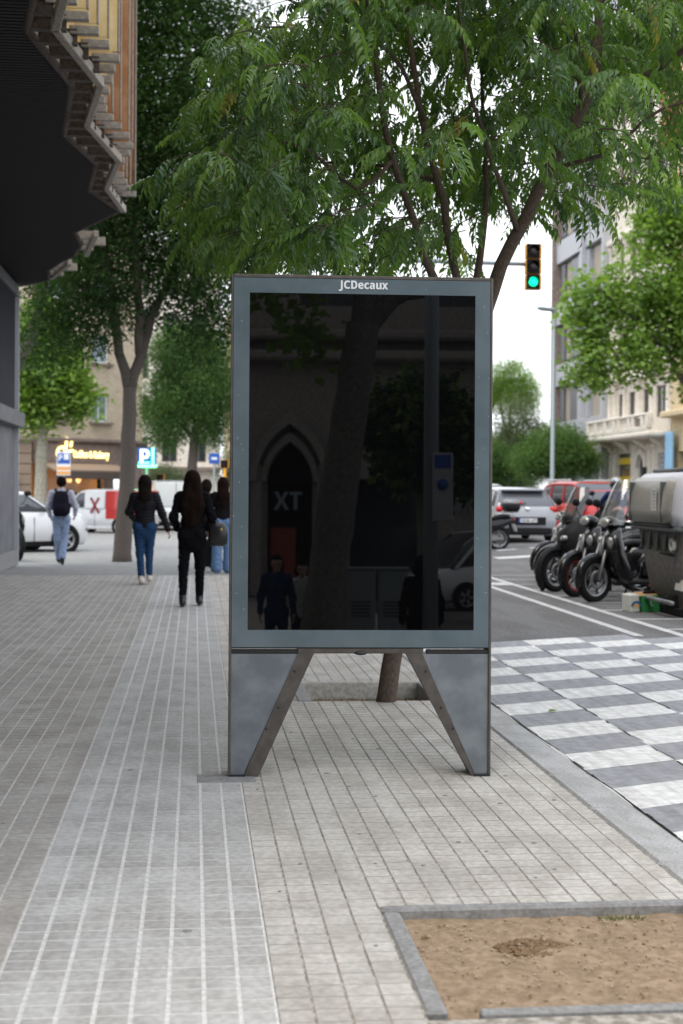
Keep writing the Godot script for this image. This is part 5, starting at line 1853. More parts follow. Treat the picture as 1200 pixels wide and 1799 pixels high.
func scooter(label: String, at: Vector3, turn: float, cfg: Dictionary, group := "") -> Node3D:
	var t := thing("motor_scooter", label, "scooter", at, turn, group)
	var paint: Material = cfg.get("paint", M.gloss_black)
	var big: bool = cfg.get("maxi", false)
	var steer: float = cfg.get("steer", 0.0)
	var R := 0.33
	var sb := Basis(Vector3.UP, steer)
	var piv := Vector3(0.1, 0, 0)
	var f := func(v: Vector3) -> Vector3: return piv + sb * (v - piv)
	wheel("front_wheel", t, f.call(Vector3(0, R, 0)), R, 0.11, cfg.get("rim", M.rim), 6, steer)
	wheel("rear_wheel", t, Vector3(1.38, 0.31, 0), 0.31, 0.13, cfg.get("rim", M.rim), 6)
	# front mudguard
	var s := sfc(true)
	var rings := []
	for i in 11:
		var a := deg_to_rad(lerpf(-22.0 if not big else -48.0, 118.0, i / 10.0))
		var rad := R + 0.035 + (0.05 * (1.0 - i / 10.0) if big else 0.0)
		var ring := PackedVector3Array()
		for q in [[-0.075, -0.05], [-0.05, 0.0], [0.0, 0.022], [0.05, 0.0], [0.075, -0.05], [0.04, -0.02], [0.0, 0.0], [-0.04, -0.02]]:
			var rr: float = rad + q[1]
			var taper: float = 1.0 if i > 1 else 0.55 + 0.22 * i
			ring.append(f.call(Vector3(-sin(PI / 2 - a) * rr * (1.0 if true else 0.0), R + cos(PI / 2 - a) * rr, q[0] * taper)))
		rings.append(ring)
	loft(s, rings)
	put("front_mudguard", s, paint, t)
	# fork
	for sd in [-1.0, 1.0]:
		s = sfc(true)
		tube(s, [f.call(Vector3(0, R, 0.09 * sd)), f.call(Vector3(0.08, 0.56, 0.088 * sd)), f.call(Vector3(0.2, 0.85, 0.07 * sd))], [0.03, 0.024, 0.024], 10)
		put("fork_leg", s, M.alloy if not big else M.matt_black, t)
	s = sfc()
	box(s, f.call(Vector3(0.06, R + 0.08, 0.085)), Vector3(0.06, 0.12, 0.05), 0.01, sb)
	put("brake_caliper", s, M.matt_black, t)
	# apron
	s = sfc(true)
	if big:
		loft(s, [oval_ring(Vector3(0.46, 0.3, 0), 0.12, 0.17), oval_ring(Vector3(0.4, 0.52, 0), 0.19, 0.22), oval_ring(Vector3(0.33, 0.74, 0), 0.26, 0.26), oval_ring(Vector3(0.32, 0.92, 0), 0.26, 0.26), oval_ring(Vector3(0.39, 1.06, 0), 0.19, 0.21), oval_ring(Vector3(0.44, 1.16, 0), 0.1, 0.14)])
	else:
		loft(s, [oval_ring(Vector3(0.48, 0.28, 0), 0.14, 0.17), oval_ring(Vector3(0.4, 0.5, 0), 0.16, 0.23), oval_ring(Vector3(0.31, 0.72, 0), 0.15, 0.255), oval_ring(Vector3(0.29, 0.92, 0), 0.12, 0.24), oval_ring(Vector3(0.33, 1.03, 0), 0.08, 0.17), oval_ring(Vector3(0.37, 1.08, 0), 0.04, 0.09)])
	put("leg_shield", s, paint, t)
	# nose trim and lamps
	s = sfc(true)
	if big:
		for sd in [-1.0, 1.0]:
			ball(s, Vector3(0.12, 0.86, 0.15 * sd), Vector3(0.07, 0.05, 0.08), 12, Basis(Vector3.BACK, 0.4))
		put("headlight", s, M.lens, t)
	else:
		loft(s, [oval_ring(Vector3(0.135, 0.6, 0), 0.015, 0.035, 8), oval_ring(Vector3(0.13, 0.75, 0), 0.02, 0.06, 8), oval_ring(Vector3(0.165, 0.95, 0), 0.018, 0.035, 8)])
		put("nose_trim", s, M.alloy, t)
		for sd in [-1.0, 1.0]:
			s = sfc(true)
			ball(s, Vector3(0.2, 0.86, 0.185 * sd), Vector3(0.05, 0.09, 0.035), 10)
			put("indicator", s, M.lens, t)
	s = sfc(true)
	ball(s, f.call(Vector3(0.34, 1.14, 0)), Vector3(0.15, 0.1, 0.15), 14, sb * Basis(Vector3.BACK, -0.25))
	put("handlebar_cowl", s, paint, t)
	if not big:
		s = sfc(true)
		ball(s, f.call(Vector3(0.205, 1.15, 0)), Vector3(0.035, 0.075, 0.085), 14, sb * Basis(Vector3.BACK, -0.3))
		put("headlight", s, M.lens, t)
	s = sfc(true)
	tube(s, [f.call(Vector3(0.48, 1.17, -0.36)), f.call(Vector3(0.4, 1.16, -0.16)), f.call(Vector3(0.4, 1.16, 0.16)), f.call(Vector3(0.48, 1.17, 0.36))], 0.014, 8)
	put("handlebar", s, M.chrome, t)
	for sd in [-1.0, 1.0]:
		s = sfc(true)
		tube(s, [f.call(Vector3(0.45, 1.168, 0.25 * sd)), f.call(Vector3(0.49, 1.17, 0.38 * sd))], 0.021, 8)
		put("grip", s, M.rubber, t)
		s = sfc(true)
		tube(s, [f.call(Vector3(0.39, 1.17, 0.2 * sd)), f.call(Vector3(0.37, 1.28, 0.27 * sd)), f.call(Vector3(0.4, 1.38, 0.32 * sd))], 0.009, 6)
		put("mirror_stem", s, M.matt_black, t)
		s = sfc(true)
		ball(s, f.call(Vector3(0.4, 1.43, 0.34 * sd)), Vector3(0.03, 0.06, 0.085), 10, sb)
		put("mirror", s, M.matt_black, t)
		s = sfc(true)
		tube(s, [f.call(Vector3(0.39, 1.165, 0.2 * sd)), f.call(Vector3(0.385, 1.16, 0.34 * sd))], 0.008, 6)
		put("brake_lever", s, M.alloy, t)
	# windscreen
	if cfg.has("screen"):
		s = sfc(true)
		var hgt: float = cfg.get("screen_height", 0.62)
		for k in 2:
			var nx := 9
			for i in nx - 1:
				for j in 6:
					var q := []
					for c in [[i, j], [i + 1, j], [i + 1, j + 1], [i, j + 1]]:
						var u: float = float(c[0]) / (nx - 1) * 2.0 - 1.0
						var v: float = c[1] / 6.0
						var wd := lerpf(0.25, 0.2, v) * (1.0 if v < 0.8 else 1.0 - (v - 0.8) * 1.3)
						q.append(f.call(Vector3(0.2 + v * hgt * 0.5 + u * u * 0.13 + k * 0.004, 1.12 + v * hgt, u * wd)))
					quad(s, q[0], q[1], q[2], q[3])
		put("windscreen", s, cfg.screen, t)
	# floor, engine, body, seat
	s = sfc(true)
	loft(s, [side_ring(0.36, 0.24, 0.36, 0.15), side_ring(0.55, 0.25, 0.34, 0.19), side_ring(0.85, 0.25, 0.34, 0.19), side_ring(1.0, 0.28, 0.42, 0.15)])
	put("footboard", s, M.matt_black, t)
	s = sfc(true)
	loft(s, [side_ring(0.74, 0.33, 0.6, 0.13), side_ring(0.9, 0.36, 0.8, 0.185), side_ring(1.15, 0.44, 0.82, 0.21), side_ring(1.45, 0.56, 0.86, 0.19), side_ring(1.68, 0.7, 0.87, 0.13), side_ring(1.8, 0.79, 0.86, 0.06)])
	put("rear_body", s, paint, t)
	s = sfc(true)
	loft(s, [side_ring(0.76, 0.76, 0.82, 0.1), side_ring(0.9, 0.77, 0.88, 0.16), side_ring(1.15, 0.79, 0.87, 0.17), side_ring(1.28, 0.81, 0.93, 0.16), side_ring(1.55, 0.85, 0.95, 0.14), side_ring(1.68, 0.86, 0.92, 0.07)])
	put("seat", s, M.matt_black, t)
	s = sfc()
	box(s, Vector3(1.12, 0.33, 0.05), Vector3(0.42, 0.2, 0.2), 0.04)
	box(s, Vector3(1.3, 0.31, 0.11), Vector3(0.34, 0.12, 0.07), 0.03)
	put("engine", s, M.alloy, t)
	s = sfc(true)
	tube(s, [Vector3(1.05, 0.24, -0.14), Vector3(1.25, 0.28, -0.17), Vector3(1.7, 0.42, -0.18)], [0.03, 0.055, 0.06], 10)
	put("exhaust", s, M.matt_black, t)
	for sd in [-1.0, 1.0]:
		s = sfc(true)
		tube(s, [Vector3(0.98, 0.27, 0.08 * sd), Vector3(0.92, 0.12, 0.12 * sd), Vector3(0.9, 0.015, 0.15 * sd)], [0.016, 0.016, 0.018], 8)
		put("stand_leg", s, M.matt_black, t)
	s = sfc(true)
	tube(s, [Vector3(0.92, 0.16, 0.12), Vector3(1.02, 0.12, 0.17), Vector3(1.1, 0.15, 0.2)], 0.012, 6)
	put("stand_pedal", s, M.alloy, t)
	s = sfc(true)
	ball(s, Vector3(1.79, 0.82, 0), Vector3(0.05, 0.04, 0.1), 10)
	put("tail_light", s, M.red_plastic, t)
	s = sfc()
	box(s, Vector3(1.82, 0.6, 0), Vector3(0.012, 0.2, 0.22), 0.003, Basis(Vector3.BACK, 0.35))
	put("number_plate", s, M.plate, t)
	s = sfc()
	box(s, Vector3(1.72, 0.6, 0), Vector3(0.06, 0.3, 0.12), 0.02, Basis(Vector3.BACK, 0.35))
	put("plate_bracket", s, M.matt_black, t)
	if cfg.get("stripe", false):
		s = sfc()
		box(s, Vector3(1.0, 0.69, 0.193), Vector3(0.26, 0.018, 0.02), 0.002, Basis(Vector3.BACK, 0.3))
		put("red_stripe", s, M.red_plastic, t)
	if cfg.get("case", false):
		s = sfc(true)
		loft(s, [oval_ring(Vector3(1.72, 1.0, 0), 0.17, 0.19, 16), oval_ring(Vector3(1.72, 1.1, 0), 0.23, 0.26, 16), oval_ring(Vector3(1.72, 1.22, 0), 0.24, 0.27, 16)])
		put("top_case", s, M.matt_black, t)
		s = sfc(true)
		loft(s, [oval_ring(Vector3(1.72, 1.222, 0), 0.242, 0.272, 16), oval_ring(Vector3(1.72, 1.3, 0), 0.21, 0.24, 16), oval_ring(Vector3(1.72, 1.34, 0), 0.12, 0.14, 16)])
		put("case_lid", s, M.alloy, t)
		s = sfc(true)
		ball(s, Vector3(1.92, 1.25, 0.1), Vector3(0.06, 0.06, 0.14), 10)
		put("case_reflector", s, M.red_plastic, t)
		s = sfc()
		box(s, Vector3(1.6, 0.96, 0), Vector3(0.4, 0.04, 0.24), 0.01)
		put("rack", s, M.chrome, t)
	return t

func parked_scooters() -> void:
	var grp := "scooters parked in the bays along the road"
	scooter("black scooter nearest the rubbish container, with a tall clear windscreen and silver wheel", Vector3(5.72, -0.1, -20.05), 0.12, {"steer": 0.42, "screen": M.screen_clear, "stripe": true, "screen_height": 0.66}, grp)
	scooter("black scooter with a red wheel rim, second from the container", Vector3(5.72, -0.1, -21.1), 0.1, {"steer": 0.5, "rim": mat(0.3, 0.02, 0.02, 0.35, 0.4)}, grp)
	scooter("large matt black scooter with an angular front fairing and smoked windscreen, third from the container", Vector3(5.7, -0.1, -22.2), 0.08, {"steer": 0.45, "maxi": true, "paint": M.matt_black, "screen": M.screen_smoke, "screen_height": 0.55}, grp)
	scooter("dark scooter almost hidden behind the large fairing, its mirrors showing", Vector3(6.1, -0.1, -23.6), 0.05, {"steer": -0.2, "screen": M.screen_smoke, "screen_height": 0.4}, grp)
	scooter("black scooter in the far bay whose chrome handlebar shows below the red car", Vector3(6.3, -0.1, -25.0), 0.05, {"steer": 0.3}, grp)
	scooter("motorcycle with a black top case and red reflector, half hidden by the board", Vector3(6.52, -0.06, -36.4), 0.1, {"case": true}, "")
	scooter("dark scooter parked beside the office wall, on the far left", Vector3(-3.72, -0.07, -30.6), 2.0, {"case": true, "paint": M.matt_black}, "")
	# rider on a moving motorcycle
	scooter("motorcycle ridden away by a person in a navy jacket", Vector3(9.4, 0.03, -32.5), -1.45, {"paint": M.matt_black, "case": false}, "")

func waste_container() -> void:
	var t := thing("rubbish_container", "large grey street rubbish container with a rounded lid at the right edge", "container", Vector3(6.0, -0.1, -18.1))
	var s := sfc(true)
	var rr := []
	for q in [[0.1, 0.24, 0.62, 0.66], [0.55, 0.14, 0.74, 0.72], [1.12, 0.02, 0.9, 0.86]]:
		var ring := PackedVector3Array()
		for p in rect_pts(1.2 - q[1] * 1.2, q[2] * 2.0, 0.1, 3):
			ring.append(Vector3(0.62 + p.x, q[0], p.y))
		rr.append(ring)
	loft(s, rr)
	put("bin_body", s, M.bin_body, t)
	s = sfc()
	box(s, Vector3(0.6, 1.13, 0), Vector3(1.3, 0.07, 1.86), 0.02)
	put("collar", s, M.bin_edge, t)
	for z in [-0.62, -0.3, 0.02, 0.34, 0.66]:
		s = sfc()
		box(s, Vector3(0.04 - 0.0, 0.98, z), Vector3(0.05, 0.3, 0.03), 0.008, Basis(Vector3.BACK, -0.12))
		put("rib", s, M.bin_edge, t)
	# lid: rounded section along the street, closed by rounded ends
	var sec := PackedVector2Array([Vector2(-0.05, 1.17), Vector2(-0.07, 1.35), Vector2(-0.04, 1.62), Vector2(0.02, 1.76), Vector2(0.12, 1.84), Vector2(0.35, 1.88), Vector2(0.9, 1.88), Vector2(1.14, 1.82), Vector2(1.24, 1.65), Vector2(1.26, 1.17)])
	s = sfc(true)
	var ls := []
	for q in [[-0.93, 0.86], [-0.9, 0.94], [-0.84, 1.0], [0.84, 1.0], [0.9, 0.94], [0.93, 0.86]]:
		var ring := PackedVector3Array()
		for p in sec:
			ring.append(Vector3(0.6 + (p.x - 0.6) * q[1], 1.17 + (p.y - 1.17) * q[1], q[0]))
		ls.append(ring)
	loft(s, ls)
	put("lid", s, M.bin_pale, t)
	# front flap, proud of the lid
	s = sfc(true)
	var fl := []
	for q in [[-0.84, 0.9, 0.0], [-0.8, 1.0, 0.03], [0.62, 1.0, 0.03], [0.78, 0.92, 0.02], [0.83, 0.84, -0.01]]:
		var ring := PackedVector3Array()
		for p in [Vector2(-0.07, 1.2), Vector2(-0.1, 1.36), Vector2(-0.075, 1.6), Vector2(-0.02, 1.74), Vector2(0.05, 1.79), Vector2(0.16, 1.66), Vector2(0.16, 1.22)]:
			ring.append(Vector3(p.x - q[2], 1.49 + (p.y - 1.49) * q[1], q[0]))
		fl.append(ring)
	loft(s, fl)
	put("lid_flap", s, M.bin_lid, t)
	for z in [-0.7, 0.58]:
		s = sfc()
		box(s, Vector3(-0.095, 1.47, z), Vector3(0.08, 0.52, 0.012), 0.003)
		put("flap_seam", s, M.bin_edge, t)
	s = sfc()
	box(s, Vector3(-0.06, 1.165, 0.0), Vector3(0.1, 0.035, 1.6), 0.01)
	put("flap_gap", s, M.black, t)
	s = sfc(true)
	tube(s, [Vector3(0.25, 1.885, -0.8), Vector3(0.25, 1.885, 0.8)], 0.03, 8)
	put("hinge_bar", s, M.bin_edge, t)
	s = sfc()
	box(s, Vector3(-0.132, 1.5, 0.32), Vector3(0.004, 0.28, 0.2), 0.001)
	put("sticker", s, M.sticker, t)
	s = sfc()
	for i in 6:
		box(s, Vector3(-0.1355, 1.61 - i * 0.042, 0.32), Vector3(0.002, 0.014 if i > 1 else 0.024, 0.15 - 0.02 * (i % 3)))
	put("sticker_print", s, M.lamp_grey, t)
	s = sfc(true)
	lathe(s, PackedVector2Array([Vector2(0.05, -0.02), Vector2(0.085, -0.02), Vector2(0.085, 0.03), Vector2(0.05, 0.03)]), 20, Transform3D(Basis(Vector3.BACK, PI / 2), Vector3(0.03, 0.93, 0.62)), true)
	put("lifting_boss", s, M.sticker, t)
	s = sfc(true)
	tube(s, [Vector3(-0.03, 0.84, 0.3), Vector3(-0.08, 0.83, 0.5), Vector3(-0.09, 0.82, 1.0)], 0.022, 8)
	put("handle", s, M.black, t)
	s = sfc(true)
	tube(s, [Vector3(-0.02, 0.2, -0.3), Vector3(-0.02, 0.2, 0.75)], 0.03, 10)
	put("foot_bar", s, M.alloy, t)
	for z in [-0.45, 0.45]:
		s = sfc()
		box(s, Vector3(0.14, 0.2, z), Vector3(0.3, 0.16, 0.08), 0.02)
		put("pedal_arm", s, M.black, t)
	s = sfc()
	box(s, Vector3(0.62, 0.06, 0), Vector3(0.9, 0.12, 1.2), 0.02)
	put("base", s, M.black, t)
	s = sfc()
	box(s, Vector3(0.12, 0.42, 0.62), Vector3(0.01, 0.14, 0.3), 0.003, Basis(Vector3.BACK, -0.16))
	put("label_plate", s, M.sticker, t)
	# fruit box
	var b := thing("fruit_box", "small green and white cardboard fruit box lying by the container", "box", Vector3(5.9, -0.1, -18.5), 0.12)
	s = sfc()
	box(s, Vector3(0.18, 0.11, 0), Vector3(0.34, 0.22, 0.26), 0.006)
	put("carton", s, M.card_green, b)
	s = sfc()
	box(s, Vector3(-0.1, 0.12, 0.005), Vector3(0.13, 0.235, 0.28), 0.01, Basis(Vector3.BACK, 0.06))
	put("torn_panel", s, M.card_white, b)
	s = sfc()
	box(s, Vector3(0.17, 0.235, -0.02), Vector3(0.4, 0.012, 0.22), 0.002, Basis(Vector3.RIGHT, 0.15) * Basis(Vector3.BACK, 0.05))
	put("flap", s, M.cardboard, b)
	for q in [[0.075, 0.03, M.card_blue, 0.0], [0.045, 0.022, M.card_yellow, -0.012]]:
		s = sfc()
		var arc := PackedVector2Array()
		for i in 9:
			arc.append(Vector2(cos(PI * i / 8), sin(PI * i / 8)) * q[0])
		for i in 9:
			arc.append(Vector2(cos(PI - PI * i / 8), sin(PI - PI * i / 8)) * (q[0] - q[1]))
		prism(s, arc, 0.004, Transform3D(Basis(), Vector3(-0.085, 0.08 + q[3], 0.15)))
		put("printed_arc", s, q[2], b)
	letters("lettering", "L", 0.07, M.card_white, b, Transform3D(Basis(), Vector3(0.14, 0.12, 0.133)), 0.004, "Droid Sans", false)

# ------------------------------------------------------------------ cars
func at_t(a: Array, t: float) -> float:
	for i in a.size() - 1:
		if t <= a[i + 1].x:
			return lerpf(a[i].y, a[i + 1].y, clampf((t - a[i].x) / maxf(a[i + 1].x - a[i].x, 1e-5), 0, 1))
	return a[-1].y

func car(called: String, label: String, category: String, at: Vector3, turn: float, c: Dictionary) -> Node3D:
	var o := thing(called, label, category, at, turn)
	var L: float = c.l
	var W: float = c.w / 2.0
	var paint: Material = c.paint
	var zt := func(t: float) -> float: return (t - 0.5) * L
	var yb := 0.2
	# body up to the belt line
	var s := sfc(true)
	var rings := []
	var wid: Array = [Vector2(0, 0.7), Vector2(0.03, 0.88), Vector2(0.1, 0.97), Vector2(0.25, 1.0), Vector2(0.85, 1.0), Vector2(0.95, 0.97), Vector2(0.985, 0.93), Vector2(1, 0.86)]
	for t in [0.0, 0.015, 0.04, 0.08, 0.15, 0.25, 0.32, 0.45, 0.6, 0.75, 0.85, 0.92, 0.96, 0.985, 1.0]:
		var w := W * at_t(wid, t)
		var y := at_t(c.belt, t)
		var b: float = yb + (0.12 if t < 0.02 or t > 0.98 else 0.0)
		var ring := PackedVector3Array()
		for q in [[-0.84, b], [-0.97, b + 0.08], [-1.0, lerpf(b, y, 0.45)], [-0.985, lerpf(b, y, 0.72)], [-0.955, y - 0.05], [-0.88, y], [0.88, y], [0.955, y - 0.05], [0.985, lerpf(b, y, 0.72)], [1.0, lerpf(b, y, 0.45)], [0.97, b + 0.08], [0.84, b]]:
			ring.append(Vector3(q[0] * w, q[1], zt.call(t)))
		rings.append(ring)
	loft(s, rings)
	put("body", s, paint, o)
	# cabin glass
	s = sfc(true)
	rings = []
	var ts: Array = []
	for v in c.roof:
		ts.append(v.x)
	for t in ts:
		var y := at_t(c.belt, t) - 0.02
		var r := maxf(at_t(c.roof, t), y + 0.01)
		var k := clampf((r - y) / 0.45, 0.0, 1.0)
		var wb := W * 0.93
		var wr: float = W * lerpf(0.93, c.get("tumble", 0.76), k)
		var ring := PackedVector3Array()
		for q in [[-wb, y], [lerpf(-wb, -wr, 0.5), lerpf(y, r, 0.5)], [-wr, r - 0.05 * k], [-wr * 0.86, r], [wr * 0.86, r], [wr, r - 0.05 * k], [lerpf(wb, wr, 0.5), lerpf(y, r, 0.5)], [wb, y]]:
			ring.append(Vector3(q[0], q[1], zt.call(t)))
		rings.append(ring)
	loft(s, rings)
	put("windows", s, M.car_glass, o)
	# roof skin
	s = sfc(true)
	rings = []
	for t in span(c.top[0], c.top[1], 8):
		var r := at_t(c.roof, t)
		var wr: float = W * c.get("tumble", 0.76)
		var ring := PackedVector3Array()
		for q in [[-wr - 0.02, r - 0.1], [-wr - 0.005, r - 0.035], [-wr * 0.86, r + 0.012], [0.0, r + 0.022], [wr * 0.86, r + 0.012], [wr + 0.005, r - 0.035], [wr + 0.02, r - 0.1], [wr - 0.03, r - 0.09], [0.0, r - 0.01], [-wr + 0.03, r - 0.09]]:
			ring.append(Vector3(q[0], q[1], zt.call(t)))
		rings.append(ring)
	loft(s, rings)
	put("roof", s, c.get("roof_paint", paint), o)
	# pillars: [t at belt, t at roof, width]
	for p in c.pillars:
		for sd in [-1.0, 1.0]:
			s = sfc()
			var a := Vector3(W * 0.945 * sd, at_t(c.belt, p[0]) - 0.03, zt.call(p[0]))
			var b := Vector3((W * c.get("tumble", 0.76) + 0.006) * sd, at_t(c.roof, p[1]) - 0.06, zt.call(p[1]))
			var e := Vector3(0, 0, p[2] * 0.5)
			var n := Vector3(0.022 * sd, 0, 0)
			loft(s, [PackedVector3Array([a - e, a - e + n, a + e + n, a + e]), PackedVector3Array([b - e, b - e + n, b + e + n, b + e])])
			put("pillar", s, paint, o)
	# wheels with dark arches
	for t in c.axles:
		for sd in [-1.0, 1.0]:
			var R: float = c.get("R", 0.32)
			s = sfc(true)
			lathe(s, PackedVector2Array([Vector2(0.0, 0.0), Vector2(R + 0.05, 0.0), Vector2(R + 0.05, 0.012), Vector2(R + 0.01, 0.014), Vector2(0, 0.014)]), 24, Transform3D(Basis(Vector3.BACK, -PI / 2 * sd), Vector3((W - 0.004) * sd, R, zt.call(t))))
			put("wheel_arch", s, M.black, o)
			var wl := wheel("wheel", o, Vector3((W - 0.09) * sd, R, zt.call(t)), R, 0.2, M.rim, 5, PI / 2 * sd, false, 0.66)
			wl.position.x = (W - 0.035) * sd
	# sill and bumpers
	s = sfc()
	box(s, Vector3(0, 0.26, 0), Vector3(W * 1.97, 0.16, L * 0.56), 0.03)
	put("sill", s, M.black if c.get("clad", false) else paint, o)
	s = sfc()
	box(s, Vector3(0, 0.33, L / 2 - 0.06), Vector3(W * 1.6, 0.2, 0.16), 0.04)
	put("rear_bumper", s, M.matt_black, o)
	# doors seams and handles
	for sd in [-1.0, 1.0]:
		for t in c.get("seams", [0.42, 0.58]):
			s = sfc()
			box(s, Vector3((W - 0.005) * sd, 0.62, zt.call(t)), Vector3(0.012, 0.62, 0.012))
			put("door_seam", s, M.black, o)
		for t in c.get("handles", [0.54, 0.7]):
			s = sfc()
			box(s, Vector3(W * 0.985 * sd, at_t(c.belt, t) - 0.14, zt.call(t)), Vector3(0.05, 0.03, 0.16), 0.01)
			put("door_handle", s, paint, o)
		s = sfc(true)
		ball(s, Vector3((W + 0.08) * sd, at_t(c.belt, 0.34) + 0.06, zt.call(0.34)), Vector3(0.1, 0.075, 0.06), 10)
		put("wing_mirror", s, M.black if c.get("clad", false) else paint, o)
		# lamps
		s = sfc(true)
		var ly: float = c.get("lamp_y", 0.82)
		ball(s, Vector3(W * 0.84 * sd, ly, zt.call(0.985)), Vector3(0.13, c.get("lamp_h", 0.09), 0.09), 12)
		put("tail_light", s, M.red_plastic, o)
		s = sfc(true)
		ball(s, Vector3(W * 0.72 * sd, 0.62, zt.call(0.03)), Vector3(0.2, 0.08, 0.1), 12)
		put("headlight", s, M.lens, o)
	var py: float = c.get("plate_y", 0.5)
	s = sfc()
	box(s, Vector3(0.02, py, L / 2 + 0.025), Vector3(0.5, 0.11, 0.02), 0.003)
	put("number_plate", s, M.plate, o)
	s = sfc()
	box(s, Vector3(-0.225, py, L / 2 + 0.032), Vector3(0.045, 0.108, 0.012))
	put("plate_band", s, M.plate_blue, o)
	return o

func cars() -> void:
	# grey hatchback waiting in the road
	var hatch := {"l": 4.3, "w": 1.82, "paint": M.car_grey, "belt": [Vector2(0, 0.6), Vector2(0.03, 0.72), Vector2(0.1, 0.84), Vector2(0.28, 0.96), Vector2(0.6, 1.0), Vector2(0.9, 1.04), Vector2(0.97, 1.02), Vector2(1, 0.9)], "roof": [Vector2(0.27, 0.96), Vector2(0.35, 1.2), Vector2(0.43, 1.44), Vector2(0.52, 1.52), Vector2(0.7, 1.53), Vector2(0.84, 1.48), Vector2(0.92, 1.24), Vector2(0.965, 1.02)], "top": [0.43, 0.86], "pillars": [[0.28, 0.43, 0.08], [0.56, 0.57, 0.08], [0.8, 0.78, 0.1], [0.96, 0.87, 0.2]], "axles": [0.19, 0.8], "lamp_y": 0.93, "plate_y": 0.62}
	var g := car("hatchback", "silver grey hatchback seen from behind on the road", "car", Vector3(9.15, 0.06, -41.0), 0.03, hatch)
	var s := sfc()
	box(s, Vector3(0, 1.47, 1.6), Vector3(1.25, 0.05, 0.3), 0.02)
	put("spoiler", s, M.car_grey, g)
	s = sfc()
	box(s, Vector3(0, 0.6, 2.13), Vector3(1.1, 0.26, 0.05), 0.02)
	put("bumper_insert", s, M.matt_black, g)
	s = sfc(true)
	ball(s, Vector3(0.0, 0.93, 2.14), Vector3(0.075, 0.07, 0.03), 12)
	put("emblem", s, M.chrome, g)
	s = sfc()
	box(s, Vector3(-0.22, 1.09, 2.0), Vector3(0.42, 0.025, 0.03), 0.006)
	put("wiper", s, M.black, g)
	letters("plate_lettering", "9230 LZY", 0.075, M.letter_dark, g, Transform3D(Basis(), Vector3(0.04, 0.62, 2.189)), 0.003)
	# red people carrier
	var mpv := {"l": 4.5, "w": 1.84, "paint": M.car_red, "tumble": 0.84, "belt": [Vector2(0, 0.65), Vector2(0.03, 0.8), Vector2(0.1, 0.92), Vector2(0.24, 1.05), Vector2(0.6, 1.08), Vector2(0.97, 1.08), Vector2(1, 1.0)], "roof": [Vector2(0.2, 1.04), Vector2(0.3, 1.4), Vector2(0.4, 1.68), Vector2(0.5, 1.74), Vector2(0.85, 1.73), Vector2(0.93, 1.66), Vector2(0.985, 1.08)], "top": [0.4, 0.95], "pillars": [[0.22, 0.4, 0.08], [0.5, 0.51, 0.08], [0.72, 0.73, 0.08], [0.96, 0.93, 0.2]], "axles": [0.18, 0.79], "lamp_y": 1.12, "lamp_h": 0.2, "plate_y": 0.82}
	var r := car("people_carrier", "bright red people carrier seen from behind, beside the grey hatchback", "car", Vector3(12.35, 0.06, -45.5), 0.16, mpv)
	for sd in [-1.0, 1.0]:
		s = sfc()
		box(s, Vector3(0.72 * sd, 1.79, 0.2), Vector3(0.05, 0.05, 2.2), 0.015)
		put("roof_rail", s, M.chrome, r)
		s = sfc(true)
		ball(s, Vector3(0.78 * sd, 0.72, 2.2), Vector3(0.12, 0.07, 0.05), 10)
		put("reversing_light", s, M.lens, r)
	s = sfc()
	box(s, Vector3(0, 0.5, 2.24), Vector3(1.66, 0.24, 0.14), 0.05)
	put("bumper_cover", s, M.matt_black, r)
	# dark car beyond, white cars behind the board
	var dark := hatch.duplicate()
	dark.paint = M.car_dark
	car("hatchback", "dark car partly hidden behind the rider, right of the red one", "car", Vector3(15.4, 0.02, -50.5), 0.05, dark)
	var pale := mpv.duplicate()
	pale.paint = M.car_white
	car("people_carrier", "pale car whose roof shows above the grey hatchback", "car", Vector3(11.4, 0.02, -57.5), 0.0, pale)
	# white crossover parked on the left corner
	var suv := {"l": 4.1, "w": 1.85, "paint": M.car_white, "tumble": 0.8, "clad": true, "R": 0.36, "belt": [Vector2(0, 0.78), Vector2(0.02, 0.92), Vector2(0.08, 1.02), Vector2(0.27, 1.08), Vector2(0.6, 1.1), Vector2(0.97, 1.1), Vector2(1, 0.95)], "roof": [Vector2(0.27, 1.08), Vector2(0.36, 1.36), Vector2(0.45, 1.56), Vector2(0.55, 1.6), Vector2(0.8, 1.58), Vector2(0.9, 1.45), Vector2(0.97, 1.1)], "top": [0.45, 0.88], "pillars": [[0.28, 0.45, 0.08], [0.58, 0.59, 0.08], [0.84, 0.8, 0.14]], "axles": [0.2, 0.8], "lamp_y": 0.95}
	car("crossover_car", "white crossover car parked at the corner behind the man with a backpack", "car", Vector3(-4.85, -0.2, -37.3), -0.95, suv)
	# vans
	var van := {"l": 4.3, "w": 1.82, "paint": M.car_white, "tumble": 0.9, "belt": [Vector2(0, 0.7), Vector2(0.03, 0.86), Vector2(0.1, 1.0), Vector2(0.2, 1.08), Vector2(0.97, 1.1), Vector2(1, 1.05)], "roof": [Vector2(0.17, 1.07), Vector2(0.26, 1.45), Vector2(0.34, 1.75), Vector2(0.44, 1.82), Vector2(0.9, 1.82), Vector2(0.965, 1.76), Vector2(0.99, 1.1)], "top": [0.34, 0.97], "pillars": [[0.19, 0.34, 0.08]], "axles": [0.19, 0.8], "lamp_y": 1.05, "lamp_h": 0.22, "seams": [0.3, 0.52], "handles": [0.48, 0.58]}
	var v := car("delivery_van", "white delivery van with a red rear half, parked beyond the crossing", "van", Vector3(-3.75, -0.4, -60.5), 1.05, van)
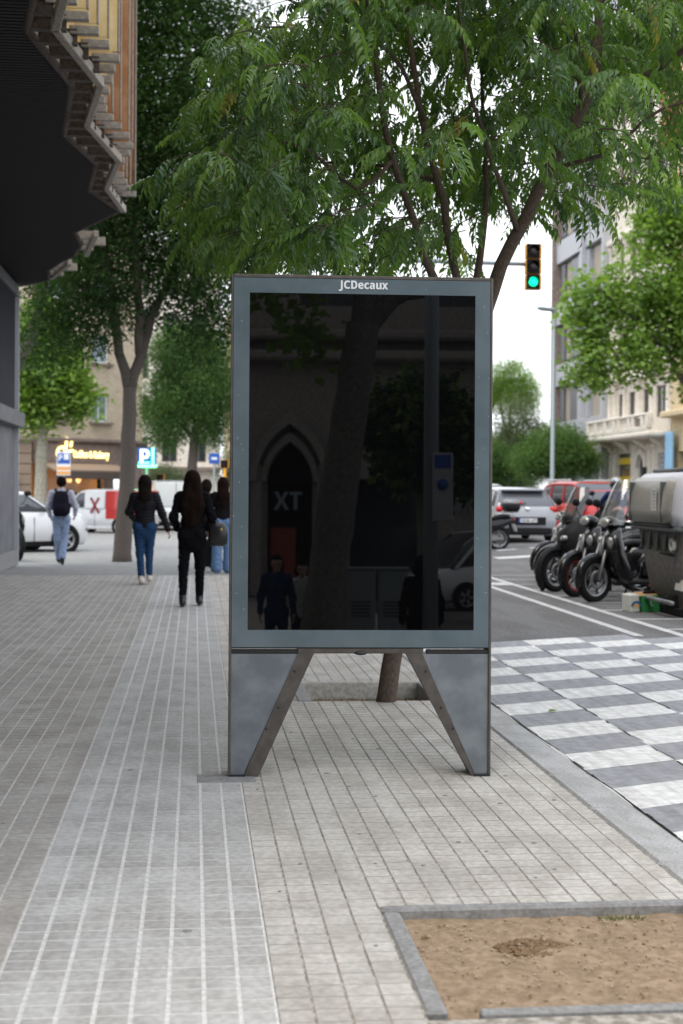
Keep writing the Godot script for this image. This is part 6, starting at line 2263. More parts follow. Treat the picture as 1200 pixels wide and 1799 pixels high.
	for sd in [-1.0, 1.0]:
		s = sfc()
		box(s, Vector3(0.87 * sd, 1.4, 0.08), Vector3(0.06, 0.74, 1.0), 0.02, Basis(Vector3.BACK, 0.08 * sd))
		put("side_panel", s, M.car_white, v)
		s = sfc()
		box(s, Vector3(0.87 * sd, 1.4, 1.36), Vector3(0.066, 0.76, 1.5), 0.02, Basis(Vector3.BACK, 0.08 * sd))
		put("red_side_panel", s, M.car_red, v)
		s = sfc()
		box(s, Vector3(0.915 * sd, 0.86, 1.36), Vector3(0.012, 0.5, 1.46), 0.002)
		put("red_side_panel", s, M.car_red, v)
		s = sfc()
		box(s, Vector3(0.9 * sd, 0.42, 1.75), Vector3(0.06, 0.26, 0.7), 0.02)
		put("bumper_corner", s, M.matt_black, v)
		for q in [0.55, -0.55]:
			s = sfc()
			box(s, Vector3(0.925 * sd, 1.16, 0.1), Vector3(0.012, 0.75, 0.1), 0.0, Basis(Vector3.RIGHT, q))
			put("cross_mark", s, M.sign_red, v)
	s = sfc()
	box(s, Vector3(0, 1.4, 2.06), Vector3(1.6, 0.78, 0.08), 0.03)
	put("rear_door_panel", s, M.car_red, v)
	var big := van.duplicate(true)
	big.l = 5.3
	big.w = 2.0
	big.paint = M.car_white
	big.roof = [Vector2(0.12, 1.07), Vector2(0.2, 1.6), Vector2(0.28, 2.1), Vector2(0.36, 2.22), Vector2(0.9, 2.22), Vector2(0.98, 2.18), Vector2(0.995, 1.1)]
	big.top = [0.28, 0.99]
	big.pillars = [[0.14, 0.28, 0.08]]
	var w := car("cargo_van", "tall white cargo van seen from behind between the two walking women", "van", Vector3(-1.35, -0.4, -66.0), 0.2, big)
	s = sfc()
	box(s, Vector3(0, 1.62, 2.62), Vector3(1.84, 1.1, 0.08), 0.03)
	put("rear_doors", s, M.car_white, w)
	s = sfc()
	box(s, Vector3(0, 1.6, 2.665), Vector3(0.02, 1.1, 0.012))
	put("door_seam", s, M.black, w)
	for sd in [-1.0, 1.0]:
		s = sfc()
		box(s, Vector3(0.94 * sd, 1.64, 0.7), Vector3(0.06, 1.1, 3.6), 0.02, Basis(Vector3.BACK, 0.07 * sd))
		put("side_panel", s, M.car_white, w)
		s = sfc()
		box(s, Vector3(0.88 * sd, 1.2, 2.67), Vector3(0.14, 0.55, 0.05), 0.02)
		put("tail_lamp_strip", s, M.red_plastic, w)

# ------------------------------------------------------------------ people
func hand_bones(wrist: Vector3, dir: Vector3, side: float) -> Array:
	# palm plane faces the thigh; fingers slightly curled forward
	var fwd := Vector3(0, 0, -1)
	var d := dir.normalized()
	fwd = (fwd - d * fwd.dot(d)).normalized()
	var inw := Vector3(-side, 0, 0)
	var r := [[wrist, wrist + d * 0.035, 0.023, 0.026]]
	var lens := [0.07, 0.08, 0.074, 0.058]
	for i in 4:
		var base := wrist + d * 0.085 + fwd * (0.03 - i * 0.02)
		r.append([wrist + d * 0.03 + fwd * (0.018 - i * 0.012), base, 0.016, 0.0115])
		var k1: Vector3 = base + d * lens[i] * 0.42 + inw * 0.008
		var k2: Vector3 = k1 + (d * 0.85 + inw * 0.5).normalized() * lens[i] * 0.32
		var k3: Vector3 = k2 + (d * 0.5 + inw * 0.85).normalized() * lens[i] * 0.26
		r.append([base, k1, 0.0095, 0.009])
		r.append([k1, k2, 0.009, 0.0083])
		r.append([k2, k3, 0.0083, 0.007])
	var tb := wrist + d * 0.03 + fwd * 0.024
	var t1 := tb + (d * 0.6 + fwd * 0.7 + inw * 0.3).normalized() * 0.04
	r.append([tb, t1, 0.014, 0.011])
	r.append([t1, t1 + (d * 0.9 + fwd * 0.25 + inw * 0.3).normalized() * 0.032, 0.0105, 0.0085])
	return r

func head_bones(h: Vector3, turn := 0.0) -> Array:
	var b := Basis(Vector3.UP, turn)
	var q := func(x: float, y: float, z: float) -> Vector3: return h + b * Vector3(x, y, z)
	return [[q.call(0, 0.035, 0.012), q.call(0, 0.03, -0.02), 0.088, 0.082], [q.call(0, -0.03, -0.035), q.call(0, -0.085, -0.062), 0.062, 0.034], [q.call(0, 0.01, -0.098), q.call(0, -0.025, -0.113), 0.009, 0.014], [q.call(-0.082, 0.0, 0.012), q.call(-0.084, -0.028, 0.008), 0.014, 0.01], [q.call(0.082, 0.0, 0.012), q.call(0.084, -0.028, 0.008), 0.014, 0.01], [q.call(-0.045, 0.028, -0.088), q.call(0.045, 0.028, -0.088), 0.012, 0.012], [q.call(-0.018, -0.055, -0.097), q.call(0.018, -0.055, -0.097), 0.008, 0.008], [q.call(0, -0.06, 0.01), q.call(0, -0.14, 0.02), 0.052, 0.055]]

func person(label: String, at: Vector3, turn: float, scale: float, c: Dictionary) -> Node3D:
	var o := thing("person", label, "person", at, turn)
	var j := {"hip": Vector3(0, 0.93, 0), "kl": Vector3(-0.1, 0.5, 0.0), "kr": Vector3(0.1, 0.5, -0.04), "al": Vector3(-0.1, 0.085, 0.06), "ar": Vector3(0.1, 0.085, -0.08), "chest": Vector3(0, 1.28, 0), "sl": Vector3(-0.165, 1.39, 0.0), "sr": Vector3(0.165, 1.39, 0.0), "el": Vector3(-0.235, 1.12, 0.04), "er": Vector3(0.235, 1.12, 0.04), "wl": Vector3(-0.24, 0.88, -0.02), "wr": Vector3(0.25, 0.88, -0.02), "head": Vector3(0, 1.59, -0.015)}
	j.merge(c.get("pose", {}), true)
	var hl: Vector3 = j.hip + Vector3(-0.085, -0.03, 0)
	var hr: Vector3 = j.hip + Vector3(0.085, -0.03, 0)
	var fat: float = c.get("girth", 1.0)
	# the body, one skin; head and hands on finer grids of their own
	var body := [[j.hip, j.chest, 0.12, 0.13, 0.7], [j.chest, j.chest + Vector3(0, 0.12, 0), 0.13, 0.09, 0.7], [j.sl, j.sr, 0.055, 0.055], [hl, j.kl, 0.08, 0.055], [hr, j.kr, 0.08, 0.055], [j.kl, j.al, 0.052, 0.036], [j.kr, j.ar, 0.052, 0.036], [j.sl, j.el, 0.042, 0.036], [j.sr, j.er, 0.042, 0.036], [j.el, j.wl, 0.035, 0.025], [j.er, j.wr, 0.035, 0.025], [j.chest + Vector3(0, 0.1, 0), j.head + Vector3(0, -0.08, 0.02), 0.07, 0.05]]
	var sets := [flesh(body, 0.02, 0.04), flesh(head_bones(j.head, c.get("look", 0.0)), 0.007, 0.02)]
	for sd in 2:
		var e: Vector3 = j.el if sd == 0 else j.er
		var w: Vector3 = j.wl if sd == 0 else j.wr
		sets.append(flesh(hand_bones(w, w - e, -1.0 if sd == 0 else 1.0), 0.0045, 0.006))
	put("body", flesh_mesh(sets), M.skin, o)
	# trousers
	var flare: float = c.get("flare", 0.0)
	var tr := [[j.hip + Vector3(0, 0.06, 0), j.hip + Vector3(0, -0.06, 0.01), 0.125 * fat, 0.135 * fat, 0.82], [hl + Vector3(0, 0, 0.035), hl + Vector3(0, -0.02, 0.03), 0.1 * fat, 0.09 * fat], [hr + Vector3(0, 0, 0.035), hr + Vector3(0, -0.02, 0.03), 0.1 * fat, 0.09 * fat], [hl, j.kl, 0.092 * fat, 0.064 + flare * 0.5], [hr, j.kr, 0.092 * fat, 0.064 + flare * 0.5], [j.kl, j.al + Vector3(0, 0.0, 0), 0.063 + flare * 0.5, 0.048 + flare], [j.kr, j.ar + Vector3(0, 0.0, 0), 0.063 + flare * 0.5, 0.048 + flare]]
	put("trousers", flesh_mesh([flesh(tr, 0.014, 0.03, 0.0, 46.0, 0.014)]), c.trousers, o)
	# jacket or shirt
	var lo: float = c.get("hem", 0.86)
	var ja := [[Vector3(0, lo + 0.06, 0.005), Vector3(0, 1.12, 0), 0.15 * fat + c.get("swing", 0.0), 0.132 * fat, 0.76], [Vector3(0, 1.12, 0), j.chest, 0.132 * fat, 0.158 * fat, 0.72], [j.chest, j.chest + Vector3(0, 0.1, 0), 0.16 * fat, 0.1, 0.7], [j.sl + Vector3(0.02, 0, 0), j.sr - Vector3(0.02, 0, 0), 0.07, 0.07], [j.sl, j.el, 0.064, 0.054], [j.sr, j.er, 0.064, 0.054], [j.el, j.wl + (j.wl - j.el) * -0.02, 0.053, 0.042], [j.er, j.wr + (j.wr - j.er) * -0.02, 0.053, 0.042], [j.chest + Vector3(0, 0.14, 0.005), j.chest + Vector3(0, 0.18, 0.005), 0.075, 0.068]]
	put(c.get("top_name", "jacket"), flesh_mesh([flesh(ja, 0.014, 0.035, c.get("ripple", 0.0), 62.0, 0.0 if c.has("ripple") else 0.014)]), c.top, o)
	# shoes
	for sd in 2:
		var a: Vector3 = j.al if sd == 0 else j.ar
		var toe: Vector3 = c.get("toe_l" if sd == 0 else "toe_r", Vector3(0, -0.06, -0.17))
		var sh := [[a + Vector3(0, -0.035, 0.03), a + toe * 0.55 + Vector3(0, -0.02, 0), 0.042, 0.042], [a + toe * 0.55 + Vector3(0, -0.02, 0), a + toe, 0.042, 0.03], [a + Vector3(0, 0.02, 0.0), a + Vector3(0, -0.03, 0.02), 0.05 if c.get("boots", false) else 0.044, 0.045]]
		if c.get("boots", false):
			sh.append([a + Vector3(0, -0.03, 0.045), a + Vector3(0, -0.075, 0.05), 0.02, 0.014])
		put("shoe", flesh_mesh([flesh(sh, 0.01, 0.015)]), c.shoes, o)
	# hair
	if c.has("hair"):
		var h: Vector3 = j.head
		var hb := [[h + Vector3(0, 0.045, 0.02), h + Vector3(0, 0.03, 0.03), 0.1, 0.098], [h + Vector3(0, 0.085, -0.035), h + Vector3(0, 0.07, 0.01), 0.062, 0.07]]
		var l: float = c.get("hair_len", 0.4)
		if l > 0.0:
			var wdt: float = c.get("hair_width", 0.06)
			hb.append([h + Vector3(-0.035, 0.0, 0.05), h + Vector3(-wdt, -l * 0.55, 0.1), 0.075, 0.07, 0.8])
			hb.append([h + Vector3(0.035, 0.0, 0.05), h + Vector3(wdt, -l * 0.55, 0.1), 0.075, 0.07, 0.8])
			hb.append([h + Vector3(-wdt, -l * 0.55, 0.1), h + Vector3(-wdt * 0.6, -l, 0.1), 0.07, 0.035, 0.6])
			hb.append([h + Vector3(wdt, -l * 0.55, 0.1), h + Vector3(wdt * 0.7, -l * 0.94, 0.1), 0.07, 0.035, 0.6])
			hb.append([h + Vector3(0, -l * 0.4, 0.11), h + Vector3(0, -l * 0.96, 0.115), 0.075, 0.05, 0.6])
		if c.get("bun", false):
			hb.append([h + Vector3(0, 0.09, 0.1), h + Vector3(0, 0.1, 0.12), 0.045, 0.04])
		put("hair", flesh_mesh([flesh(hb, 0.01, 0.03, 0.0)]), c.hair, o)
	o.scale = Vector3.ONE * scale
	return o

func people() -> void:
	# woman in the black suit
	var pa := {"kl": Vector3(-0.105, 0.5, 0.0), "al": Vector3(-0.115, 0.1, 0.12), "kr": Vector3(0.1, 0.5, -0.06), "ar": Vector3(0.095, 0.1, -0.1), "el": Vector3(-0.24, 1.13, 0.02), "wl": Vector3(-0.19, 0.98, -0.18), "er": Vector3(0.25, 1.13, 0.03), "wr": Vector3(0.22, 0.98, -0.16)}
	person("woman in a black suit with very long dark hair, nearest of the walkers", Vector3(-0.03, 0, -18.15), 0.0, 1.0, {"pose": pa, "trousers": M.cloth_black, "top": M.cloth_black, "hem": 0.78, "shoes": M.leather, "boots": true, "hair": M.hair_brown, "hair_len": 0.56, "hair_width": 0.085, "swing": 0.01, "toe_l": Vector3(0, -0.065, -0.14), "toe_r": Vector3(0.01, -0.065, -0.14)})
	# her bag
	var bag := thing("handbag", "black leather handbag hanging from the shoulder of the woman in black", "handbag", Vector3(0.275, 0.76, -18.16))
	var s := sfc(true)
	loft(s, [side_ring(-0.1, 0.05, 0.29, 0.04), side_ring(-0.07, 0.01, 0.33, 0.07), side_ring(0.09, 0.0, 0.31, 0.07), side_ring(0.14, 0.03, 0.24, 0.05)])
	put("pouch", s, M.leather, bag)
	for z in [-0.03, 0.03]:
		s = sfc(true)
		tube(s, [Vector3(-0.08, 0.25, z), Vector3(-0.1, 0.45, z), Vector3(-0.12, 0.58, z * 0.5), Vector3(-0.08, 0.44, -z), Vector3(0.08, 0.25, z)], 0.009, 6)
		put("strap", s, M.leather, bag)
	s = sfc(true)
	ball(s, Vector3(0.06, 0.22, 0.075), Vector3(0.018, 0.018, 0.01), 8)
	put("clasp", s, mat(0.5, 0.35, 0.12, 0.3, 0.8), bag)
	# woman in the puffer jacket
	var pb := {"kl": Vector3(-0.075, 0.5, 0.0), "al": Vector3(-0.045, 0.1, 0.1), "kr": Vector3(0.07, 0.51, -0.05), "ar": Vector3(0.075, 0.13, 0.02), "el": Vector3(-0.25, 1.14, -0.02), "wl": Vector3(-0.17, 1.02, -0.2), "er": Vector3(0.27, 1.12, 0.02), "wr": Vector3(0.36, 0.87, -0.02), "sl": Vector3(-0.17, 1.38, 0), "sr": Vector3(0.17, 1.38, 0)}
	person("woman in a black quilted jacket and dark blue jeans, left of the woman in black", Vector3(-0.77, 0, -22.3), 0.0, 0.985, {"pose": pb, "trousers": M.denim, "top": M.puffer, "ripple": 0.012, "hem": 0.88, "girth": 1.08, "shoes": M.shoe_pale, "hair": M.hair, "hair_len": 0.4, "hair_width": 0.03})
	# man with backpack
	var pc := {"kl": Vector3(-0.07, 0.5, 0.0), "al": Vector3(-0.04, 0.11, -0.1), "kr": Vector3(0.06, 0.5, 0.0), "ar": Vector3(0.03, 0.15, 0.2), "el": Vector3(-0.26, 1.13, -0.02), "wl": Vector3(-0.22, 0.95, -0.18), "er": Vector3(0.28, 1.14, -0.02), "wr": Vector3(0.26, 0.98, -0.2), "sl": Vector3(-0.185, 1.4, 0), "sr": Vector3(0.185, 1.4, 0)}
	person("person in a white shirt and pale jeans carrying a backpack, on the far left", Vector3(-2.62, -0.02, -28.5), 0.05, 1.0, {"pose": pc, "trousers": M.denim_pale, "top": M.shirt, "top_name": "shirt", "hem": 0.88, "girth": 1.02, "shoes": M.leather, "hair": M.hair_brown, "hair_len": 0.0, "bun": false, "flare": 0.02, "toe_r": Vector3(0, -0.13, -0.12)})
	var bp := thing("backpack", "black backpack on the back of the person in the white shirt", "backpack", Vector3(-2.61, 0.93, -28.34))
	s = sfc(true)
	loft(s, [oval_ring(Vector3(0, 0.0, 0.02), 0.11, 0.06, 14, 3.0), oval_ring(Vector3(0, 0.06, 0.03), 0.16, 0.1, 14, 3.0), oval_ring(Vector3(0, 0.28, 0.03), 0.165, 0.1, 14, 3.0), oval_ring(Vector3(0, 0.43, 0.01), 0.14, 0.08, 14, 3.0), oval_ring(Vector3(0, 0.5, 0.0), 0.08, 0.05, 14, 3.0)])
	put("pack", s, M.pack, bp)
	s = sfc(true)
	loft(s, [oval_ring(Vector3(0, 0.06, 0.11), 0.11, 0.04, 12), oval_ring(Vector3(0, 0.15, 0.12), 0.13, 0.05, 12), oval_ring(Vector3(0, 0.26, 0.1), 0.11, 0.04, 12)])
	put("front_pocket", s, M.pack, bp)
	for sd in [-1.0, 1.0]:
		s = sfc(true)
		tube(s, [Vector3(0.09 * sd, 0.42, -0.03), Vector3(0.12 * sd, 0.53, -0.12), Vector3(0.13 * sd, 0.48, -0.25), Vector3(0.15 * sd, 0.2, -0.27), Vector3(0.15 * sd, 0.06, -0.06)], 0.02, 6)
		put("shoulder_strap", s, M.pack, bp)
	# two people half hidden by the board
	var pd := {"el": Vector3(-0.24, 1.14, 0.0), "wl": Vector3(-0.2, 1.08, -0.22), "al": Vector3(-0.11, 0.09, 0.03), "ar": Vector3(0.1, 0.09, -0.05)}
	person("woman in a black top and wide pale blue jeans, half hidden by the board", Vector3(0.5, 0, -25.4), 0.0, 0.985, {"pose": pd, "trousers": M.denim_light, "top": M.cloth_charcoal, "hem": 0.95, "shoes": M.shoe_pale, "hair": M.hair_brown, "hair_len": 0.38, "hair_width": 0.04, "flare": 0.05})
	person("person in dark clothes walking beside the woman in wide jeans", Vector3(0.22, -0.02, -27.2), 0.0, 0.98, {"pose": {"er": Vector3(0.25, 1.15, -0.05), "wr": Vector3(0.16, 1.12, -0.24)}, "trousers": M.cloth_black, "top": M.cloth_charcoal, "shoes": M.leather, "hair": M.hair, "hair_len": 0.1, "hair_width": 0.02})
	var su := thing("suitcase", "small black wheeled suitcase by the woman in wide jeans", "suitcase", Vector3(0.2, 0, -25.9))
	s = sfc()
	box(s, Vector3(0, 0.33, 0), Vector3(0.34, 0.5, 0.22), 0.04)
	put("shell", s, M.matt_black, su)
	for q in [[-0.12, -0.07], [0.12, -0.07], [-0.12, 0.07], [0.12, 0.07]]:
		s = sfc(true)
		ball(s, Vector3(q[0], 0.04, q[1]), Vector3(0.025, 0.04, 0.04), 8)
		put("castor", s, M.rubber, su)
	for x in [-0.08, 0.08]:
		s = sfc(true)
		tube(s, [Vector3(x, 0.57, -0.08), Vector3(x, 0.95, -0.1)], 0.009, 6)
		put("pull_rod", s, M.alloy, su)
	s = sfc(true)
	tube(s, [Vector3(-0.09, 0.95, -0.1), Vector3(0.09, 0.95, -0.1)], 0.014, 6)
	put("pull_handle", s, M.matt_black, su)
	# rider seated on the motorcycle
	var pr := {"hip": Vector3(0, 0.88, 0.1), "chest": Vector3(0, 1.27, -0.02), "kl": Vector3(-0.2, 0.75, -0.34), "kr": Vector3(0.2, 0.75, -0.34), "al": Vector3(-0.2, 0.36, -0.28), "ar": Vector3(0.2, 0.36, -0.28), "sl": Vector3(-0.19, 1.4, -0.04), "sr": Vector3(0.19, 1.4, -0.04), "el": Vector3(-0.3, 1.2, -0.26), "er": Vector3(0.3, 1.2, -0.26), "wl": Vector3(-0.3, 1.14, -0.48), "wr": Vector3(0.3, 1.14, -0.48), "head": Vector3(0, 1.62, -0.08)}
	var ri := person("rider in a navy jacket and helmet on a motorcycle beside the red car", Vector3(9.5, 0.03, -31.4), 0.0, 1.0, {"pose": pr, "trousers": M.cloth_charcoal, "top": M.navy, "hem": 0.9, "girth": 1.12, "shoes": M.leather})
	s = sfc(true)
	ball(s, Vector3(0, 1.64, -0.08), Vector3(0.135, 0.145, 0.155), 16)
	put("helmet", s, M.gloss_black, ri)
	s = sfc(true)
	ball(s, Vector3(0, 1.705, -0.075), Vector3(0.128, 0.1, 0.148), 14)
	put("helmet_crown", s, M.rim, ri)
	# a guest at the coffee shop
	person("person in black standing before the coffee shop", Vector3(-5.6, -0.45, -68.0), 2.2, 1.0, {"trousers": M.cloth_black, "top": M.cloth_black, "shoes": M.leather, "hair": M.hair, "hair_len": 0.05})
	person("person in dark blue beside the coffee shop window", Vector3(-6.75, -0.45, -68.5), 2.6, 1.0, {"trousers": M.cloth_black, "top": M.navy, "shoes": M.leather, "hair": M.hair, "hair_len": 0.0})

# ------------------------------------------------------------------ lamps, signals and signs
func street_lamp(label: String, at: Vector3, h: float, arm: float) -> void:
	var t := thing("street_lamp", label, "street lamp", at)
	var s := sfc(true)
	tube(s, [Vector3(0, 0, 0), Vector3(0, 1.2, 0), Vector3(0, 1.25, 0), Vector3(0, h, 0)], [0.14, 0.13, 0.1, 0.06], 10)
	put("pole", s, M.lamp_grey, t)
	s = sfc(true)
	tube(s, [Vector3(0, h - 0.05, 0), Vector3(-arm, h + 0.08, 0)], 0.035, 8)
	put("arm", s, M.lamp_grey, t)
	s = sfc()
	box(s, Vector3(-arm, h + 0.08, 0), Vector3(0.75, 0.13, 0.3), 0.04, Basis(Vector3.BACK, -0.08))
	put("lamp_head", s, M.lamp_grey, t)
	s = sfc()
	box(s, Vector3(-arm, h + 0.005, 0), Vector3(0.5, 0.03, 0.22), 0.01, Basis(Vector3.BACK, -0.08))
	put("lamp_lens", s, M.lens, t)

func signal_head(parent: Node, at: Vector3, sc: float, lit: int, count := 3) -> void:
	for i in count:
		var sec := part_node("signal_section", parent, at + Vector3(0, -i * 0.34 * sc, 0))
		var s := sfc()
		box(s, Vector3(0, 0, -0.09 * sc), Vector3(0.35, 0.33, 0.2) * sc, 0.02 * sc)
		put("housing", s, M.signal_yellow, sec)
		s = sfc()
		box(s, Vector3(-0.02 * sc, 0, 0.016 * sc), Vector3(0.3, 0.315, 0.02) * sc, 0.006 * sc)
		put("face", s, M.black, sec)
		s = sfc(true)
		ball(s, Vector3(-0.02 * sc, 0, 0.025 * sc), Vector3(0.105, 0.105, 0.035) * sc, 14)
		put("signal_lens", s, lamp(0.0, 0.85, 0.36, 1.1) if i == lit else mat(0.02, 0.015, 0.015, 0.3), sec)
		s = sfc(true)
		var visor := PackedVector2Array()
		for k in 9:
			visor.append(Vector2(cos(PI * k / 8), sin(PI * k / 8)) * 0.125 * sc)
		for k in 9:
			visor.append(Vector2(cos(PI - PI * k / 8), sin(PI - PI * k / 8)) * 0.115 * sc)
		prism(s, visor, 0.14 * sc, Transform3D(Basis(), Vector3(-0.02 * sc, 0, 0.09 * sc)))
		put("visor", s, M.black, sec)

func street_furniture() -> void:
	street_lamp("tall grey street lamp right of the board, with a single flat head", Vector3(15.3, 0.05, -60.0), 9.2, 0.35)
	street_lamp("distant street lamp with a pale head, right of the taller one", Vector3(25.3, 0.05, -98.0), 8.3, -0.4)
	var t := thing("traffic_light", "yellow and black traffic light showing green, hung from an arm over the road", "traffic light", Vector3(2.45, -0.08, -31.0))
	var s := sfc(true)
	tube(s, [Vector3(0, 0, 0), Vector3(0, 3.0, 0), Vector3(0, 6.35, 0), Vector3(0.5, 6.6, 0)], [0.11, 0.09, 0.07, 0.06], 10)
	put("pole", s, M.lamp_grey, t)
	s = sfc(true)
	tube(s, [Vector3(0.3, 6.55, 0), Vector3(2.5, 6.62, 0), Vector3(4.85, 6.6, 0)], [0.06, 0.05, 0.045], 8)
	put("arm", s, M.lamp_grey, t)
	signal_head(t, Vector3(4.97, 6.88, 0.1), 1.0, 2)
	t = thing("pedestrian_signal", "small yellow traffic signal with a green light, left of the board", "traffic light", Vector3(1.2, -0.25, -58.0))
	s = sfc(true)
	tube(s, [Vector3(0, 0, 0), Vector3(0, 2.75, 0)], 0.06, 8)
	put("pole", s, M.signal_yellow, t)
	signal_head(t, Vector3(0, 2.75, 0.05), 1.0, -1, 1)
	signal_head(t, Vector3(0.0, 1.75, 0.05), 0.85, 0, 1)
	t = thing("pedestrian_signal", "yellow signal box far beyond the white cargo van", "traffic light", Vector3(-2.0, -0.4, -84.0))
	s = sfc(true)
	tube(s, [Vector3(0, 0, 0), Vector3(0, 2.4, 0)], 0.06, 8)
	put("pole", s, M.lamp_grey, t)
	signal_head(t, Vector3(0, 2.5, 0.05), 1.3, -1, 2)
	# parking sign with neon outline
	t = thing("parking_sign", "blue parking sign with a white letter P and bright green neon bars", "sign", Vector3(-2.07, -0.4, -62.0))
	s = sfc(true)
	tube(s, [Vector3(0, 0, 0), Vector3(0, 2.9, 0)], 0.07, 8)
	put("pole", s, M.lamp_grey, t)
	s = sfc()
	box(s, Vector3(0, 3.2, 0), Vector3(0.8, 0.85, 0.14), 0.02)
	put("panel", s, M.sign_blue, t)
	letters("letter", "P", 0.62, lamp(0.85, 0.95, 1.0, 1.0), t, Transform3D(Basis(), Vector3(-0.1, 3.24, 0.08)), 0.03)
	s = sfc(true)
	tube(s, [Vector3(0.26, 3.62, 0.1), Vector3(0.26, 2.86, 0.1)], 0.055, 6)
	tube(s, [Vector3(-0.38, 2.84, 0.1), Vector3(0.42, 2.84, 0.1)], 0.055, 6)
	tube(s, [Vector3(-0.34, 2.98, 0.1), Vector3(0.1, 2.98, 0.1)], 0.04, 6)
	put("neon_tube", s, lamp(0.12, 1.0, 0.3, 3.5), t)
	var l := OmniLight3D.new()
	l.name = "neon_light"
	l.light_color = Color(0.3, 1.0, 0.5)
	l.light_energy = 0.12
	l.light_size = 0.3
	l.shadow_enabled = true
	l.omni_range = 6.0
	l.omni_attenuation = 2.0
	l.position = Vector3(0.1, 2.9, 0.5)
	t.add_child(l)
	# regulation plate on a post
	t = thing("street_sign", "white and blue parking plate with an orange foot, on a thin post", "sign", Vector3(-4.52, -0.3, -50.0))
	s = sfc(true)
	tube(s, [Vector3(0, 0, 0), Vector3(0, 3.0, 0)], 0.03, 8)
	put("post", s, M.lamp_grey, t)
	s = sfc()
	box(s, Vector3(0, 2.62, 0.04), Vector3(0.47, 0.82, 0.02), 0.005)
	put("plate", s, M.sign_white, t)
	s = sfc()
	box(s, Vector3(0, 2.8, 0.055), Vector3(0.42, 0.36, 0.01))
	put("blue_field", s, M.sign_blue, t)
	s = sfc()
	box(s, Vector3(0.09, 2.86, 0.064), Vector3(0.17, 0.2, 0.008))
	put("white_field", s, M.sign_white, t)
	for y in [2.3, 2.46]:
		s = sfc()
		box(s, Vector3(0, y, 0.055), Vector3(0.45, 0.11, 0.01))
		put("orange_band", s, M.sign_orange, t)
	letters("letter", "P", 0.2, M.sign_white, t, Transform3D(Basis(), Vector3(-0.11, 2.82, 0.064)), 0.006)
	# bus stop flag
	t = thing("bus_stop_sign", "square blue bus sign on a post, left of the board", "sign", Vector3(0.8, -0.55, -60.0))
	s = sfc(true)
	tube(s, [Vector3(0, 0, 0), Vector3(0, 3.5, 0)], 0.035, 8)
	put("post", s, M.lamp_grey, t)
	s = sfc()
	box(s, Vector3(0, 3.31, 0.05), Vector3(0.44, 0.44, 0.05), 0.02)
	put("plate", s, M.sign_blue, t)
	s = sfc()
	box(s, Vector3(0, 3.31, 0.08), Vector3(0.24, 0.1, 0.01), 0.003)
	put("bus_symbol", s, M.sign_white, t)
	# yellow works barriers far down the road
	for q in [[16.9, -88.0, "left one of two yellow beacons under the far trees"], [17.9, -88.6, "right one of two yellow beacons under the far trees"]]:
		t = thing("warning_beacon", q[2], "beacon", Vector3(q[0], 0.0, q[1]), 0.0, "yellow beacons far down the road")
		s = sfc(true)
		tube(s, [Vector3(0, 0, 0), Vector3(0, 2.4, 0)], 0.05, 6)
		put("post", s, M.lamp_grey, t)
		s = sfc()
		box(s, Vector3(0, 2.6, 0), Vector3(0.34, 0.6, 0.2), 0.04)
		put("beacon_box", s, M.signal_yellow, t)

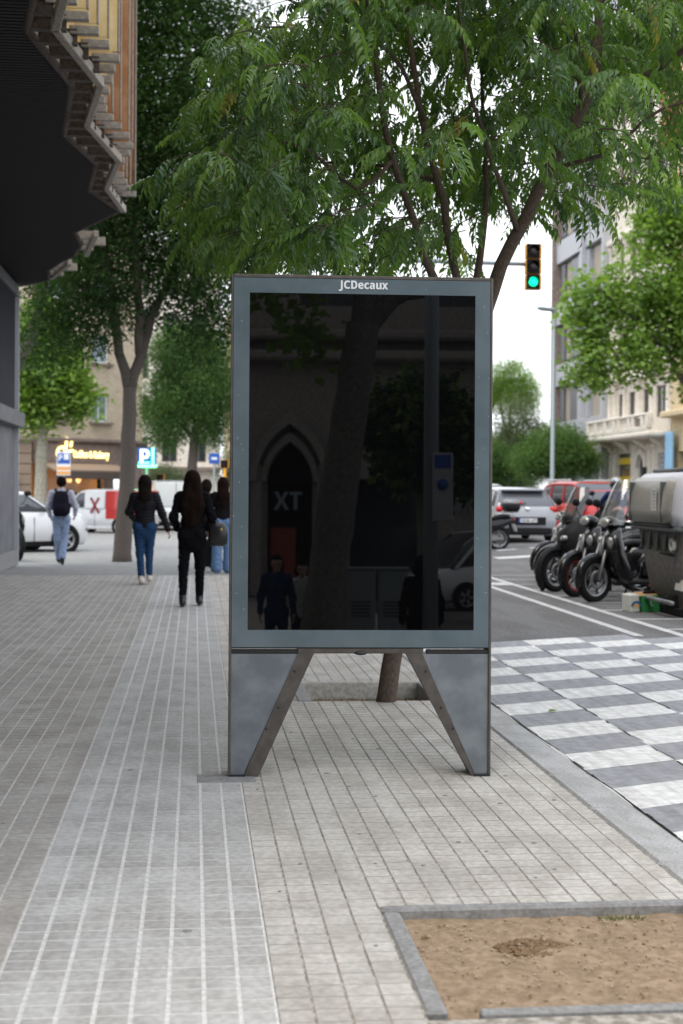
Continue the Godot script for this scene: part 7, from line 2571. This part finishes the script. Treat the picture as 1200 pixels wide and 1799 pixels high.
# ------------------------------------------------------------------ what the poster glass mirrors
func behind_the_camera() -> void:
	# plane tree
	var t := thing("plane_tree", "big plane tree mirrored as a dark trunk in the poster glass", "tree", Vector3(0.78, 0, 5.5))
	limb("trunk", [Vector3(-0.05, -0.1, 0), Vector3(0.0, 0.8, 0), Vector3(0.22, 2.5, 0), Vector3(0.5, 4.5, 0)], 0.3, 0.23, M.grey_bark, t, 14, 0.01, 16)
	limb("branch", [Vector3(0.48, 4.3, 0), Vector3(0.9, 4.85, 0), Vector3(1.6, 5.1, 0.1), Vector3(2.9, 5.4, 0.2)], 0.16, 0.09, M.grey_bark, t, 12, 0.02, 12)
	limb("branch", [Vector3(0.48, 4.3, 0), Vector3(0.55, 5.4, 0), Vector3(0.4, 7.0, -0.2)], 0.2, 0.12, M.grey_bark, t, 10, 0.02, 12)
	var plane := [leaf_clump(91, 9, 0.4, 0.2, 0.85)]
	crown(t, [[Vector3(-0.4, 4.5, -0.2), Vector3(0.5, 0.55, 0.5)], [Vector3(-0.9, 5.6, 0), Vector3(1.2, 0.6, 1.0)], [Vector3(0.8, 7.6, 0.4), Vector3(2.4, 1.4, 2.0)]], 900, plane, [M.plane_b, M.plane_a], -0.3, 0.7, 12)
	# lamp post with a parking plate
	t = thing("lamp_post", "grey post with a parking plate mirrored at the right of the poster glass", "lamp post", Vector3(2.06, 0, 3.0))
	var s := sfc(true)
	tube(s, [Vector3(0, 0, 0), Vector3(0.02, 7.5, 0)], [0.1, 0.08], 12)
	put("pole", s, M.lamp_grey, t)
	s = sfc()
	box(s, Vector3(0.14, 2.03, -0.13), Vector3(0.26, 0.86, 0.03), 0.01)
	put("plate", s, M.grey_panel, t)
	s = sfc()
	box(s, Vector3(0.14, 2.35, -0.15), Vector3(0.2, 0.16, 0.01))
	put("blue_field", s, M.sign_blue, t)
	s = sfc(true)
	lathe(s, PackedVector2Array([Vector2(0.0, 0.0), Vector2(0.07, 0.0), Vector2(0.07, 0.01), Vector2(0.0, 0.01)]), 18, Transform3D(Basis(Vector3.RIGHT, -PI / 2), Vector3(0.14, 2.06, -0.15)))
	put("no_parking_disc", s, M.sign_blue, t)
	# two service cabinets
	for k in 2:
		t = thing("service_cabinet", ["grey metal cabinet mirrored beside the trunk", "grey metal cabinet mirrored next to the first one, farther from the trunk"][k], "cabinet", Vector3(1.28 + k * 0.47, 0, 6.0 + k * 0.1), 0.0, "service cabinets mirrored in the glass")
		s = sfc()
		box(s, Vector3(0, 0.48, 0), Vector3(0.42, 0.96, 0.4), 0.01)
		put("cabinet_body", s, M.lamp_grey, t)
		s = sfc()
		box(s, Vector3(0, 0.985, 0), Vector3(0.46, 0.05, 0.44), 0.012)
		put("cabinet_top", s, M.lamp_grey, t)
		for i in 5:
			s = sfc()
			box(s, Vector3(0, 0.3 + i * 0.05, -0.205), Vector3(0.28, 0.015, 0.012))
			put("vent_slat", s, M.black, t)
	# people there
	person("person in a black jacket mirrored at the lower right of the glass", Vector3(1.97, -0.55, 3.2), PI, 1.0, {"trousers": M.cloth_black, "top": M.cloth_black, "shoes": M.leather, "hair": M.hair, "hair_len": 0.1, "girth": 1.2})
	person("person in a pale blue shirt mirrored at the lower left of the glass", Vector3(0.05, -0.55, 6.0), 0.0, 1.0, {"trousers": M.denim, "top": M.denim, "top_name": "shirt", "shoes": M.shoe_pale, "hair": M.hair, "hair_len": 0.5, "hair_width": 0.01})
	person("person in a cream hooded top mirrored beside the blue shirt", Vector3(0.42, -0.6, 6.6), 0.0, 0.98, {"trousers": M.denim, "top": M.sticker, "shoes": M.shoe_pale, "hair": M.hair, "hair_len": 0.05})
	# white van
	var van := {"l": 5.2, "w": 1.95, "paint": M.car_white, "tumble": 0.9, "belt": [Vector2(0, 0.7), Vector2(0.03, 0.86), Vector2(0.1, 1.0), Vector2(0.2, 1.08), Vector2(0.97, 1.1), Vector2(1, 1.05)], "roof": [Vector2(0.12, 1.07), Vector2(0.2, 1.6), Vector2(0.3, 1.95), Vector2(0.4, 2.0), Vector2(0.9, 2.0), Vector2(0.98, 1.96), Vector2(0.995, 1.1)], "top": [0.28, 0.99], "pillars": [[0.14, 0.3, 0.1], [0.36, 0.38, 0.1]], "axles": [0.19, 0.8]}
	var v := car("cargo_van", "white van mirrored behind the post in the glass", "van", Vector3(5.3, -0.1, 20.0), 1.2, van)
	for sd in [-1.0, 1.0]:
		s = sfc()
		box(s, Vector3(0.92 * sd, 1.5, 0.9), Vector3(0.06, 0.9, 3.2), 0.02, Basis(Vector3.BACK, 0.07 * sd))
		put("side_panel", s, M.car_white, v)
	# stone building with its pointed doorway
	var b := thing("stone_building", "old stone corner building with a pointed doorway, mirrored in the glass", "building", Vector3(9.0, 0, 26.0), PI)
	# local x runs towards -x of the street, local z towards the glass
	var holes := [Rect2(8.5, 0.0, 1.3, 3.6), Rect2(5.2, 0.0, 2.4, 3.4), Rect2(1.2, 0.0, 2.6, 3.4)]
	put("ground_floor", pierced(22.0, 7.0, holes, 0.8), M.old_stone, b)
	var up := [Rect2(7.3, 1.4, 1.6, 3.0), Rect2(3.6, 1.4, 1.6, 3.0), Rect2(11.6, 1.4, 1.6, 3.0), Rect2(15.5, 1.4, 1.6, 3.0)]
	var w := put("wall", pierced(22.0, 9.0, up, 0.8), M.old_stone, b)
	w.position.y = 7.0
	for q in [6.9, 7.5, 11.8]:
		s = sfc()
		box(s, Vector3(11.0, q, 0.2), Vector3(22.2, 0.3, 0.8), 0.08)
		put("string_course", s, M.old_stone, b)
	for q in [[0.82, 0.16, 0.12], [1.15, 0.2, 0.28]]:
		var arch := PackedVector2Array()
		var hw: float = q[0]
		var iw: float = q[0] - q[1]
		for side in 2:
			for i in 9:
				var a := deg_to_rad(60.0 * (i if side == 0 else 8 - i) / 8.0)
				var p := Vector2(-hw + 2.0 * hw * cos(a), 2.0 * hw * sin(a))
				arch.append(Vector2(9.15 + (p.x if side == 0 else -p.x), 3.3 + p.y))
		for side in 2:
			for i in 9:
				var a := deg_to_rad(60.0 * (i if side == 0 else 8 - i) / 8.0)
				var p := Vector2(-iw + 2.0 * iw * cos(a), 2.0 * iw * sin(a))
				arch.append(Vector2(9.15 - (p.x if side == 0 else -p.x), 3.3 + p.y))
		s = sfc()
		prism(s, arch, 0.4, Transform3D(Basis(), Vector3(0, 0, q[2])))
		put("pointed_arch", s, M.old_stone, b)
	var inner := PackedVector2Array([Vector2(8.5, 3.3), Vector2(9.8, 3.3), Vector2(9.72, 3.7), Vector2(9.5, 4.1), Vector2(9.15, 4.43), Vector2(8.8, 4.1), Vector2(8.58, 3.7)])
	s = sfc()
	prism(s, inner, 0.03, Transform3D(Basis(), Vector3(0, 0, 0.03)))
	put("door_tympanum", s, M.black, b)
	s = sfc()
	box(s, Vector3(9.15, 1.8, -0.6), Vector3(1.3, 3.6, 0.05))
	put("doorway", s, M.black, b)
	s = sfc()
	box(s, Vector3(9.35, 1.0, -0.4), Vector3(0.75, 2.0, 0.06), 0.01)
	put("door_leaf", s, mat(0.3, 0.05, 0.015, 0.5), b)
	letters("shop_lettering", "TX", 0.5, M.lamp_grey, b, Transform3D(Basis(), Vector3(9.2, 2.75, 0.12)), 0.04)
	for x in [7.6, 8.2, 10.1, 10.7]:
		s = sfc()
		box(s, Vector3(x, 1.9, 0.12), Vector3(0.34, 3.8, 0.4), 0.06)
		put("pilaster", s, M.old_stone, b)
	s = sfc()
	for h in [holes[1], holes[2]]:
		box(s, Vector3(h.get_center().x, h.get_center().y, -0.6), Vector3(h.size.x, h.size.y, 0.05))
	put("shop_window", s, M.window_dark, b)
	for h in up:
		window_in(b, Rect2(h.position + Vector2(0, 7.0), h.size), 0.4, M.brown_stone, M.window_dark, 1)
	letters("shop_lettering", "CATA", 0.32, M.lamp_grey, b, Transform3D(Basis(), Vector3(3.8, 2.6, 0.1)), 0.03)
	s = sfc()
	box(s, Vector3(11.0, 8.0, -5.0), Vector3(21.8, 15.8, 8.2))
	put("back_block", s, M.old_stone, b)
	# foliage over the shop fronts there
	var st := thing("plane_tree", "leafy young tree mirrored darkly at the right of the poster glass", "tree", Vector3(2.7, 0, 14.0))
	limb("trunk", [Vector3(0, 0, 0), Vector3(0.05, 1.5, 0), Vector3(0, 3.2, 0)], 0.1, 0.06, M.grey_bark, st, 8, 0.02)
	crown(st, [[Vector3(0, 3.9, 0), Vector3(1.3, 1.2, 1.1)], [Vector3(0.7, 3.2, 0), Vector3(0.9, 0.8, 0.8)]], 700, plane, [M.dark_a, M.dark_b, M.plane_b], -0.3, 0.7, 13)
